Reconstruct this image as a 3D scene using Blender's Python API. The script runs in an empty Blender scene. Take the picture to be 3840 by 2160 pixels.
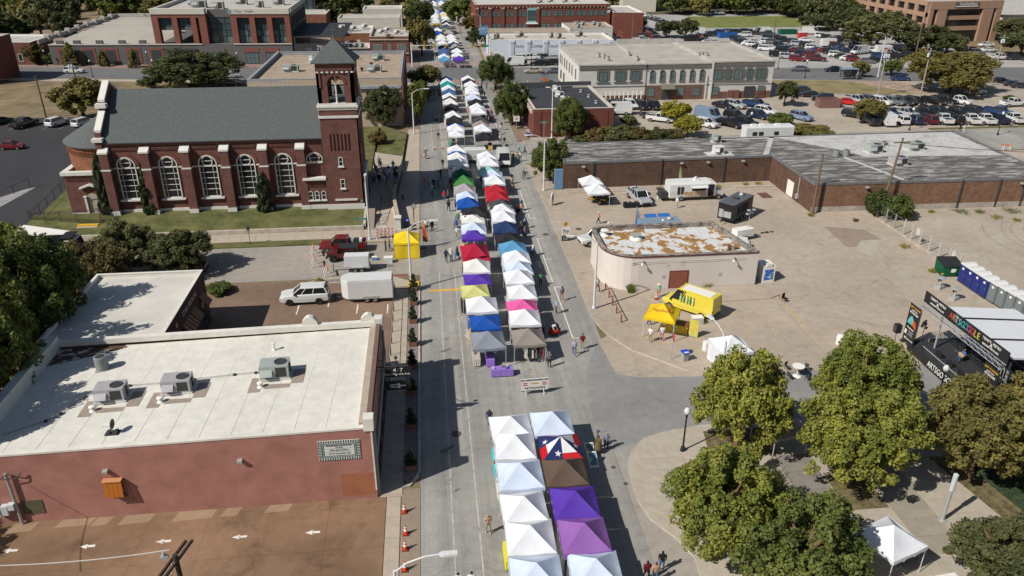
import bpy,bmesh,math,random
import numpy as np
from math import pi,sin,cos,tan,atan2,radians,sqrt,hypot
from mathutils import Vector,Matrix
random.seed(7)
D=bpy.data;SC=bpy.context.scene;COL=SC.collection
FPX,CX,CY=2909.09,1920.0,1080.0
CAM_H=38.0
PIT,ROL,YAW=radians(25.8334),radians(0.14493),radians(6.18755)
_fw=Vector((sin(YAW)*cos(PIT),cos(YAW)*cos(PIT),-sin(PIT)))
_rt=Vector((cos(YAW),-sin(YAW),0));_up=_rt.cross(_fw)
RT=cos(ROL)*_rt+sin(ROL)*_up;UP=-sin(ROL)*_rt+cos(ROL)*_up;FW=_fw
cam=D.cameras.new('camera');cam.sensor_width=36.0;cam.lens=36.0*FPX/3840.0
cam.clip_start=0.5;cam.clip_end=6000
camo=D.objects.new('camera',cam);COL.objects.link(camo)
m3=Matrix((RT,UP,-FW)).transposed()
camo.matrix_world=Matrix.Translation((0,0,CAM_H))@m3.to_4x4()
SC.camera=camo
SUN_EL,SHADOW_AZ=radians(43.0),radians(27.5)
w=D.worlds.new('World');SC.world=w;w.use_nodes=True
nt=w.node_tree;bg=nt.nodes['Background']
sky=nt.nodes.new('ShaderNodeTexSky');sky.sky_type='NISHITA';sky.sun_disc=False
sky.sun_elevation=SUN_EL
sx,sy=-cos(SHADOW_AZ),-sin(SHADOW_AZ)
sky.sun_rotation=atan2(sx,sy)
sky.altitude=200;sky.air_density=1.0;sky.dust_density=1.2;sky.ozone_density=1.0
nt.links.new(sky.outputs[0],bg.inputs[0]);bg.inputs[1].default_value=0.066
sl=D.lights.new('sun','SUN');sl.energy=4.9;sl.angle=radians(0.53);sl.color=(1.0,0.955,0.89)
so=D.objects.new('sun',sl);COL.objects.link(so);so.location=(-60,-40,120)
so.rotation_euler=Vector((cos(SHADOW_AZ)*cos(SUN_EL),sin(SHADOW_AZ)*cos(SUN_EL),-sin(SUN_EL))).to_track_quat('-Z','Y').to_euler()
SC.view_settings.view_transform='Standard';SC.view_settings.look='None'
SC.view_settings.exposure=0.0;SC.view_settings.gamma=1.0;SC.view_settings.use_curve_mapping=False
SC.cycles.max_bounces=5;SC.cycles.diffuse_bounces=2;SC.cycles.glossy_bounces=2
SC.cycles.transmission_bounces=2;SC.cycles.transparent_max_bounces=4
SC.cycles.use_denoising=True
def P(px,py,z=0.0):
 d=RT*((px-CX)/FPX)+UP*(-(py-CY)/FPX)+FW
 t=(z-CAM_H)/d.z
 return(d.x*t,d.y*t)
K=0.372671
def T(c,r,zx,zy,z=0.0):return P(c*960+zx*K,r*540+zy*K,z)
def rise(bx,by,c,r,zx,zy):
 """height above z=0 at which the sight line through a pixel passes the upright through (bx,by)"""
 px,py=c*960+zx*K,r*540+zy*K
 d=RT*((px-CX)/FPX)+UP*(-(py-CY)/FPX)+FW
 t=(bx*FW.x+by*FW.y)/(d.x*FW.x+d.y*FW.y)
 return CAM_H+d.z*t
def dist(x,y):return sqrt(x*x+y*y+CAM_H**2)
MATS={}
def _new(name):
 m=D.materials.new(name);m.use_nodes=True
 return m,m.node_tree.nodes,m.node_tree.links,m.node_tree.nodes['Principled BSDF']
def c4(c):return(c[0],c[1],c[2],1.0)
def mat(name,col,rough=.75,var=.14,scale=1.2,metal=0.0,spec=.3,col2=None,bump=0.0,emit=None):
 if name in MATS:return MATS[name]
 m,N,L,b=_new(name)
 b.inputs['Roughness'].default_value=rough;b.inputs['Metallic'].default_value=metal
 b.inputs['Specular IOR Level'].default_value=spec
 b.inputs['Base Color'].default_value=c4(col)
 if var>0:
  tc=N.new('ShaderNodeTexCoord');no=N.new('ShaderNodeTexNoise')
  no.inputs['Scale'].default_value=scale;no.inputs['Detail'].default_value=5;no.inputs['Roughness'].default_value=.62
  L.new(tc.outputs['Object'],no.inputs['Vector'])
  rp=N.new('ShaderNodeValToRGB');e=rp.color_ramp.elements
  e[0].position=.32;e[1].position=.68
  e[0].color=c4([x*(1-var) for x in col]);e[1].color=c4(col2 if col2 else[min(1,x*(1+var)) for x in col])
  L.new(no.outputs['Fac'],rp.inputs[0]);L.new(rp.outputs[0],b.inputs['Base Color'])
  if bump>0:
   bu=N.new('ShaderNodeBump');bu.inputs['Strength'].default_value=bump;bu.inputs['Distance'].default_value=.05
   L.new(no.outputs['Fac'],bu.inputs['Height']);L.new(bu.outputs[0],b.inputs['Normal'])
 MATS[name]=m;return m
def paving(name,col,dark=.62,cracks=.6,joint=None,stain=.5,rough=.9,tint=None,cs=.13,streak=0):
 """weathered concrete / asphalt: blotches, stains, cracks and saw joints in metres"""
 if name in MATS:return MATS[name]
 m,N,L,b=_new(name);b.inputs['Roughness'].default_value=rough;b.inputs['Specular IOR Level'].default_value=.2
 tc=N.new('ShaderNodeTexCoord')
 def noise(s,det=5,ro=.6,dist=0):
  n=N.new('ShaderNodeTexNoise');n.inputs['Scale'].default_value=s;n.inputs['Detail'].default_value=det
  n.inputs['Roughness'].default_value=ro;n.inputs['Distortion'].default_value=dist
  L.new(tc.outputs['Object'],n.inputs['Vector']);return n.outputs['Fac']
 def ramp(fac,p0,p1,a,c):
  r=N.new('ShaderNodeValToRGB');r.color_ramp.elements[0].position=p0;r.color_ramp.elements[1].position=p1
  r.color_ramp.elements[0].color=c4(a);r.color_ramp.elements[1].color=c4(c);L.new(fac,r.inputs[0]);return r.outputs[0]
 def mul(a,bb,f=1.0):
  x=N.new('ShaderNodeMix');x.data_type='RGBA';x.blend_type='MULTIPLY';x.inputs[0].default_value=f
  L.new(a,x.inputs[6]);L.new(bb,x.inputs[7]);return x.outputs[2]
 t2=tint if tint else[x*.86 for x in col]
 c=ramp(noise(.09,4,.55),.38,.64,t2,col)
 c=mul(c,ramp(noise(1.1,6,.7),.3,.7,(.86,)*3,(1.08,)*3))
 c=mul(c,ramp(noise(14,3,.6),.3,.7,(.9,)*3,(1.07,)*3))
 c=mul(c,ramp(noise(.33,5,.65,.6),.30,.44,(dark,)*3,(1,1,1)),stain)
 if streak:
  mp=N.new('ShaderNodeMapping');mp.inputs['Scale'].default_value=(.75,.012,1);L.new(tc.outputs['Object'],mp.inputs[0])
  sn=N.new('ShaderNodeTexNoise');sn.inputs['Scale'].default_value=1;sn.inputs['Detail'].default_value=6;sn.inputs['Roughness'].default_value=.65;L.new(mp.outputs[0],sn.inputs['Vector'])
  c=mul(c,ramp(sn.outputs['Fac'],.36,.62,(.76,.76,.765),(1.07,1.07,1.06)),streak)
  c=mul(c,ramp(noise(.9,2,.4),.22,.27,(.55,)*3,(1,1,1)),.6)
 if cracks>0:
  nd=N.new('ShaderNodeTexNoise');nd.inputs['Scale'].default_value=.7;nd.inputs['Detail'].default_value=4
  L.new(tc.outputs['Object'],nd.inputs['Vector'])
  va=N.new('ShaderNodeVectorMath');va.operation='MULTIPLY_ADD';va.inputs[1].default_value=(2.4,2.4,0)
  L.new(nd.outputs['Color'],va.inputs[0]);L.new(tc.outputs['Object'],va.inputs[2])
  vo=N.new('ShaderNodeTexVoronoi');vo.feature='DISTANCE_TO_EDGE';vo.inputs['Scale'].default_value=cs
  L.new(va.outputs[0],vo.inputs['Vector'])
  c=mul(c,ramp(vo.outputs['Distance'],.004,.009,(.55,)*3,(1,1,1)),cracks)
 if joint:
  sp=N.new('ShaderNodeSeparateXYZ');L.new(tc.outputs['Object'],sp.inputs[0])
  for k,(ax,per) in enumerate(zip(('X','Y'),joint)):
   if not per:continue
   d=N.new('ShaderNodeMath');d.operation='DIVIDE';d.inputs[1].default_value=per;L.new(sp.outputs[ax],d.inputs[0])
   fr=N.new('ShaderNodeMath');fr.operation='FRACT';L.new(d.outputs[0],fr.inputs[0])
   wdt=.045/per
   c=mul(c,ramp(fr.outputs[0],wdt*.6,wdt,(.6,)*3,(1,1,1)),.75)
 L.new(c,b.inputs['Base Color']);MATS[name]=m;return m
def brick(name,c1,c2,mortar,bw=.24,rh=.085,var=.3):
 if name in MATS:return MATS[name]
 m,N,L,b=_new(name);b.inputs['Roughness'].default_value=.88;b.inputs['Specular IOR Level'].default_value=.2
 tc=N.new('ShaderNodeTexCoord');sp=N.new('ShaderNodeSeparateXYZ');L.new(tc.outputs['Object'],sp.inputs[0])
 ad=N.new('ShaderNodeMath');L.new(sp.outputs['X'],ad.inputs[0]);L.new(sp.outputs['Y'],ad.inputs[1])
 cb=N.new('ShaderNodeCombineXYZ');L.new(ad.outputs[0],cb.inputs[0]);L.new(sp.outputs['Z'],cb.inputs[1])
 bt=N.new('ShaderNodeTexBrick');bt.inputs['Scale'].default_value=1;bt.inputs['Brick Width'].default_value=bw
 bt.inputs['Row Height'].default_value=rh;bt.inputs['Mortar Size'].default_value=.008;bt.inputs['Bias'].default_value=-.1
 bt.inputs['Color1'].default_value=c4(c1);bt.inputs['Color2'].default_value=c4(c2);bt.inputs['Mortar'].default_value=c4(mortar)
 L.new(cb.outputs[0],bt.inputs['Vector'])
 no=N.new('ShaderNodeTexNoise');no.inputs['Scale'].default_value=.8;no.inputs['Detail'].default_value=6;no.inputs['Roughness'].default_value=.7
 L.new(tc.outputs['Object'],no.inputs['Vector'])
 rp=N.new('ShaderNodeValToRGB');rp.color_ramp.elements[0].position=.3;rp.color_ramp.elements[1].position=.7
 rp.color_ramp.elements[0].color=(1-var,)*3+(1,);rp.color_ramp.elements[1].color=(1+var*.6,)*3+(1,)
 L.new(no.outputs['Fac'],rp.inputs[0])
 mx=N.new('ShaderNodeMix');mx.data_type='RGBA';mx.blend_type='MULTIPLY';mx.inputs[0].default_value=1
 L.new(bt.outputs['Color'],mx.inputs[6]);L.new(rp.outputs[0],mx.inputs[7]);L.new(mx.outputs[2],b.inputs['Base Color'])
 bu=N.new('ShaderNodeBump');bu.inputs['Strength'].default_value=.35;bu.inputs['Distance'].default_value=.01
 L.new(bt.outputs['Fac'],bu.inputs['Height']);bu.invert=True;L.new(bu.outputs[0],b.inputs['Normal'])
 MATS[name]=m;return m
def patchy(name,base,patch,lo=.52,hi=.56,scale=.5,stretch=(1,1,1),patch2=None,rough=.9,dist=.5):
 """a coat worn through in sharp-edged patches"""
 if name in MATS:return MATS[name]
 m,N,L,b=_new(name);b.inputs['Roughness'].default_value=rough;b.inputs['Specular IOR Level'].default_value=.2
 tc=N.new('ShaderNodeTexCoord');mp=N.new('ShaderNodeMapping');mp.inputs['Scale'].default_value=stretch
 L.new(tc.outputs['Object'],mp.inputs[0])
 no=N.new('ShaderNodeTexNoise');no.inputs['Scale'].default_value=scale;no.inputs['Detail'].default_value=7
 no.inputs['Roughness'].default_value=.58;no.inputs['Distortion'].default_value=dist;L.new(mp.outputs[0],no.inputs['Vector'])
 rp=N.new('ShaderNodeValToRGB');e=rp.color_ramp.elements
 e[0].position=lo;e[1].position=hi;e[0].color=c4(base);e[1].color=c4(patch)
 if patch2:x=e.new(min(.99,hi+.06));x.color=c4(patch2)
 n2=N.new('ShaderNodeTexNoise');n2.inputs['Scale'].default_value=3.0;n2.inputs['Detail'].default_value=5;L.new(tc.outputs['Object'],n2.inputs['Vector'])
 r2=N.new('ShaderNodeValToRGB');r2.color_ramp.elements[0].color=(.8,.8,.8,1);r2.color_ramp.elements[1].color=(1.1,1.1,1.1,1)
 r2.color_ramp.elements[0].position=.3;r2.color_ramp.elements[1].position=.7
 L.new(no.outputs['Fac'],rp.inputs[0]);L.new(n2.outputs['Fac'],r2.inputs[0])
 mx=N.new('ShaderNodeMix');mx.data_type='RGBA';mx.blend_type='MULTIPLY';mx.inputs[0].default_value=1
 L.new(rp.outputs[0],mx.inputs[6]);L.new(r2.outputs[0],mx.inputs[7]);L.new(mx.outputs[2],b.inputs['Base Color'])
 MATS[name]=m;return m
def leafmat(name,a,c):
 if name in MATS:return MATS[name]
 m,N,L,b=_new(name);b.inputs['Roughness'].default_value=.6;b.inputs['Specular IOR Level'].default_value=.25
 tc=N.new('ShaderNodeTexCoord');no=N.new('ShaderNodeTexNoise');no.inputs['Scale'].default_value=3.2
 no.inputs['Detail'].default_value=7;no.inputs['Roughness'].default_value=.75;L.new(tc.outputs['Object'],no.inputs['Vector'])
 oi=N.new('ShaderNodeObjectInfo');ma=N.new('ShaderNodeMath');ma.operation='MULTIPLY_ADD'
 ma.inputs[1].default_value=.16;ma.inputs[2].default_value=-.08;L.new(oi.outputs['Random'],ma.inputs[0])
 ad=N.new('ShaderNodeMath');L.new(no.outputs['Fac'],ad.inputs[0]);L.new(ma.outputs[0],ad.inputs[1])
 rp=N.new('ShaderNodeValToRGB');rp.color_ramp.elements[0].position=.36;rp.color_ramp.elements[1].position=.64
 rp.color_ramp.elements[0].color=c4(a);rp.color_ramp.elements[1].color=c4(c)
 L.new(ad.outputs[0],rp.inputs[0]);L.new(rp.outputs[0],b.inputs['Base Color'])
 tr=N.new('ShaderNodeBsdfTranslucent');L.new(rp.outputs[0],tr.inputs[0])
 ms=N.new('ShaderNodeMixShader');ms.inputs[0].default_value=.3
 L.new(b.outputs[0],ms.inputs[1]);L.new(tr.outputs[0],ms.inputs[2]);L.new(ms.outputs[0],N['Material Output'].inputs[0])
 MATS[name]=m;return m
def paint(col,name=None,rough=.28):
 n=name or 'car_paint_%d_%d_%d'%tuple(int(x*255) for x in col)
 if n in MATS:return MATS[n]
 m,N,L,b=_new(n);b.inputs['Base Color'].default_value=c4(col);b.inputs['Roughness'].default_value=rough
 b.inputs['Coat Weight'].default_value=.5;b.inputs['Coat Roughness'].default_value=.08
 MATS[n]=m;return m
def cloth(col,rough=.85):
 n='cloth_%d_%d_%d'%tuple(int(x*255) for x in col)
 return mat(n,col,rough,.07,2.5,spec=.15)
def canvas(col):
 n='canopy_fabric_%d_%d_%d'%tuple(int(x*255) for x in col)
 if n in MATS:return MATS[n]
 m=mat(n,col,.6,.09,.9,spec=.25,bump=.25)
 N,L=m.node_tree.nodes,m.node_tree.links;b=N['Principled BSDF']
 tr=N.new('ShaderNodeBsdfTranslucent');tr.inputs[0].default_value=c4(col)
 ms=N.new('ShaderNodeMixShader');ms.inputs[0].default_value=.12
 L.new(b.outputs[0],ms.inputs[1]);L.new(tr.outputs[0],ms.inputs[2]);L.new(ms.outputs[0],N['Material Output'].inputs[0])
 return m
def glassm(name='window_glass',col=(.02,.028,.03),rough=.08):
 if name in MATS:return MATS[name]
 m,N,L,b=_new(name);b.inputs['Base Color'].default_value=c4(col);b.inputs['Roughness'].default_value=rough
 b.inputs['Specular IOR Level'].default_value=.6;MATS[name]=m;return m
class MB:
 def __init__(s):s.v=[];s.f=[];s.m=[]
 def add(s,vs,fs,m=0):
  b=len(s.v);s.v+=[tuple(x) for x in vs];s.f+=[tuple(i+b for i in f) for f in fs];s.m+=[m]*len(fs);return s
 def box(s,x0,x1,y0,y1,z0,z1,m=0):
  return s.add([(x0,y0,z0),(x1,y0,z0),(x1,y1,z0),(x0,y1,z0),(x0,y0,z1),(x1,y0,z1),(x1,y1,z1),(x0,y1,z1)],[(0,3,2,1),(4,5,6,7),(0,1,5,4),(1,2,6,5),(2,3,7,6),(3,0,4,7)],m)
 def obox(s,c,size,rot=0.0,m=0,tilt=None):
  cs,sn=cos(rot),sin(rot);a,b,h=size[0]/2,size[1]/2,size[2]
  vs=[]
  for z in(0,h):
   for x,y in((-a,-b),(a,-b),(a,b),(-a,b)):
    vs.append((c[0]+x*cs-y*sn,c[1]+x*sn+y*cs,c[2]+z))
  return s.add(vs,[(0,3,2,1),(4,5,6,7),(0,1,5,4),(1,2,6,5),(2,3,7,6),(3,0,4,7)],m)
 def prism(s,poly,z0,z1,m=0,mt=None,bottom=False):
  if sum((poly[i][0]*poly[(i+1)%len(poly)][1]-poly[(i+1)%len(poly)][0]*poly[i][1]) for i in range(len(poly)))<0:poly=poly[::-1]
  n=len(poly)
  zt=z1 if callable(z1) else( lambda x,y:z1)
  s.add([(x,y,z0) for x,y in poly]+[(x,y,zt(x,y)) for x,y in poly],[(i,(i+1)%n,n+(i+1)%n,n+i) for i in range(n)],m)
  s.add([(x,y,zt(x,y)) for x,y in poly],[tuple(range(n))],m if mt is None else mt)
  if bottom:s.add([(x,y,z0) for x,y in poly],[tuple(range(n-1,-1,-1))],m)
  return s
 def poly(s,pts,m=0):return s.add(pts,[tuple(range(len(pts)))],m)
 def tube(s,a,b,r,r2=None,n=8,m=0,caps=True):
  a,b=Vector(a),Vector(b);r2=r if r2 is None else r2
  d=(b-a).normalized();u=d.orthogonal().normalized();v=d.cross(u)
  vs=[a+(u*cos(2*pi*i/n)+v*sin(2*pi*i/n))*r for i in range(n)]+[b+(u*cos(2*pi*i/n)+v*sin(2*pi*i/n))*r2 for i in range(n)]
  fs=[(i,(i+1)%n,n+(i+1)%n,n+i) for i in range(n)]
  if caps:fs+=[tuple(range(n-1,-1,-1)),tuple(range(n,2*n))]
  return s.add(vs,fs,m)
 def path(s,pts,r,n=6,m=0):
  for a,b in zip(pts,pts[1:]):s.tube(a,b,r,n=n,m=m)
  return s
 def lathe(s,prof,c=(0,0,0),n=14,m=0):
  vs=[];fs=[]
  for r,z in prof:
   for i in range(n):vs.append((c[0]+r*cos(2*pi*i/n),c[1]+r*sin(2*pi*i/n),c[2]+z))
  for k in range(len(prof)-1):
   for i in range(n):fs.append((k*n+i,k*n+(i+1)%n,(k+1)*n+(i+1)%n,(k+1)*n+i))
  fs.append(tuple(range(n-1,-1,-1)));fs.append(tuple(range((len(prof)-1)*n,len(prof)*n)))
  return s.add(vs,fs,m)
 def loft(s,rings,m=0,caps=True):
  n=len(rings[0]);vs=[p for r in rings for p in r]
  fs=[(k*n+i,k*n+(i+1)%n,(k+1)*n+(i+1)%n,(k+1)*n+i) for k in range(len(rings)-1) for i in range(n)]
  if caps:fs+=[tuple(range(n-1,-1,-1)),tuple(range((len(rings)-1)*n,len(rings)*n))]
  return s.add(vs,fs,m)
 def mesh(s,name):
  me=D.meshes.new(name);me.from_pydata(s.v,[],s.f)
  if any(s.m):me.polygons.foreach_set('material_index',s.m)
  me.update();return me
 def comps(s):
  p=list(range(len(s.v)))
  def f(i):
   while p[i]!=i:p[i]=p[p[i]];i=p[i]
   return i
  for q in s.f:
   for k in q[1:]:p[f(q[0])]=f(k)
  g={}
  for q,m in zip(s.f,s.m):g.setdefault(f(q[0]),[]).append((q,m))
  out=[]
  for L_ in g.values():
   o=MB();ix={}
   for q,m in L_:
    for k in q:
     if k not in ix:ix[k]=len(o.v);o.v.append(s.v[k])
    o.f.append(tuple(ix[k] for k in q));o.m.append(m)
   out.append(o)
  return out
 def build(s,name,mats,parent=None,smooth=False):
  if name in SPLIT and parent is not None:
   c=s.comps()
   if len(c)>1:return[x._build(name,mats,parent,smooth) for x in c][0]
  return s._build(name,mats,parent,smooth)
 def _build(s,name,mats,parent=None,smooth=False):
  me=s.mesh(name)
  if not isinstance(mats,(list,tuple)):mats=[mats]
  for x in mats:me.materials.append(x)
  if smooth:me.polygons.foreach_set('use_smooth',[True]*len(me.polygons))
  return link(name,me,parent)
CH={};WINV={}
SPLIT={'downpipe','deck_pier','brick_surround','corner_pier','pilaster','capital','column','hinge','expansion_joint','pipe_cabinet','corbel','deck_parapet','ledge','relief_band','tower_band','gable_coping','string_course','white_band','steel_canopy','walkway_pad','brick_base','door','front_frame','side_frame','street_front','cover_board','cornice','fascia','brick_frame','posts','roof_seam','membrane_seam','mudguard','skirt','headlight','taillight','louvre','lens','upright'}
def link(name,me,parent=None):
 o=D.objects.new(name,me);COL.objects.link(o)
 if parent is not None:
  o.parent=parent;CH.setdefault(parent.name,[]).append(o)
  if parent.name in WINV:o.matrix_parent_inverse=WINV[parent.name]
 return o
def tag(o,label,cat,group=None):
 o['label']=label;o['category']=cat
 if group:o['group']=group
 return o
def thing(name,label,cat,loc=(0,0,0),rot=0.0,group=None,world=False):
 """an Empty at the base of a thing; with world=True its parts are written in place coordinates"""
 o=D.objects.new(name,None);COL.objects.link(o);o.empty_display_size=.3
 o.location=loc;o.rotation_euler=(0,0,rot);tag(o,label,cat,group)
 if world:WINV[o.name]=Matrix.Translation(-Vector(loc))
 return o
def struct(name,mb,mats,parent=None,smooth=False):
 o=mb.build(name,mats,parent,smooth)
 if parent is None:o['kind']='structure'
 return o
def dup(o,parent=None):
 c=o.copy();COL.objects.link(c)
 if parent is not None:c.parent=parent;CH.setdefault(parent.name,[]).append(c)
 for ch in CH.get(o.name,[]):dup(ch,c)
 return c
def place(proto,used,loc,rot,label,cat,group=None,scale=None):
 """first use moves the prototype itself, later uses copy it with its parts"""
 if proto.name in used:o=dup(proto)
 else:o=proto;used.add(proto.name)
 o.location=loc;o.rotation_euler=(0,0,rot)
 if scale:o.scale=scale
 if 'group' in o.keys():del o['group']
 tag(o,label,cat,group);return o
def setmat(o,idx,m):
 s=o.material_slots[idx];s.link='OBJECT';s.material=m
def text_mesh(body,size,align='CENTER',font_scale_x=1.0,depth=.012):
 cu=D.curves.new('lettering','FONT');cu.body=body;cu.size=size;cu.align_x=align;cu.align_y='CENTER';cu.extrude=depth
 cu.resolution_u=2
 t=D.objects.new('lettering_tmp',cu);COL.objects.link(t)
 dg=bpy.context.evaluated_depsgraph_get();dg.update()
 me=D.meshes.new_from_object(t.evaluated_get(dg));D.objects.remove(t);D.curves.remove(cu)
 if font_scale_x!=1.0:
  for v in me.vertices:v.co.x*=font_scale_x
 me.name='lettering';return me
def letters(body,size,origin,udir,vdir,m,parent,sx=1.0,align='CENTER',name='lettering',depth=.012):
 """lettering written along udir with its tops towards vdir, standing on a surface at origin (parent frame coordinates)"""
 me=text_mesh(body,size,align,sx,depth);me.materials.clear();me.materials.append(m)
 u,v=Vector(udir).normalized(),Vector(vdir).normalized();n=u.cross(v)
 M=Matrix(((u.x,v.x,n.x,origin[0]),(u.y,v.y,n.y,origin[1]),(u.z,v.z,n.z,origin[2]),(0,0,0,1)))
 me.transform(M);return link(name,me,parent)
class Fac:
 """a wall frame: u along the wall, z up, w out of the wall"""
 def __init__(s,ox,oy,dx,dy):
  l=hypot(dx,dy);s.o=(ox,oy);s.d=(dx/l,dy/l);s.n=(dy/l,-dx/l);s.len=l
 def p(s,u,z,w=0.0):return(s.o[0]+s.d[0]*u+s.n[0]*w,s.o[1]+s.d[1]*u+s.n[1]*w,z)
 def box(s,mb,u0,u1,z0,z1,w0,w1,m=0):
  q=[s.p(u,z,w) for z in(z0,z1) for u,w in((u0,w1),(u1,w1),(u1,w0),(u0,w0))]
  return mb.add(q,[(0,3,2,1),(4,5,6,7),(0,1,5,4),(1,2,6,5),(2,3,7,6),(3,0,4,7)],m)
 def rot(s):return atan2(s.d[1],s.d[0])
def arcpts(u,z,r,a0=0.0,a1=pi,n=10):return[(u+r*cos(a0+(a1-a0)*i/n),z+r*sin(a0+(a1-a0)*i/n)) for i in range(n+1)]
def window(root,F,u,z0,z1,w,frame,pane,arch=False,mull=(1,1),fr=.09,proud=.06,sill=None,base=0.0,curtain=None,segm=0):
 """window part (frame, mullions) with its pane as a sub-part; u is the centre"""
 mb=MB();a,b=u-w/2,u+w/2
 if arch:prof=[(b,z0)]+[(x,z) for x,z in arcpts(u,z1-w/2,w/2)]+[(a,z0)]
 elif segm:prof=[(b,z0)]+[(u+w/2*cos(pi*i/6),z1-segm+segm*sin(pi*i/6)) for i in range(7)]+[(a,z0)]
 else:prof=[(b,z0),(b,z1),(a,z1),(a,z0)]
 cu,cz=u,(z0+z1)/2
 inn=[(cu+(x-cu)*(1-2*fr/w),cz+(z-cz)*(1-2*fr/(z1-z0))) for x,z in prof]
 n=len(prof)
 for i in range(n):
  j=(i+1)%n
  o1,o2,i1,i2=prof[i],prof[j],inn[i],inn[j]
  mb.poly([F.p(*o1,base+proud),F.p(*o2,base+proud),F.p(*i2,base+proud),F.p(*i1,base+proud)])
  mb.poly([F.p(*o2,base),F.p(*o2,base+proud),F.p(*o1,base+proud),F.p(*o1,base)])
  mb.poly([F.p(*i1,base+.012),F.p(*i1,base+proud),F.p(*i2,base+proud),F.p(*i2,base+.012)])
 t=fr*.32
 for k in range(1,mull[0]):x=a+(b-a)*k/mull[0];F.box(mb,x-t,x+t,z0+fr,(z1-fr if not arch else z1-w*.2),base+.01,base+proud*.8)
 for k in range(1,mull[1]):z=z0+(z1-z0)*k/mull[1];F.box(mb,a+fr,b-fr,z-t,z+t,base+.01,base+proud*.8)
 if sill:F.box(mb,a-.1,b+.1,z0-.16,z0-.002,base,base+.18)
 o=mb.build('window',frame,root)
 pm=MB();pm.poly([F.p(x,z,base+.014) for x,z in inn]);pm.build('pane',pane,o)
 return o
WHITE=mat('white_trim_paint',(.74,.72,.66),.6,.06,2)
# ================================================================ setting
CONC=paving('road_concrete',(.36,.346,.312),.72,.3,(4.4,12.5),.55,tint=(.285,.275,.25),streak=.8)
CONC2=paving('side_road_concrete',(.36,.325,.275),.74,.2,(5.5,5.2),.45,tint=(.31,.28,.24))
ASPH_BLUE=paving('old_asphalt_road',(.275,.27,.255),.8,.25,None,.4,tint=(.225,.223,.215))
HEMP=paving('avenue_asphalt',(.17,.17,.168),.8,.2,(3.3,None),.35,tint=(.145,.145,.145))
TAN=paving('tan_concrete_lot',(.435,.362,.285),.76,.28,(6.1,5.4),.55,tint=(.375,.312,.245),cs=.1)
TAN2=paving('pale_concrete_lot',(.43,.375,.305),.8,.22,(7.3,6.0),.35,tint=(.36,.305,.245),cs=.09)
BROWN=paving('brown_concrete_lot',(.285,.175,.105),.5,.1,(4.1,4.4),.75,tint=(.165,.10,.06))
BROWN2=paving('brown_parking_concrete',(.26,.175,.12),.68,.12,(5.6,6.4),.5,tint=(.19,.13,.092))
SIDE=paving('pavement_concrete',(.45,.38,.30),.8,.2,None,.35,tint=(.41,.345,.275))
SIDE2=paving('plaza_concrete',(.44,.385,.31),.84,.12,None,.3,tint=(.40,.35,.285))
SIDEG=paving('plaza_concrete_grey',(.26,.235,.205),.84,.12,None,.3)
DARKASPH=paving('dark_asphalt',(.052,.052,.056),.75,.2,None,.4,tint=(.044,.044,.047))
LIGHTLOT=paving('light_lot_concrete',(.40,.385,.36),.8,.4,(6,6),.35)
KERB=mat('kerb_concrete',(.47,.41,.335),.9,.18,1.5)
GRASS=mat('lawn_grass',(.095,.118,.034),.95,.4,.5,col2=(.16,.145,.055),bump=.6)
GRASS_G=mat('green_lawn_grass',(.15,.185,.045),.95,.25,.25,col2=(.20,.215,.065),bump=.4)
DRY=mat('dry_grass',(.22,.175,.09),.95,.4,.22,col2=(.27,.20,.115),bump=.4)
EARTH=mat('bare_earth',(.20,.15,.105),.95,.35,.35,col2=(.27,.215,.155))
MULCH=mat('mulch_bed_ground',(.15,.095,.06),.95,.5,2.5,col2=(.20,.17,.08),bump=.6)
MARK=mat('white_road_paint',(.68,.67,.62),.8,.22,2.2)
MARKW=mat('worn_road_paint',(.43,.41,.37),.85,.25,1.7)
YEL=mat('yellow_road_paint',(.66,.36,.035),.8,.25,2)
YELW=mat('worn_yellow_paint',(.46,.36,.16),.85,.3,1.2)
def sheet(name,poly,z,m):return struct(name,MB().poly([(x,y,z) for x,y in poly]),m)
def rect(x0,x1,y0,y1):return[(x0,y0),(x1,y0),(x1,y1),(x0,y1)]
def slabs(parent,x0,x1,y0,y1,nx,ny,z0,z1,m,gap=.022,name='paving_slab'):
 """a strip of cast slabs, each its own piece, with open joints"""
 dx,dy=(x1-x0)/nx,(y1-y0)/ny
 mb=MB();mb.box(-dx/2+gap/2,dx/2-gap/2,-dy/2+gap/2,dy/2-gap/2,0,z1-z0);me=mb.mesh(name);me.materials.append(m)
 for i in range(nx):
  for j in range(ny):
   o=link(name,me,parent);o.location=(x0+dx*(i+.5),y0+dy*(j+.5),z0+random.uniform(-.004,.004))
struct('ground',MB().poly([(-1500,-60,0),(1500,-60,0),(1500,2600,0),(-1500,2600,0)]),DRY)
sheet('main_street',rect(-1.8,16.0,18,620),.016,CONC)
sheet('side_street',[(-170,82.6),(-1.8,82.6),(-1.8,92.9),(-170,92.9)],.012,CONC2)
sheet('side_road',[(13.2,48.2),(17.6,49.9),(21.2,50.6),(150,50.6),(150,57.6),(25.4,57.7),(22.2,58.0),(17.7,58.3),(16.0,59.2),(15.6,65.3),(13.4,60),(12.6,54)],.024,ASPH_BLUE)
sheet('road_apron',[(15.6,65.3),(16.0,59.2),(17.7,58.3),(22.2,58.0),(25.4,57.7),(22.5,59.0),(20.7,60.8),(18.4,63.1),(16.8,66.2)],.02,TAN)
sheet('cross_street',rect(16.0,190,125.6,139.4),.012,CONC)
sheet('avenue',[(-190,223),(-79,207.9),(-42.7,201.8),(-1.8,196),(21,194.5),(86,192.2),(140,183.0),(260,168),(260,190),(170,201),(97.6,206.6),(25.8,214.6),(-1.8,217),(-74,222.6),(-106.5,227.1),(-190,240)],.022,HEMP)
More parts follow.
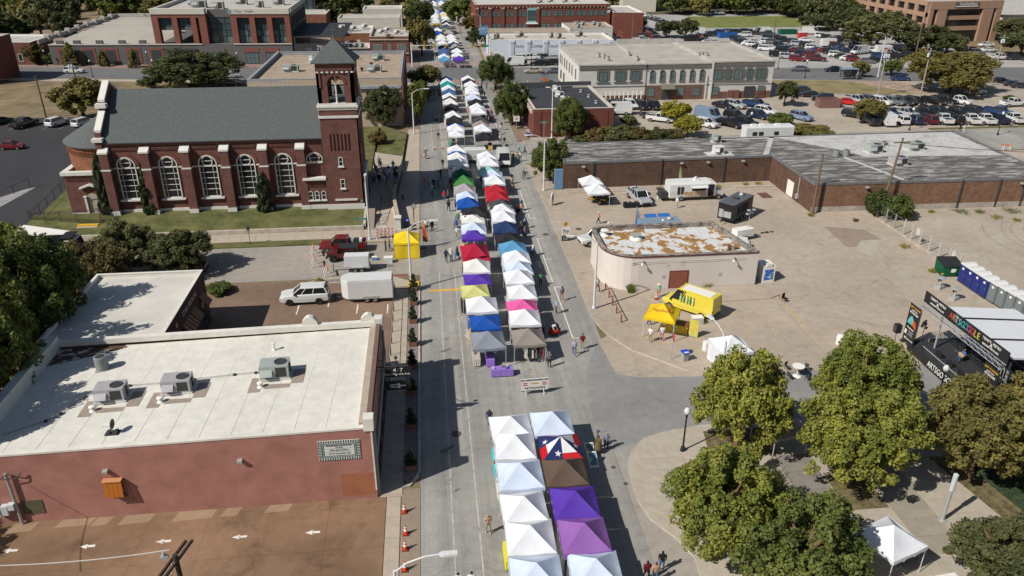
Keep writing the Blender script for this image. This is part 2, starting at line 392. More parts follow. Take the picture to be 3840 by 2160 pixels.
def block(name,poly,h,m,kerbm=KERB):return struct(name,MB().prism(poly,0,h,1,0),[m,kerbm])
LZ=.12
NK=[(16.0,124.5),(16.0,77.3),(15.95,70.8),(16.15,68.6),(16.8,66.2),(18.4,63.1),(20.7,60.8),(22.5,59.0),(25.4,57.75)]
block('food_court_lot',NK+[(61.3,57.75),(61.3,124.5)],LZ,TAN)
block('fenced_lot',[(61.33,57.75),(150,57.75),(150,124.5),(61.33,124.5)],LZ-.01,TAN2)
PK=[(15.9,18),(15.9,34.8),(16.0,36.5),(15.3,38.3),(14.1,40.2),(13.7,42.0),(13.7,44.4),(14.0,46.5),(14.6,47.8),(16.0,49.3),(17.6,49.9),(21.2,50.55),(120,50.55),(120,18)]
block('plaza',PK,LZ,SIDE2)
sheet('parking_bay',[(13.2,18),(15.9,18),(15.9,34.8),(16.0,36.5),(15.3,38.3),(14.1,40.2),(13.7,42.0),(13.6,46.5),(13.3,48.1)],.02,CONC2)
block('police_lot',[(17.0,139.5),(150,139.5),(150,181.0),(138,182.9),(86,191.9),(21,194.2),(17.0,194.2)],LZ,TAN2)
sheet('lot_lawn',[(84.5,191),(104.5,188.3),(114,171.5),(103.7,171.3),(85.5,175.5)],LZ+.006,mat('thin_yellow_lawn',(.235,.205,.09),.95,.35,.2,col2=(.29,.23,.12)))
sheet('gravel_patch',[(104.4,188.2),(118,186.5),(119,171.5),(114.2,171.5)],LZ+.01,mat('pink_gravel',(.33,.235,.18),.95,.35,.5,col2=(.42,.33,.26)))
sheet('kerb_grass_strip',[(97,139.7),(150,139.7),(150,141.3),(97,141.0)],LZ+.006,GRASS)
block('coffee_lot',[(17.0,217.2),(25.8,215.0),(97.6,207.0),(170,201.6),(170,330),(17.0,330)],.1,LIGHTLOT)
sheet('park_lawn',[(97,288),(141,287),(150,320),(106,322)],.11,GRASS_G)
sheet('woodland_floor',[(60,322.5),(250,322.5),(300,620),(60,620)],.09,mat('woodland_floor_soil',(.10,.085,.045),.95,.4,.1))
sheet('far_asphalt_road',[(66,262),(80,262),(86,330),(74,330)],.108,HEMP)
struct('corner_lot',MB().prism(rect(-80,-4.25,18,44.5),0,.05,0),BROWN)
for k,(x,w_,d_) in enumerate(((-29.5,1.6,.9),(-26.4,2.2,.7),(-24.0,1.0,.8),(-22.2,2.0,.85),(-18.6,2.6,.9),(-15.4,1.1,.8),(-12.4,1.6,.7))):sheet('concrete_patch',[(x,44.45),(x+w_,44.45),(x+w_-.3,44.45-d_),(x-.35,44.45-d_*1.1)],.0535+.001*k,paving('sandy_patch',(.335,.235,.15),.7,0,None,.8))
lp=struct('left_pavement',MB().box(-4.2,-3.2,18,44.45,0,.05).box(-4.75,-3.05,44.5,78.9,0,.05),SIDE)
slabs(lp,-4.2,-3.2,26,44.4,1,9,.052,.075,SIDE)
slabs(lp,-4.75,-3.1,44.6,78.6,1,20,.052,.11,SIDE)
struct('driveway',MB().box(-3.16,-1.82,18,45.2,0,.045),paving('driveway_concrete',(.30,.235,.175),.8,.3,(None,3.0),.5))
struct('gravel_bed_ground',MB().prism([(-3.05,46.2),(-2.6,45.7),(-2.05,46.8),(-1.98,48),(-1.98,78.6),(-3.05,78.6)],0,.1,0),mat('bed_gravel',(.17,.135,.125),.95,.75,9.0,col2=(.40,.33,.31),bump=1.0))
struct('kerb',MB().prism([(-1.98,47.2),(-1.8,47.2),(-1.8,79.2),(-1.98,79.2)],0,.15,0).prism([(-3.1,45.3),(-2.55,45.45),(-1.95,46.4),(-1.8,47.19),(-1.98,47.19),(-2.1,46.6),(-2.62,45.75),(-3.1,45.6)],0,.15,0),KERB)
struct('parking_lot',MB().prism([(-80,44.55),(-31.7,44.55),(-31.7,59.9),(-33.5,60),(-33.5,74),(-23,74),(-23,59.9),(-4.8,59.9),(-4.8,81.0),(-23,82.4),(-80,82.4)],0,.06,0),BROWN2)
isl=struct('planted_island',MB().prism([(-15.2,81.2),(-13.5,82.3),(-12.5,82.5),(-5.2,82.5),(-3.2,81.0),(-2.2,79.4),(-4.6,79.4),(-4.8,81.05)],0,.14,0),SIDE)
sheet('island_gravel',[(-14.6,81.4),(-13.2,82.1),(-6.2,82.2),(-6.0,81.3)],.146,MATS['bed_gravel'])
struct('ramp_patch',MB().box(-4.9,-3.3,82.52,83.0,0,.05),mat('red_ramp_tile',(.24,.095,.075),.9,.2,5))
struct('ramp_patch',MB().box(-3.2,-1.9,79.25,80.6,.145,.16),YEL)
struct('grass_verge',MB().prism([(-60,92.95),(-12,92.95),(-10.6,93.6),(-10.4,94.6),(-60,94.6)],0,.13,0),GRASS)
cp=struct('church_pavement',MB().box(-70,-4.9,94.62,97.45,0,.1).prism([(-10.3,93.2),(-1.85,93.2),(-1.85,97.4),(-4.85,97.4),(-4.85,94.6),(-10.3,94.6)],0,.1,0),SIDE)
slabs(cp,-60,-9.4,94.7,97.4,30,1,.102,.125,SIDE)
struct('church_lawn',MB().prism([(-53.2,97.9),(-9.35,97.9),(-9.35,104.2),(-53.2,104.2)],0, lambda x,y:.55+(y-97.9)*.115,0),GRASS)
struct('entrance_court',MB().prism([(-9.3,97.6),(-4.8,97.6),(-5.6,108),(-5.2,118),(-4.6,128),(-9.3,131)],0, lambda x,y:.12+max(0,min(1.0,(y-97.6)*.09)),0),SIDE)
struct('street_pavement',MB().prism([(-4.55,97.5),(-1.85,97.5),(-1.85,150),(-4.0,150),(-4.4,128),(-5.0,118),(-5.3,108)],0,.1,0),SIDE)
struct('upper_pavement',MB().box(-4.6,-1.85,150.05,196,0,.1).box(16.05,18.6,139.6,193,.1,.125),paving('brick_red_pavement',(.27,.19,.145),.8,.1,None,.3))
struct('church_side_lawn',MB().prism([(-9.2,131.2),(-4.7,128.3),(-4.2,146),(-9.2,152)],0,.5,0).prism(rect(-55,-9.7,118.6,152),0,.35,0).prism([(-53.4,104.3),(-48.6,104.3),(-48.6,118.5),(-54.6,118.5)],0,.5,0),GRASS)
struct('church_lot',MB().prism([(-190,97.9),(-53.6,97.9),(-53.6,103),(-55.2,119.5),(-56,166),(-190,172)],0,.05,0),DARKASPH)
struct('lot_ramp',MB().prism([(-61.2,119.5),(-60.0,120.4),(-62.3,104.5),(-70,98.5),(-72,101)],.05,.09,0),paving('ramp_concrete',(.34,.33,.315),.8,.3,None,.4))
struct('dry_field',MB().prism([(-190,172.2),(-58.2,166.2),(-36,160),(-36,198),(-79,205),(-190,219)],0,.06,0),DRY)
struct('avenue_pavement',MB().prism([(-190,219.2),(-79,205.2),(-36,198.2),(-1.9,193),(-1.9,195.8),(-42.7,201.6),(-79,207.7),(-190,222.8)],0,.12,0),SIDE)
struct('far_pavement',MB().prism([(-190,240.2),(-106.5,227.3),(-74,222.8),(-1.9,217.2),(-1.9,330),(-190,330)],0,.1,0),paving('far_block_paving',(.30,.215,.175),.8,.1,None,.3))
struct('white_retaining_wall',MB().prism([(-53.4,98.2),(-46.6,97.4),(-46.6,98.6),(-53.4,101.4)],0,1.0,0),WHITE)
struct('retaining_wall',MB().box(-46.5,-9.2,97.5,97.88,0,.62).prism([(-9.33,97.9),(-8.95,97.9),(-8.95,103.2),(-9.33,103.2)],0, lambda x,y:.75+(y-97.9)*.13,0),mat('wall_concrete',(.42,.37,.30),.9,.2,1.2))
def strip(x0,x1,y0,y1,m,z=.028,name='road_marking'):return struct(name,MB().box(x0,x1,y0,y1,z-.006,z),m)
for x,m in((.42,MARKW),(2.2,MARKW)):
 mb=MB();y=30.0
 while y<190:
  L_=random.uniform(5,11)
  if not(79<y<96 or 122<y+L_<142):mb.box(x-.05,x+.05,y,y+L_,.017,.022)
  y+=L_+random.uniform(.05,.5)
 struct('lane_line',mb,m)
mb=MB()
for y0,y1 in((66,77.8),(79,92.3),(99.5,112),(150,165),(168,186)):mb.box(13.2,13.3,y0,y1,.017,.023)
for y0 in(66,72,77.7,85.5,92.2,99.6,105.5,111.8):mb.box(13.3,14.1,y0,y0+.1,.017,.023)
struct('parking_line',mb,MARK)
mb=MB()
for y0 in range(98,124,6):mb.box(-.9,.3,y0,y0+.1,.017,.023)
struct('parking_line',mb,MARKW)
strip(-.8,2.6,78.0,78.45,YEL,.024);strip(2.2,7,131.6,132.0,YEL,.024)
mb=MB()
for k in range(14):mb.box(.2+k*1.1,.55+k*1.1,193.2,194.6,.024,.03)
struct('crossing_bars',mb,mat('tar_marks',(.06,.06,.06),.9,.1,2))
def arrow(x,y,ang,s,m,z,name='painted_arrow'):
 mb=MB();cs,sn=cos(ang),sin(ang)
 def q(a,b):return(x+(a*cs-b*sn)*s,y+(a*sn+b*cs)*s)
 mb.prism([q(.05,-.17),q(.05,.17),q(-.75,.17),q(-.75,-.17)],z-.004,z,0)
 mb.prism([q(.1,-.38),q(.1,.38),q(.95,0)],z-.004,z,0)
 return struct(name,mb,m)
for c,r,a,b in((0,3,110,1200),(0,3,890,1155),(0,3,1655,1105),(0,3,2420,1060),(1,3,580,1015)):
 x,y=T(c,r,a,b);arrow(x,y,pi,.58,MARK,.058)
arrow(3.0,68.0,-pi/2,1.3,MARKW,.024);arrow(12.4,84.2,pi/2,1.3,MARKW,.024)
def ringmark(mb,x,y,r,z=.018):
 n=16
 for i in range(n):
  a,b=2*pi*i/n,2*pi*(i+1)/n
  mb.prism([(x+r*cos(a),y+r*sin(a)),(x+r*cos(b),y+r*sin(b)),(x+(r-.09)*cos(b),y+(r-.09)*sin(b)),(x+(r-.09)*cos(a),y+(r-.09)*sin(a))],z,z+.004,0)
for x,y,s in((2.9,71.5,1),(12.6,79.8,-1)):
 mb=MB();ringmark(mb,x-.6*s,y,.32);ringmark(mb,x+.6*s,y,.32)
 for a,b in(((-.6,0),(-.2,.1)),((-.2,.1),(.25,0)),((.25,0),(.6,0)),((-.2,-.35),(.2,-.8)),((.2,-.35),(-.2,-.8))):
  mb.prism([(x+a[0]*s-.04,y+a[1]*s),(x+a[0]*s+.04,y+a[1]*s),(x+b[0]*s+.04,y+b[1]*s),(x+b[0]*s-.04,y+b[1]*s)],.018,.0225,0)
 struct('bicycle_marking',mb,MARKW)
for k,(a,b) in enumerate(((420,225),(735,150),(1020,215),(1325,210))):
 x,y=T(1,2,a,b);x2=x+.02
 struct('parking_line',MB().box(x-.06,x+.06,y-1.1,y+(2.4 if k==1 else 1.0),.062,.067),MARK)
mb=MB()
for a,b,c_,d in((1230,420,1500,405),(1330,490,1790,460),(1500,555,1900,520),(1180,345,1400,330),(1800,610,2000,600)):
 p,q_=T(2,2,a,b,LZ),T(2,2,c_,d,LZ);mb.prism([(p[0],p[1]-.05),(q_[0],q_[1]-.05),(q_[0],q_[1]+.05),(p[0],p[1]+.05)],LZ,LZ+.006,0)
for a,b,c_,d in((1790,360,1930,560),(2210,230,2400,460),(2480,230,2576,350)):
 p,q_=T(2,2,a,b,LZ),T(2,2,c_,d,LZ);mb.prism([(p[0]-.06,p[1]),(q_[0]-.06,q_[1]),(q_[0]+.06,q_[1]),(p[0]+.06,p[1])],LZ,LZ+.006,0)
for a,b,c_,d in((100,70,380,440),(0,340,85,460),(430,440,900,415),(100,70,540,600)):
 p,q_=T(3,2,a,b,LZ),T(3,2,c_,d,LZ);mb.prism([(p[0]-.05,p[1]-.04),(q_[0]-.05,q_[1]-.04),(q_[0]+.05,q_[1]+.04),(p[0]+.05,p[1]+.04)],LZ,LZ+.005,0)
struct('parking_line',mb,YELW)
mb=MB()
for k in range(7):mb.box(40+k*3.0,40.1+k*3.0,163.3,166.5,LZ,LZ+.006)
for k in range(20):mb.box(86+k*2.7,86.1+k*2.7,141.6,146.5,LZ,LZ+.006)
for k in range(18):mb.box(88+k*2.7,88.1+k*2.7,158.6,163,LZ,LZ+.006)
struct('parking_line',mb,MARKW)
mb=MB()
for k in range(9):mb.box(-96+k*3.1,-95.9+k*3.1,157,162,.05,.056)
for k in range(5):mb.box(-84,-74,112+k*3.2,112.12+k*3.2,.05,.056)
mb.box(-74.1,-74,110,130,.05,.056);struct('parking_line',mb,mat('faded_lot_paint',(.30,.27,.19),.9,.2,2))
struct('parking_kerb',MB().box(27.8,46,108.4,108.8,LZ,LZ+.13).box(22,27,106.6,106.9,LZ,LZ+.13).box(46,52,109.6,109.9,LZ,LZ+.1),KERB)
struct('raised_walk',MB().prism([(20.0,111.2),(52.7,111.9),(52.7,109.2),(20.2,109.2)],LZ,LZ+.09,0),TAN)
p=[T(2,2,a,b,LZ) for a,b in((2080,200),(2490,175),(2545,150),(2555,110),(2400,60),(2100,40),(1700,40),(1600,60))]
struct('raised_apron',MB().prism([(22,74.8),(24,72.2),(30,72.0),(36.2,72.2),(37.6,73.0),(37.6,75.2),(36,75.7),(22,75.7)],LZ,LZ+.1,0),TAN)
for k,poly in enumerate(((T(3,1,940,970,LZ),T(3,1,1150,960,LZ),T(3,1,1050,1140,LZ),T(3,1,880,1050,LZ)),(T(3,1,1330,1270,LZ),T(3,1,1470,1300,LZ),T(3,1,1430,1360,LZ),T(3,1,1270,1320,LZ)),(T(3,2,1000,140,LZ),T(3,2,1180,130,LZ),T(3,2,1240,170,LZ),T(3,2,1060,185,LZ)))):
 sheet('concrete_patch',list(poly),LZ+.004+.001*k,paving('pale_patch',(.43,.385,.31),.9,0,None,.2))
sheet('concrete_patch',[T(3,1,560,830,LZ),T(3,1,960,860,LZ),T(3,1,1150,960,LZ),T(3,1,900,1040,LZ),T(3,1,800,1040,LZ)],LZ+.0035,paving('dark_patch',(.315,.25,.19),.85,.2,None,.3))
mb=MB()
for rx,ry,a0,a1 in((9,9,2.2,4.6),(10.2,10,2.3,4.4),(6.0,7,2.0,4.5),(7.2,8,2.1,4.6),(4.2,5,2.0,4.6),(12.5,12,2.5,4.2)):
 n=26
 for i in range(n):
  a,b=a0+(a1-a0)*i/n,a0+(a1-a0)*(i+1)/n
  mb.poly([(84+rx*cos(a),84+ry*sin(a),LZ-.004),(84+rx*cos(b),84+ry*sin(b),LZ-.004),(84+(rx-.16)*cos(b),84+(ry-.16)*sin(b),LZ-.004),(84+(rx-.16)*cos(a),84+(ry-.16)*sin(a),LZ-.004)])
struct('tyre_marks',mb,mat('rubber_marks',(.27,.235,.195),.9,.3,3))
for poly in([(28.2,43.3),(28.2,39.6),(31.2,39.6),(31.0,43.2)],[(37.3,44.6),(38.6,37.2),(44,32),(60,32),(60,44.6)],[(18.5,42),(21.5,44.5),(25,44.2),(24,39.4),(19,37.2),(17.5,38.6)],[(20.5,46.5),(25.8,46.3),(26,49.6),(21,49.6)],[(30,47),(35.4,46.6),(35.6,50),(30,50)]):
 struct('mulch_bed',MB().prism(poly,LZ-.02,LZ+.05,0),MULCH)
struct('ground_cover_bed',MB().prism([(39.6,43),(40.6,36.4),(60,33),(60,43)],LZ+.05,LZ+.12,0),mat('low_ground_cover',(.03,.05,.025),.95,.5,3.0,col2=(.05,.075,.03),bump=.9))
pz=D.objects['plaza']
slabs(pz,34.2,37.2,34,46,2,8,LZ,LZ+.03,SIDE2);slabs(pz,31.3,34.1,35,45,1,6,LZ,LZ+.028,paving('plaza_concrete_tan',(.34,.30,.235),.85,.1,None,.3))
slabs(pz,25.4,28.1,40,46,1,3,LZ,LZ+.03,SIDEG);slabs(pz,34.2,38,35.6,37.0,1,1,LZ+.032,LZ+.036,SIDEG)
slabs(pz,14.9,18.4,44,48,3,3,LZ,LZ+.02,SIDE2);slabs(pz,15.0,17.6,39.5,43.9,2,3,LZ,LZ+.02,SIDE2);slabs(pz,18.5,25,47.6,50.2,5,2,LZ,LZ+.02,SIDE2)
struct('ramp_patch',MB().box(34.9,38.2,36.2,36.9,LZ+.035,LZ+.045),YEL)
for c,r,pts in((1,2,((1825,650),(1890,620),(1975,600),(1960,620),(1895,645))),(1,2,((1885,525),(1930,495),(1950,497),(1915,520))),(1,3,((1830,210),(1880,175),(1935,145),(2010,120),(1985,160),(1930,185),(1940,215))),(1,3,((1985,610),(2010,575),(2055,560),(2058,575),(2020,600))),(1,1,((1295,1215),(1385,1212),(1385,1235),(1298,1238)))):
 sheet('spill_stain',[T(c,r,a,b,.02) for a,b in pts],.0235,mat('damp_stain',(.16,.15,.132),.8,.2,3))
for c,r,a,b,z in((1,3,2015,20,.016),(2,1,340,910,.016),(2,1,670,855,LZ),(2,3,1145,520,.02),(2,3,1020,355,.016)):
 x,y=T(c,r,a,b,z);q=.42 if r<3 or c==1 else .18
 t=thing('manhole_cover','round iron manhole cover set in the '+{.016:'street',LZ:'food court concrete',.02:'parking bay gutter'}[z],'manhole',(x,y,z),group='round manhole covers')
 MB().lathe([(q,0),(q,.008),(q*.9,.012)],(0,0,0),20).build('rim',mat('cast_iron',(.07,.062,.055),.6,.2,6),t)
 MB().lathe([(q*.82,.01),(q*.8,.018),(q*.3,.02)],(0,0,0),20).build('lid',mat('cast_iron_lid',(.10,.085,.07),.6,.3,9),t)
 # ================================================================ buildings
GLASS=glassm();GLASSG=glassm('green_window_glass',(.10,.15,.15),.12);GLASSD=glassm('leaded_glass',(.012,.013,.014),.25)
BRICK_CH=brick('church_brick',(.195,.07,.052),(.12,.057,.05),(.14,.095,.08))
BRICK_OR=brick('orange_brick',(.24,.088,.042),(.19,.07,.038),(.2,.12,.08))
BRICK_RED=brick('red_brick',(.20,.062,.042),(.165,.052,.037),(.14,.07,.055),var=.18)
BRICK_DK=brick('dark_brown_brick',(.14,.075,.05),(.085,.05,.037),(.12,.09,.07),.4,.12)
BRICK_RU=brick('rustic_brick',(.27,.14,.08),(.15,.085,.055),(.18,.13,.1),.4,.12)
BRICK_701=brick('office_brick',(.235,.085,.062),(.2,.072,.052),(.2,.1,.08),var=.12)
SLATE=mat('grey_green_shingle',(.088,.10,.098),.9,.22,5.0,col2=(.115,.128,.124),bump=.5)
METALG=mat('galvanised_metal',(.42,.43,.42),.5,.1,3,metal=.3);METALD=mat('dark_metal',(.05,.05,.052),.5,.1,3)
STONE=mat('cut_stone',(.42,.35,.26),.85,.15,1.5);GREYROOF=mat('grey_roof_membrane',(.42,.40,.36),.9,.16,.35)
TANROOF=mat('tan_gravel_roof',(.34,.265,.195),.95,.16,.5)
UNITM=mat('unit_sheet_metal',(.33,.335,.33),.5,.1,2)
def hvac(x,y,z,sx,sy,sz,label,rot=0.0,m=None,fan=True,group=None):
 m=m or UNITM
 t=thing('rooftop_unit',label,'rooftop unit',(x,y,z),rot,group)
 MB().box(-sx/2-.1,sx/2+.1,-sy/2-.08,sy/2+.08,0,.14).build('curb',mat('curb_white',(.55,.53,.48),.8,.1,2),t)
 b=MB().box(-sx/2,sx/2,-sy/2,sy/2,.14,sz).build('cabinet',m,t)
 MB().box(sx*.05,sx*.42,-sy/2-.012,-sy/2,.28,sz-.12).build('coil_grille',mat('coil_dark',(.045,.045,.04),.8,.2,12),b)
 mb=MB();mb.add([(-sx*.46,-sy/2,sz*.78),(-sx*.06,-sy/2,sz*.78),(-sx*.06,-sy/2-.4,sz*.45),(-sx*.46,-sy/2-.4,sz*.45),(-sx*.46,-sy/2,sz*.36),(-sx*.06,-sy/2,sz*.36)],[(0,1,2,3),(3,2,5,4),(0,3,4),(1,5,2)]);mb.build('intake_hood',m,b)
 if fan:
  MB().lathe([(sy*.34,sz),(sy*.34,sz+.05),(sy*.30,sz+.05),(sy*.28,sz+.01)],(sx*.22,0,0),20).build('fan_ring',METALD,b)
 MB().box(sx/2,sx/2+.1,-.1,.2,.3,sz*.8).build('service_box',METALD,b)
 return t
def condenser(x,y,z,r,h,label,group=None,col=(.22,.235,.22)):
 t=thing('condenser',label,'condenser',(x,y,z),random.random(),group)
 MB().lathe([(r,.05),(r,h*.94),(r*.94,h),(r*.8,h)],n=18).build('casing',mat('condenser_%d'%int(col[0]*100),col,.6,.2,14),t)
 MB().lathe([(r*.72,h),(r*.7,h+.02),(r*.2,h+.035)],n=16).build('fan_guard',METALD,t)
 MB().box(-r,r,-r,r,0,.05).build('pad',METALG,t);return t
def ventpipe(x,y,z,h=.6,r=.07,label='short white vent pipe on roof',group='roof vent pipes',m=None):
 t=thing('vent_pipe',label,'vent pipe',(x,y,z),0,group);m=m or WHITE
 MB().lathe([(r*2.2,0),(r*1.4,.12),(r,.14),(r,h)],n=10).build('pipe',m,t)
 MB().lathe([(r*1.1,h),(r*2,h+.03),(r*1.9,h+.1),(r*.8,h+.14)],n=10).build('cap',m,t);return t
def flatroof(root,poly,z,ph,pt,wallm,roofm,copm,pname='parapet'):
 """walls up to the roof deck, deck, and a parapet with a coping round it"""
 n=len(poly)
 if sum((poly[i][0]*poly[(i+1)%n][1]-poly[(i+1)%n][0]*poly[i][1]) for i in range(n))<0:poly=poly[::-1]
 def off(d):
  out=[]
  for i in range(n):
   a,b,c=Vector(poly[i-1]),Vector(poly[i]),Vector(poly[(i+1)%n])
   n1=Vector((-(b-a).y,(b-a).x)).normalized();n2=Vector((-(c-b).y,(c-b).x)).normalized()
   k=(n1+n2);k=k/max(.2,k.dot(n1));out.append(tuple(b+k*d))
  return out
 inn=off(pt);zt=( lambda x,y:ph(x,y)) if callable(ph) else( lambda x,y:z+ph)
 mb=MB()
 for i in range(n):
  a,b=poly[i],poly[(i+1)%n]
  mb.poly([(a[0],a[1],0),(b[0],b[1],0),(b[0],b[1],zt(*b)),(a[0],a[1],zt(*a))])
 wall=mb.build('wall',wallm,root)
 mb=MB();mb.poly([(x,y,z if not callable(ph) else zt(x,y)-.35) for x,y in inn]);mb.build('roof',roofm,root)
 mb=MB();o2=off(-.03);i2=off(pt+.03)
 for i in range(n):
  j=(i+1)%n
  for A,B,C_,Dd in((o2[i],o2[j],i2[j],i2[i]),):
   za,zb=zt(*poly[i])+.004,zt(*poly[j])+.004
   mb.add([(A[0],A[1],za),(B[0],B[1],zb),(C_[0],C_[1],zb),(Dd[0],Dd[1],za),(A[0],A[1],za+.07),(B[0],B[1],zb+.07),(C_[0],C_[1],zb+.07),(Dd[0],Dd[1],za+.07)],[(4,5,6,7),(0,1,5,4),(2,3,7,6),(0,3,2,1)])
  a,b=inn[i],inn[j]
  zr=z if not callable(ph) else None
  mb.poly([(b[0],b[1],zr if zr is not None else zt(*b)-.35),(a[0],a[1],zr if zr is not None else zt(*a)-.35),(a[0],a[1],zt(*a)+.004),(b[0],b[1],zt(*b)+.004)])
 mb.build(pname,copm,root);return wall
A=thing('office_building','long dusty red painted brick building with a broad white membrane roof','building',(-18,52,0),world=True)
ROSE=mat('dusty_rose_painted_brick',(.345,.155,.12),.85,.14,.7,col2=(.395,.188,.148),bump=.25)
WROOF=paving('white_roof_membrane',(.70,.675,.605),.86,0,None,.45,.8,tint=(.645,.62,.55))
APOLY=[(-31.6,44.5),(-4.85,44.5),(-4.85,59.6),(-31.6,59.6)]
hA= lambda x,y:6.15-.5*((-4.85-x)/26.75)
mb=MB()
for a,b in zip(APOLY,APOLY[1:]+APOLY[:1]):mb.poly([(a[0],a[1],0),(b[0],b[1],0),(b[0],b[1],hA(*b)),(a[0],a[1],hA(*a))])
wa=mb.build('wall',ROSE,A)
mb=MB();mb.poly([(-31.3,44.75,5.3),(-5.7,44.75,5.95),(-5.7,59.3,5.95),(-31.3,59.3,5.3)]);rf=mb.build('roof',WROOF,A)
mb=MB()
for k in range(1,12):
 x=-31.3+k*2.14;z=5.3+.65*(x+31.3)/25.6
 mb.add([(x-.35,44.8,z+.004),(x-.3,44.8,z+.012),(x+.25,59.3,z+.012),(x+.2,59.3,z+.004)],[(0,1,2,3)])
mb.build('membrane_seam',mat('seam_dirt',(.615,.59,.525),.9,.12,2),rf)
def slopebar(mb,x0,x1,y0,y1,z0,z1,t):
 mb.add([(x0,y0,z0),(x1,y0,z1),(x1,y1,z1),(x0,y1,z0),(x0,y0,z0+t),(x1,y0,z1+t),(x1,y1,z1+t),(x0,y1,z0+t)],[(0,3,2,1),(4,5,6,7),(0,1,5,4),(1,2,6,5),(2,3,7,6),(3,0,4,7)])
mb=MB();slopebar(mb,-31.65,-5.2,44.46,44.82,5.6,6.1,.14);slopebar(mb,-31.6,-5.0,59.2,59.7,5.6,6.1,.45);mb.box(-31.9,-31.2,44.6,59.5,5.3,6.5);mb.build('parapet',WROOF,A)
mb=MB();mb.box(-5.75,-5.25,44.95,59.25,5.9,6.32);mb.build('coping',mat('beige_coping_stone',(.40,.33,.26),.85,.12,2),A)
mb=MB();mb.box(-5.24,-4.9,44.9,59.25,6.0,6.5);mb.build('cornice',mat('brown_cornice',(.17,.11,.085),.8,.12,2),A)
mb=MB();mb.box(-5.4,-4.7,44.4,45.2,5.95,6.95);mb.box(-5.4,-4.7,58.9,59.75,5.95,6.95);mb.build('corner_pier',WROOF,A)
for cx in(-10.8,-5.9):
 mb=MB();pr=[(-.75,0),(.75,0),(.6,.6),(.3,.95),(0,1.05),(-.3,.95),(-.6,.6)]
 mb.add([(cx+a,59.3,6.2+b) for a,b in pr]+[(cx+a,59.8,6.2+b) for a,b in pr],[tuple(range(7)),tuple(range(13,6,-1))]+[(i,(i+1)%7,7+(i+1)%7,7+i) for i in range(7)])
 mb.build('gablet',WROOF,A)
mb=MB()
for k in range(37):mb.box(-4.95,-4.84,44.47,44.6,.75+k*.145,.75+k*.145+.13)
mb.build('quoin',mat('white_quoin_brick',(.62,.58,.52),.8,.12,4),A)['kind']='stuff'
FA=Fac(-4.85,44.5,0,1)
mb=MB();FA.box(mb,.3,14.8,3.2,3.9,0,.22);FA.box(mb,.2,.7,0,5.6,0,.18);FA.box(mb,14.4,14.9,0,5.6,0,.18);mb.build('street_front',mat('grey_stone_front',(.26,.255,.25),.8,.12,2),A)
for u in(2.2,4.6,7.4,10.2,12.7):window(A,FA,u,.7,3.0,1.8,METALD,GLASS,mull=(2,1),base=.01)
FF=Fac(-31.6,44.5,1,0)
mb=MB();FF.box(mb,24.3,26.62,.35,2.35,0,.006);mb.build('paint_patch',mat('orange_touch_up_paint',(.33,.125,.065),.85,.1,1.5),A)
for u,z in((8.85,3.95),(17.7,4.1)):
 lt=thing('wall_light','grey floodlight hood on the dusty red wall','wall light',(-31.6+u,44.5,z),group='hood lights on the red wall')
 MB().box(-.17,.17,-.32,0,0,.16).build('hood',METALG,lt);MB().box(-.13,.13,-.26,-.02,-.04,0).build('lens',GLASSG,lt)
s=thing('wall_sign','framed notice with green and white striped border on the red wall','sign',(-7.0,44.49,4.3),world=True)
x0,x1=T(1,3,710,150,4.3)[0],T(1,3,1078,140,4.3)[0];x0,x1=-8.6,-5.75;z0,z1=3.65,5.3
GTILE=mat('green_tile',(.03,.075,.06),.5,.1,3);WTILE=mat('white_tile',(.62,.63,.60),.5,.06,3)
mb=MB();mb.box(x0,x1,44.455,44.498,z0,z1);mb.build('board',WTILE,s)
n=17
for i in range(n):
 a=x0+(x1-x0)*(i+.25)/n
 for zz in(z0,z1-.2):MB().box(a,a+(x1-x0)/n*.5,44.445,44.457,zz,zz+.2).build('tile',GTILE,s)
for i in range(9):
 a=z0+.2+(z1-z0-.4)*(i+.25)/9
 for xx in(x0,x1-.24):MB().box(xx,xx+.24,44.445,44.457,a,a+(z1-z0-.4)/18).build('tile',GTILE,s)
for d in(.3,.4):
 mb=MB();mb.box(x0+d,x1-d,44.444,44.456,z0+d-.06,z0+d-.015);mb.box(x0+d,x1-d,44.444,44.456,z1-d+.015,z1-d+.06)
 mb.box(x0+d-.05,x0+d,44.443,44.455,z0+d-.06,z1-d+.06);mb.box(x1-d,x1-d+.05,44.443,44.455,z0+d-.06,z1-d+.06);mb.build('border_line',GTILE,s)
TXT=mat('dark_lettering',(.05,.055,.055),.6,0)
for zz,t_,sz in((4.86,'GLAUCOMA ASSOCIATES',.15),(4.72,'OF TEXAS',.11),(4.48,'MAIN VIEW OPTICAL',.14),(4.19,'417 W. MAGNOLIA AVE.',.14)):
 letters(t_,sz,((x0+x1)/2,44.452,zz),(1,0,0),(0,0,1),TXT,s)
for zz in(4.62,4.35):MB().box(x0+.55,x1-.55,44.446,44.456,zz-.008,zz+.008).build('rule_line',TXT,s)
t=thing('window_awning','small orange metal awning box on the red wall','awning',(-22.4,44.45,1.9),world=True)
AWN=mat('orange_awning_metal',(.42,.135,.02),.45,.08,3)
for k in range(4):xa=-23.0+k*.3;MB().add([(xa,44.49,3.3),(xa+.285,44.49,3.3),(xa+.285,44.1,3.15),(xa,44.1,3.15),(xa,43.98,2.05),(xa+.285,43.98,2.05),(xa+.285,44.02,2.05),(xa+.285,44.14,3.15)],[(0,1,2,3),(3,2,5,4),(2,7,6,5)]).build('awning_panel',AWN,t)
MB().box(-23.05,-21.8,44.05,44.47,3.26,3.36).build('awning_head',mat('pale_orange_metal',(.55,.25,.12),.45,.05,3),t)
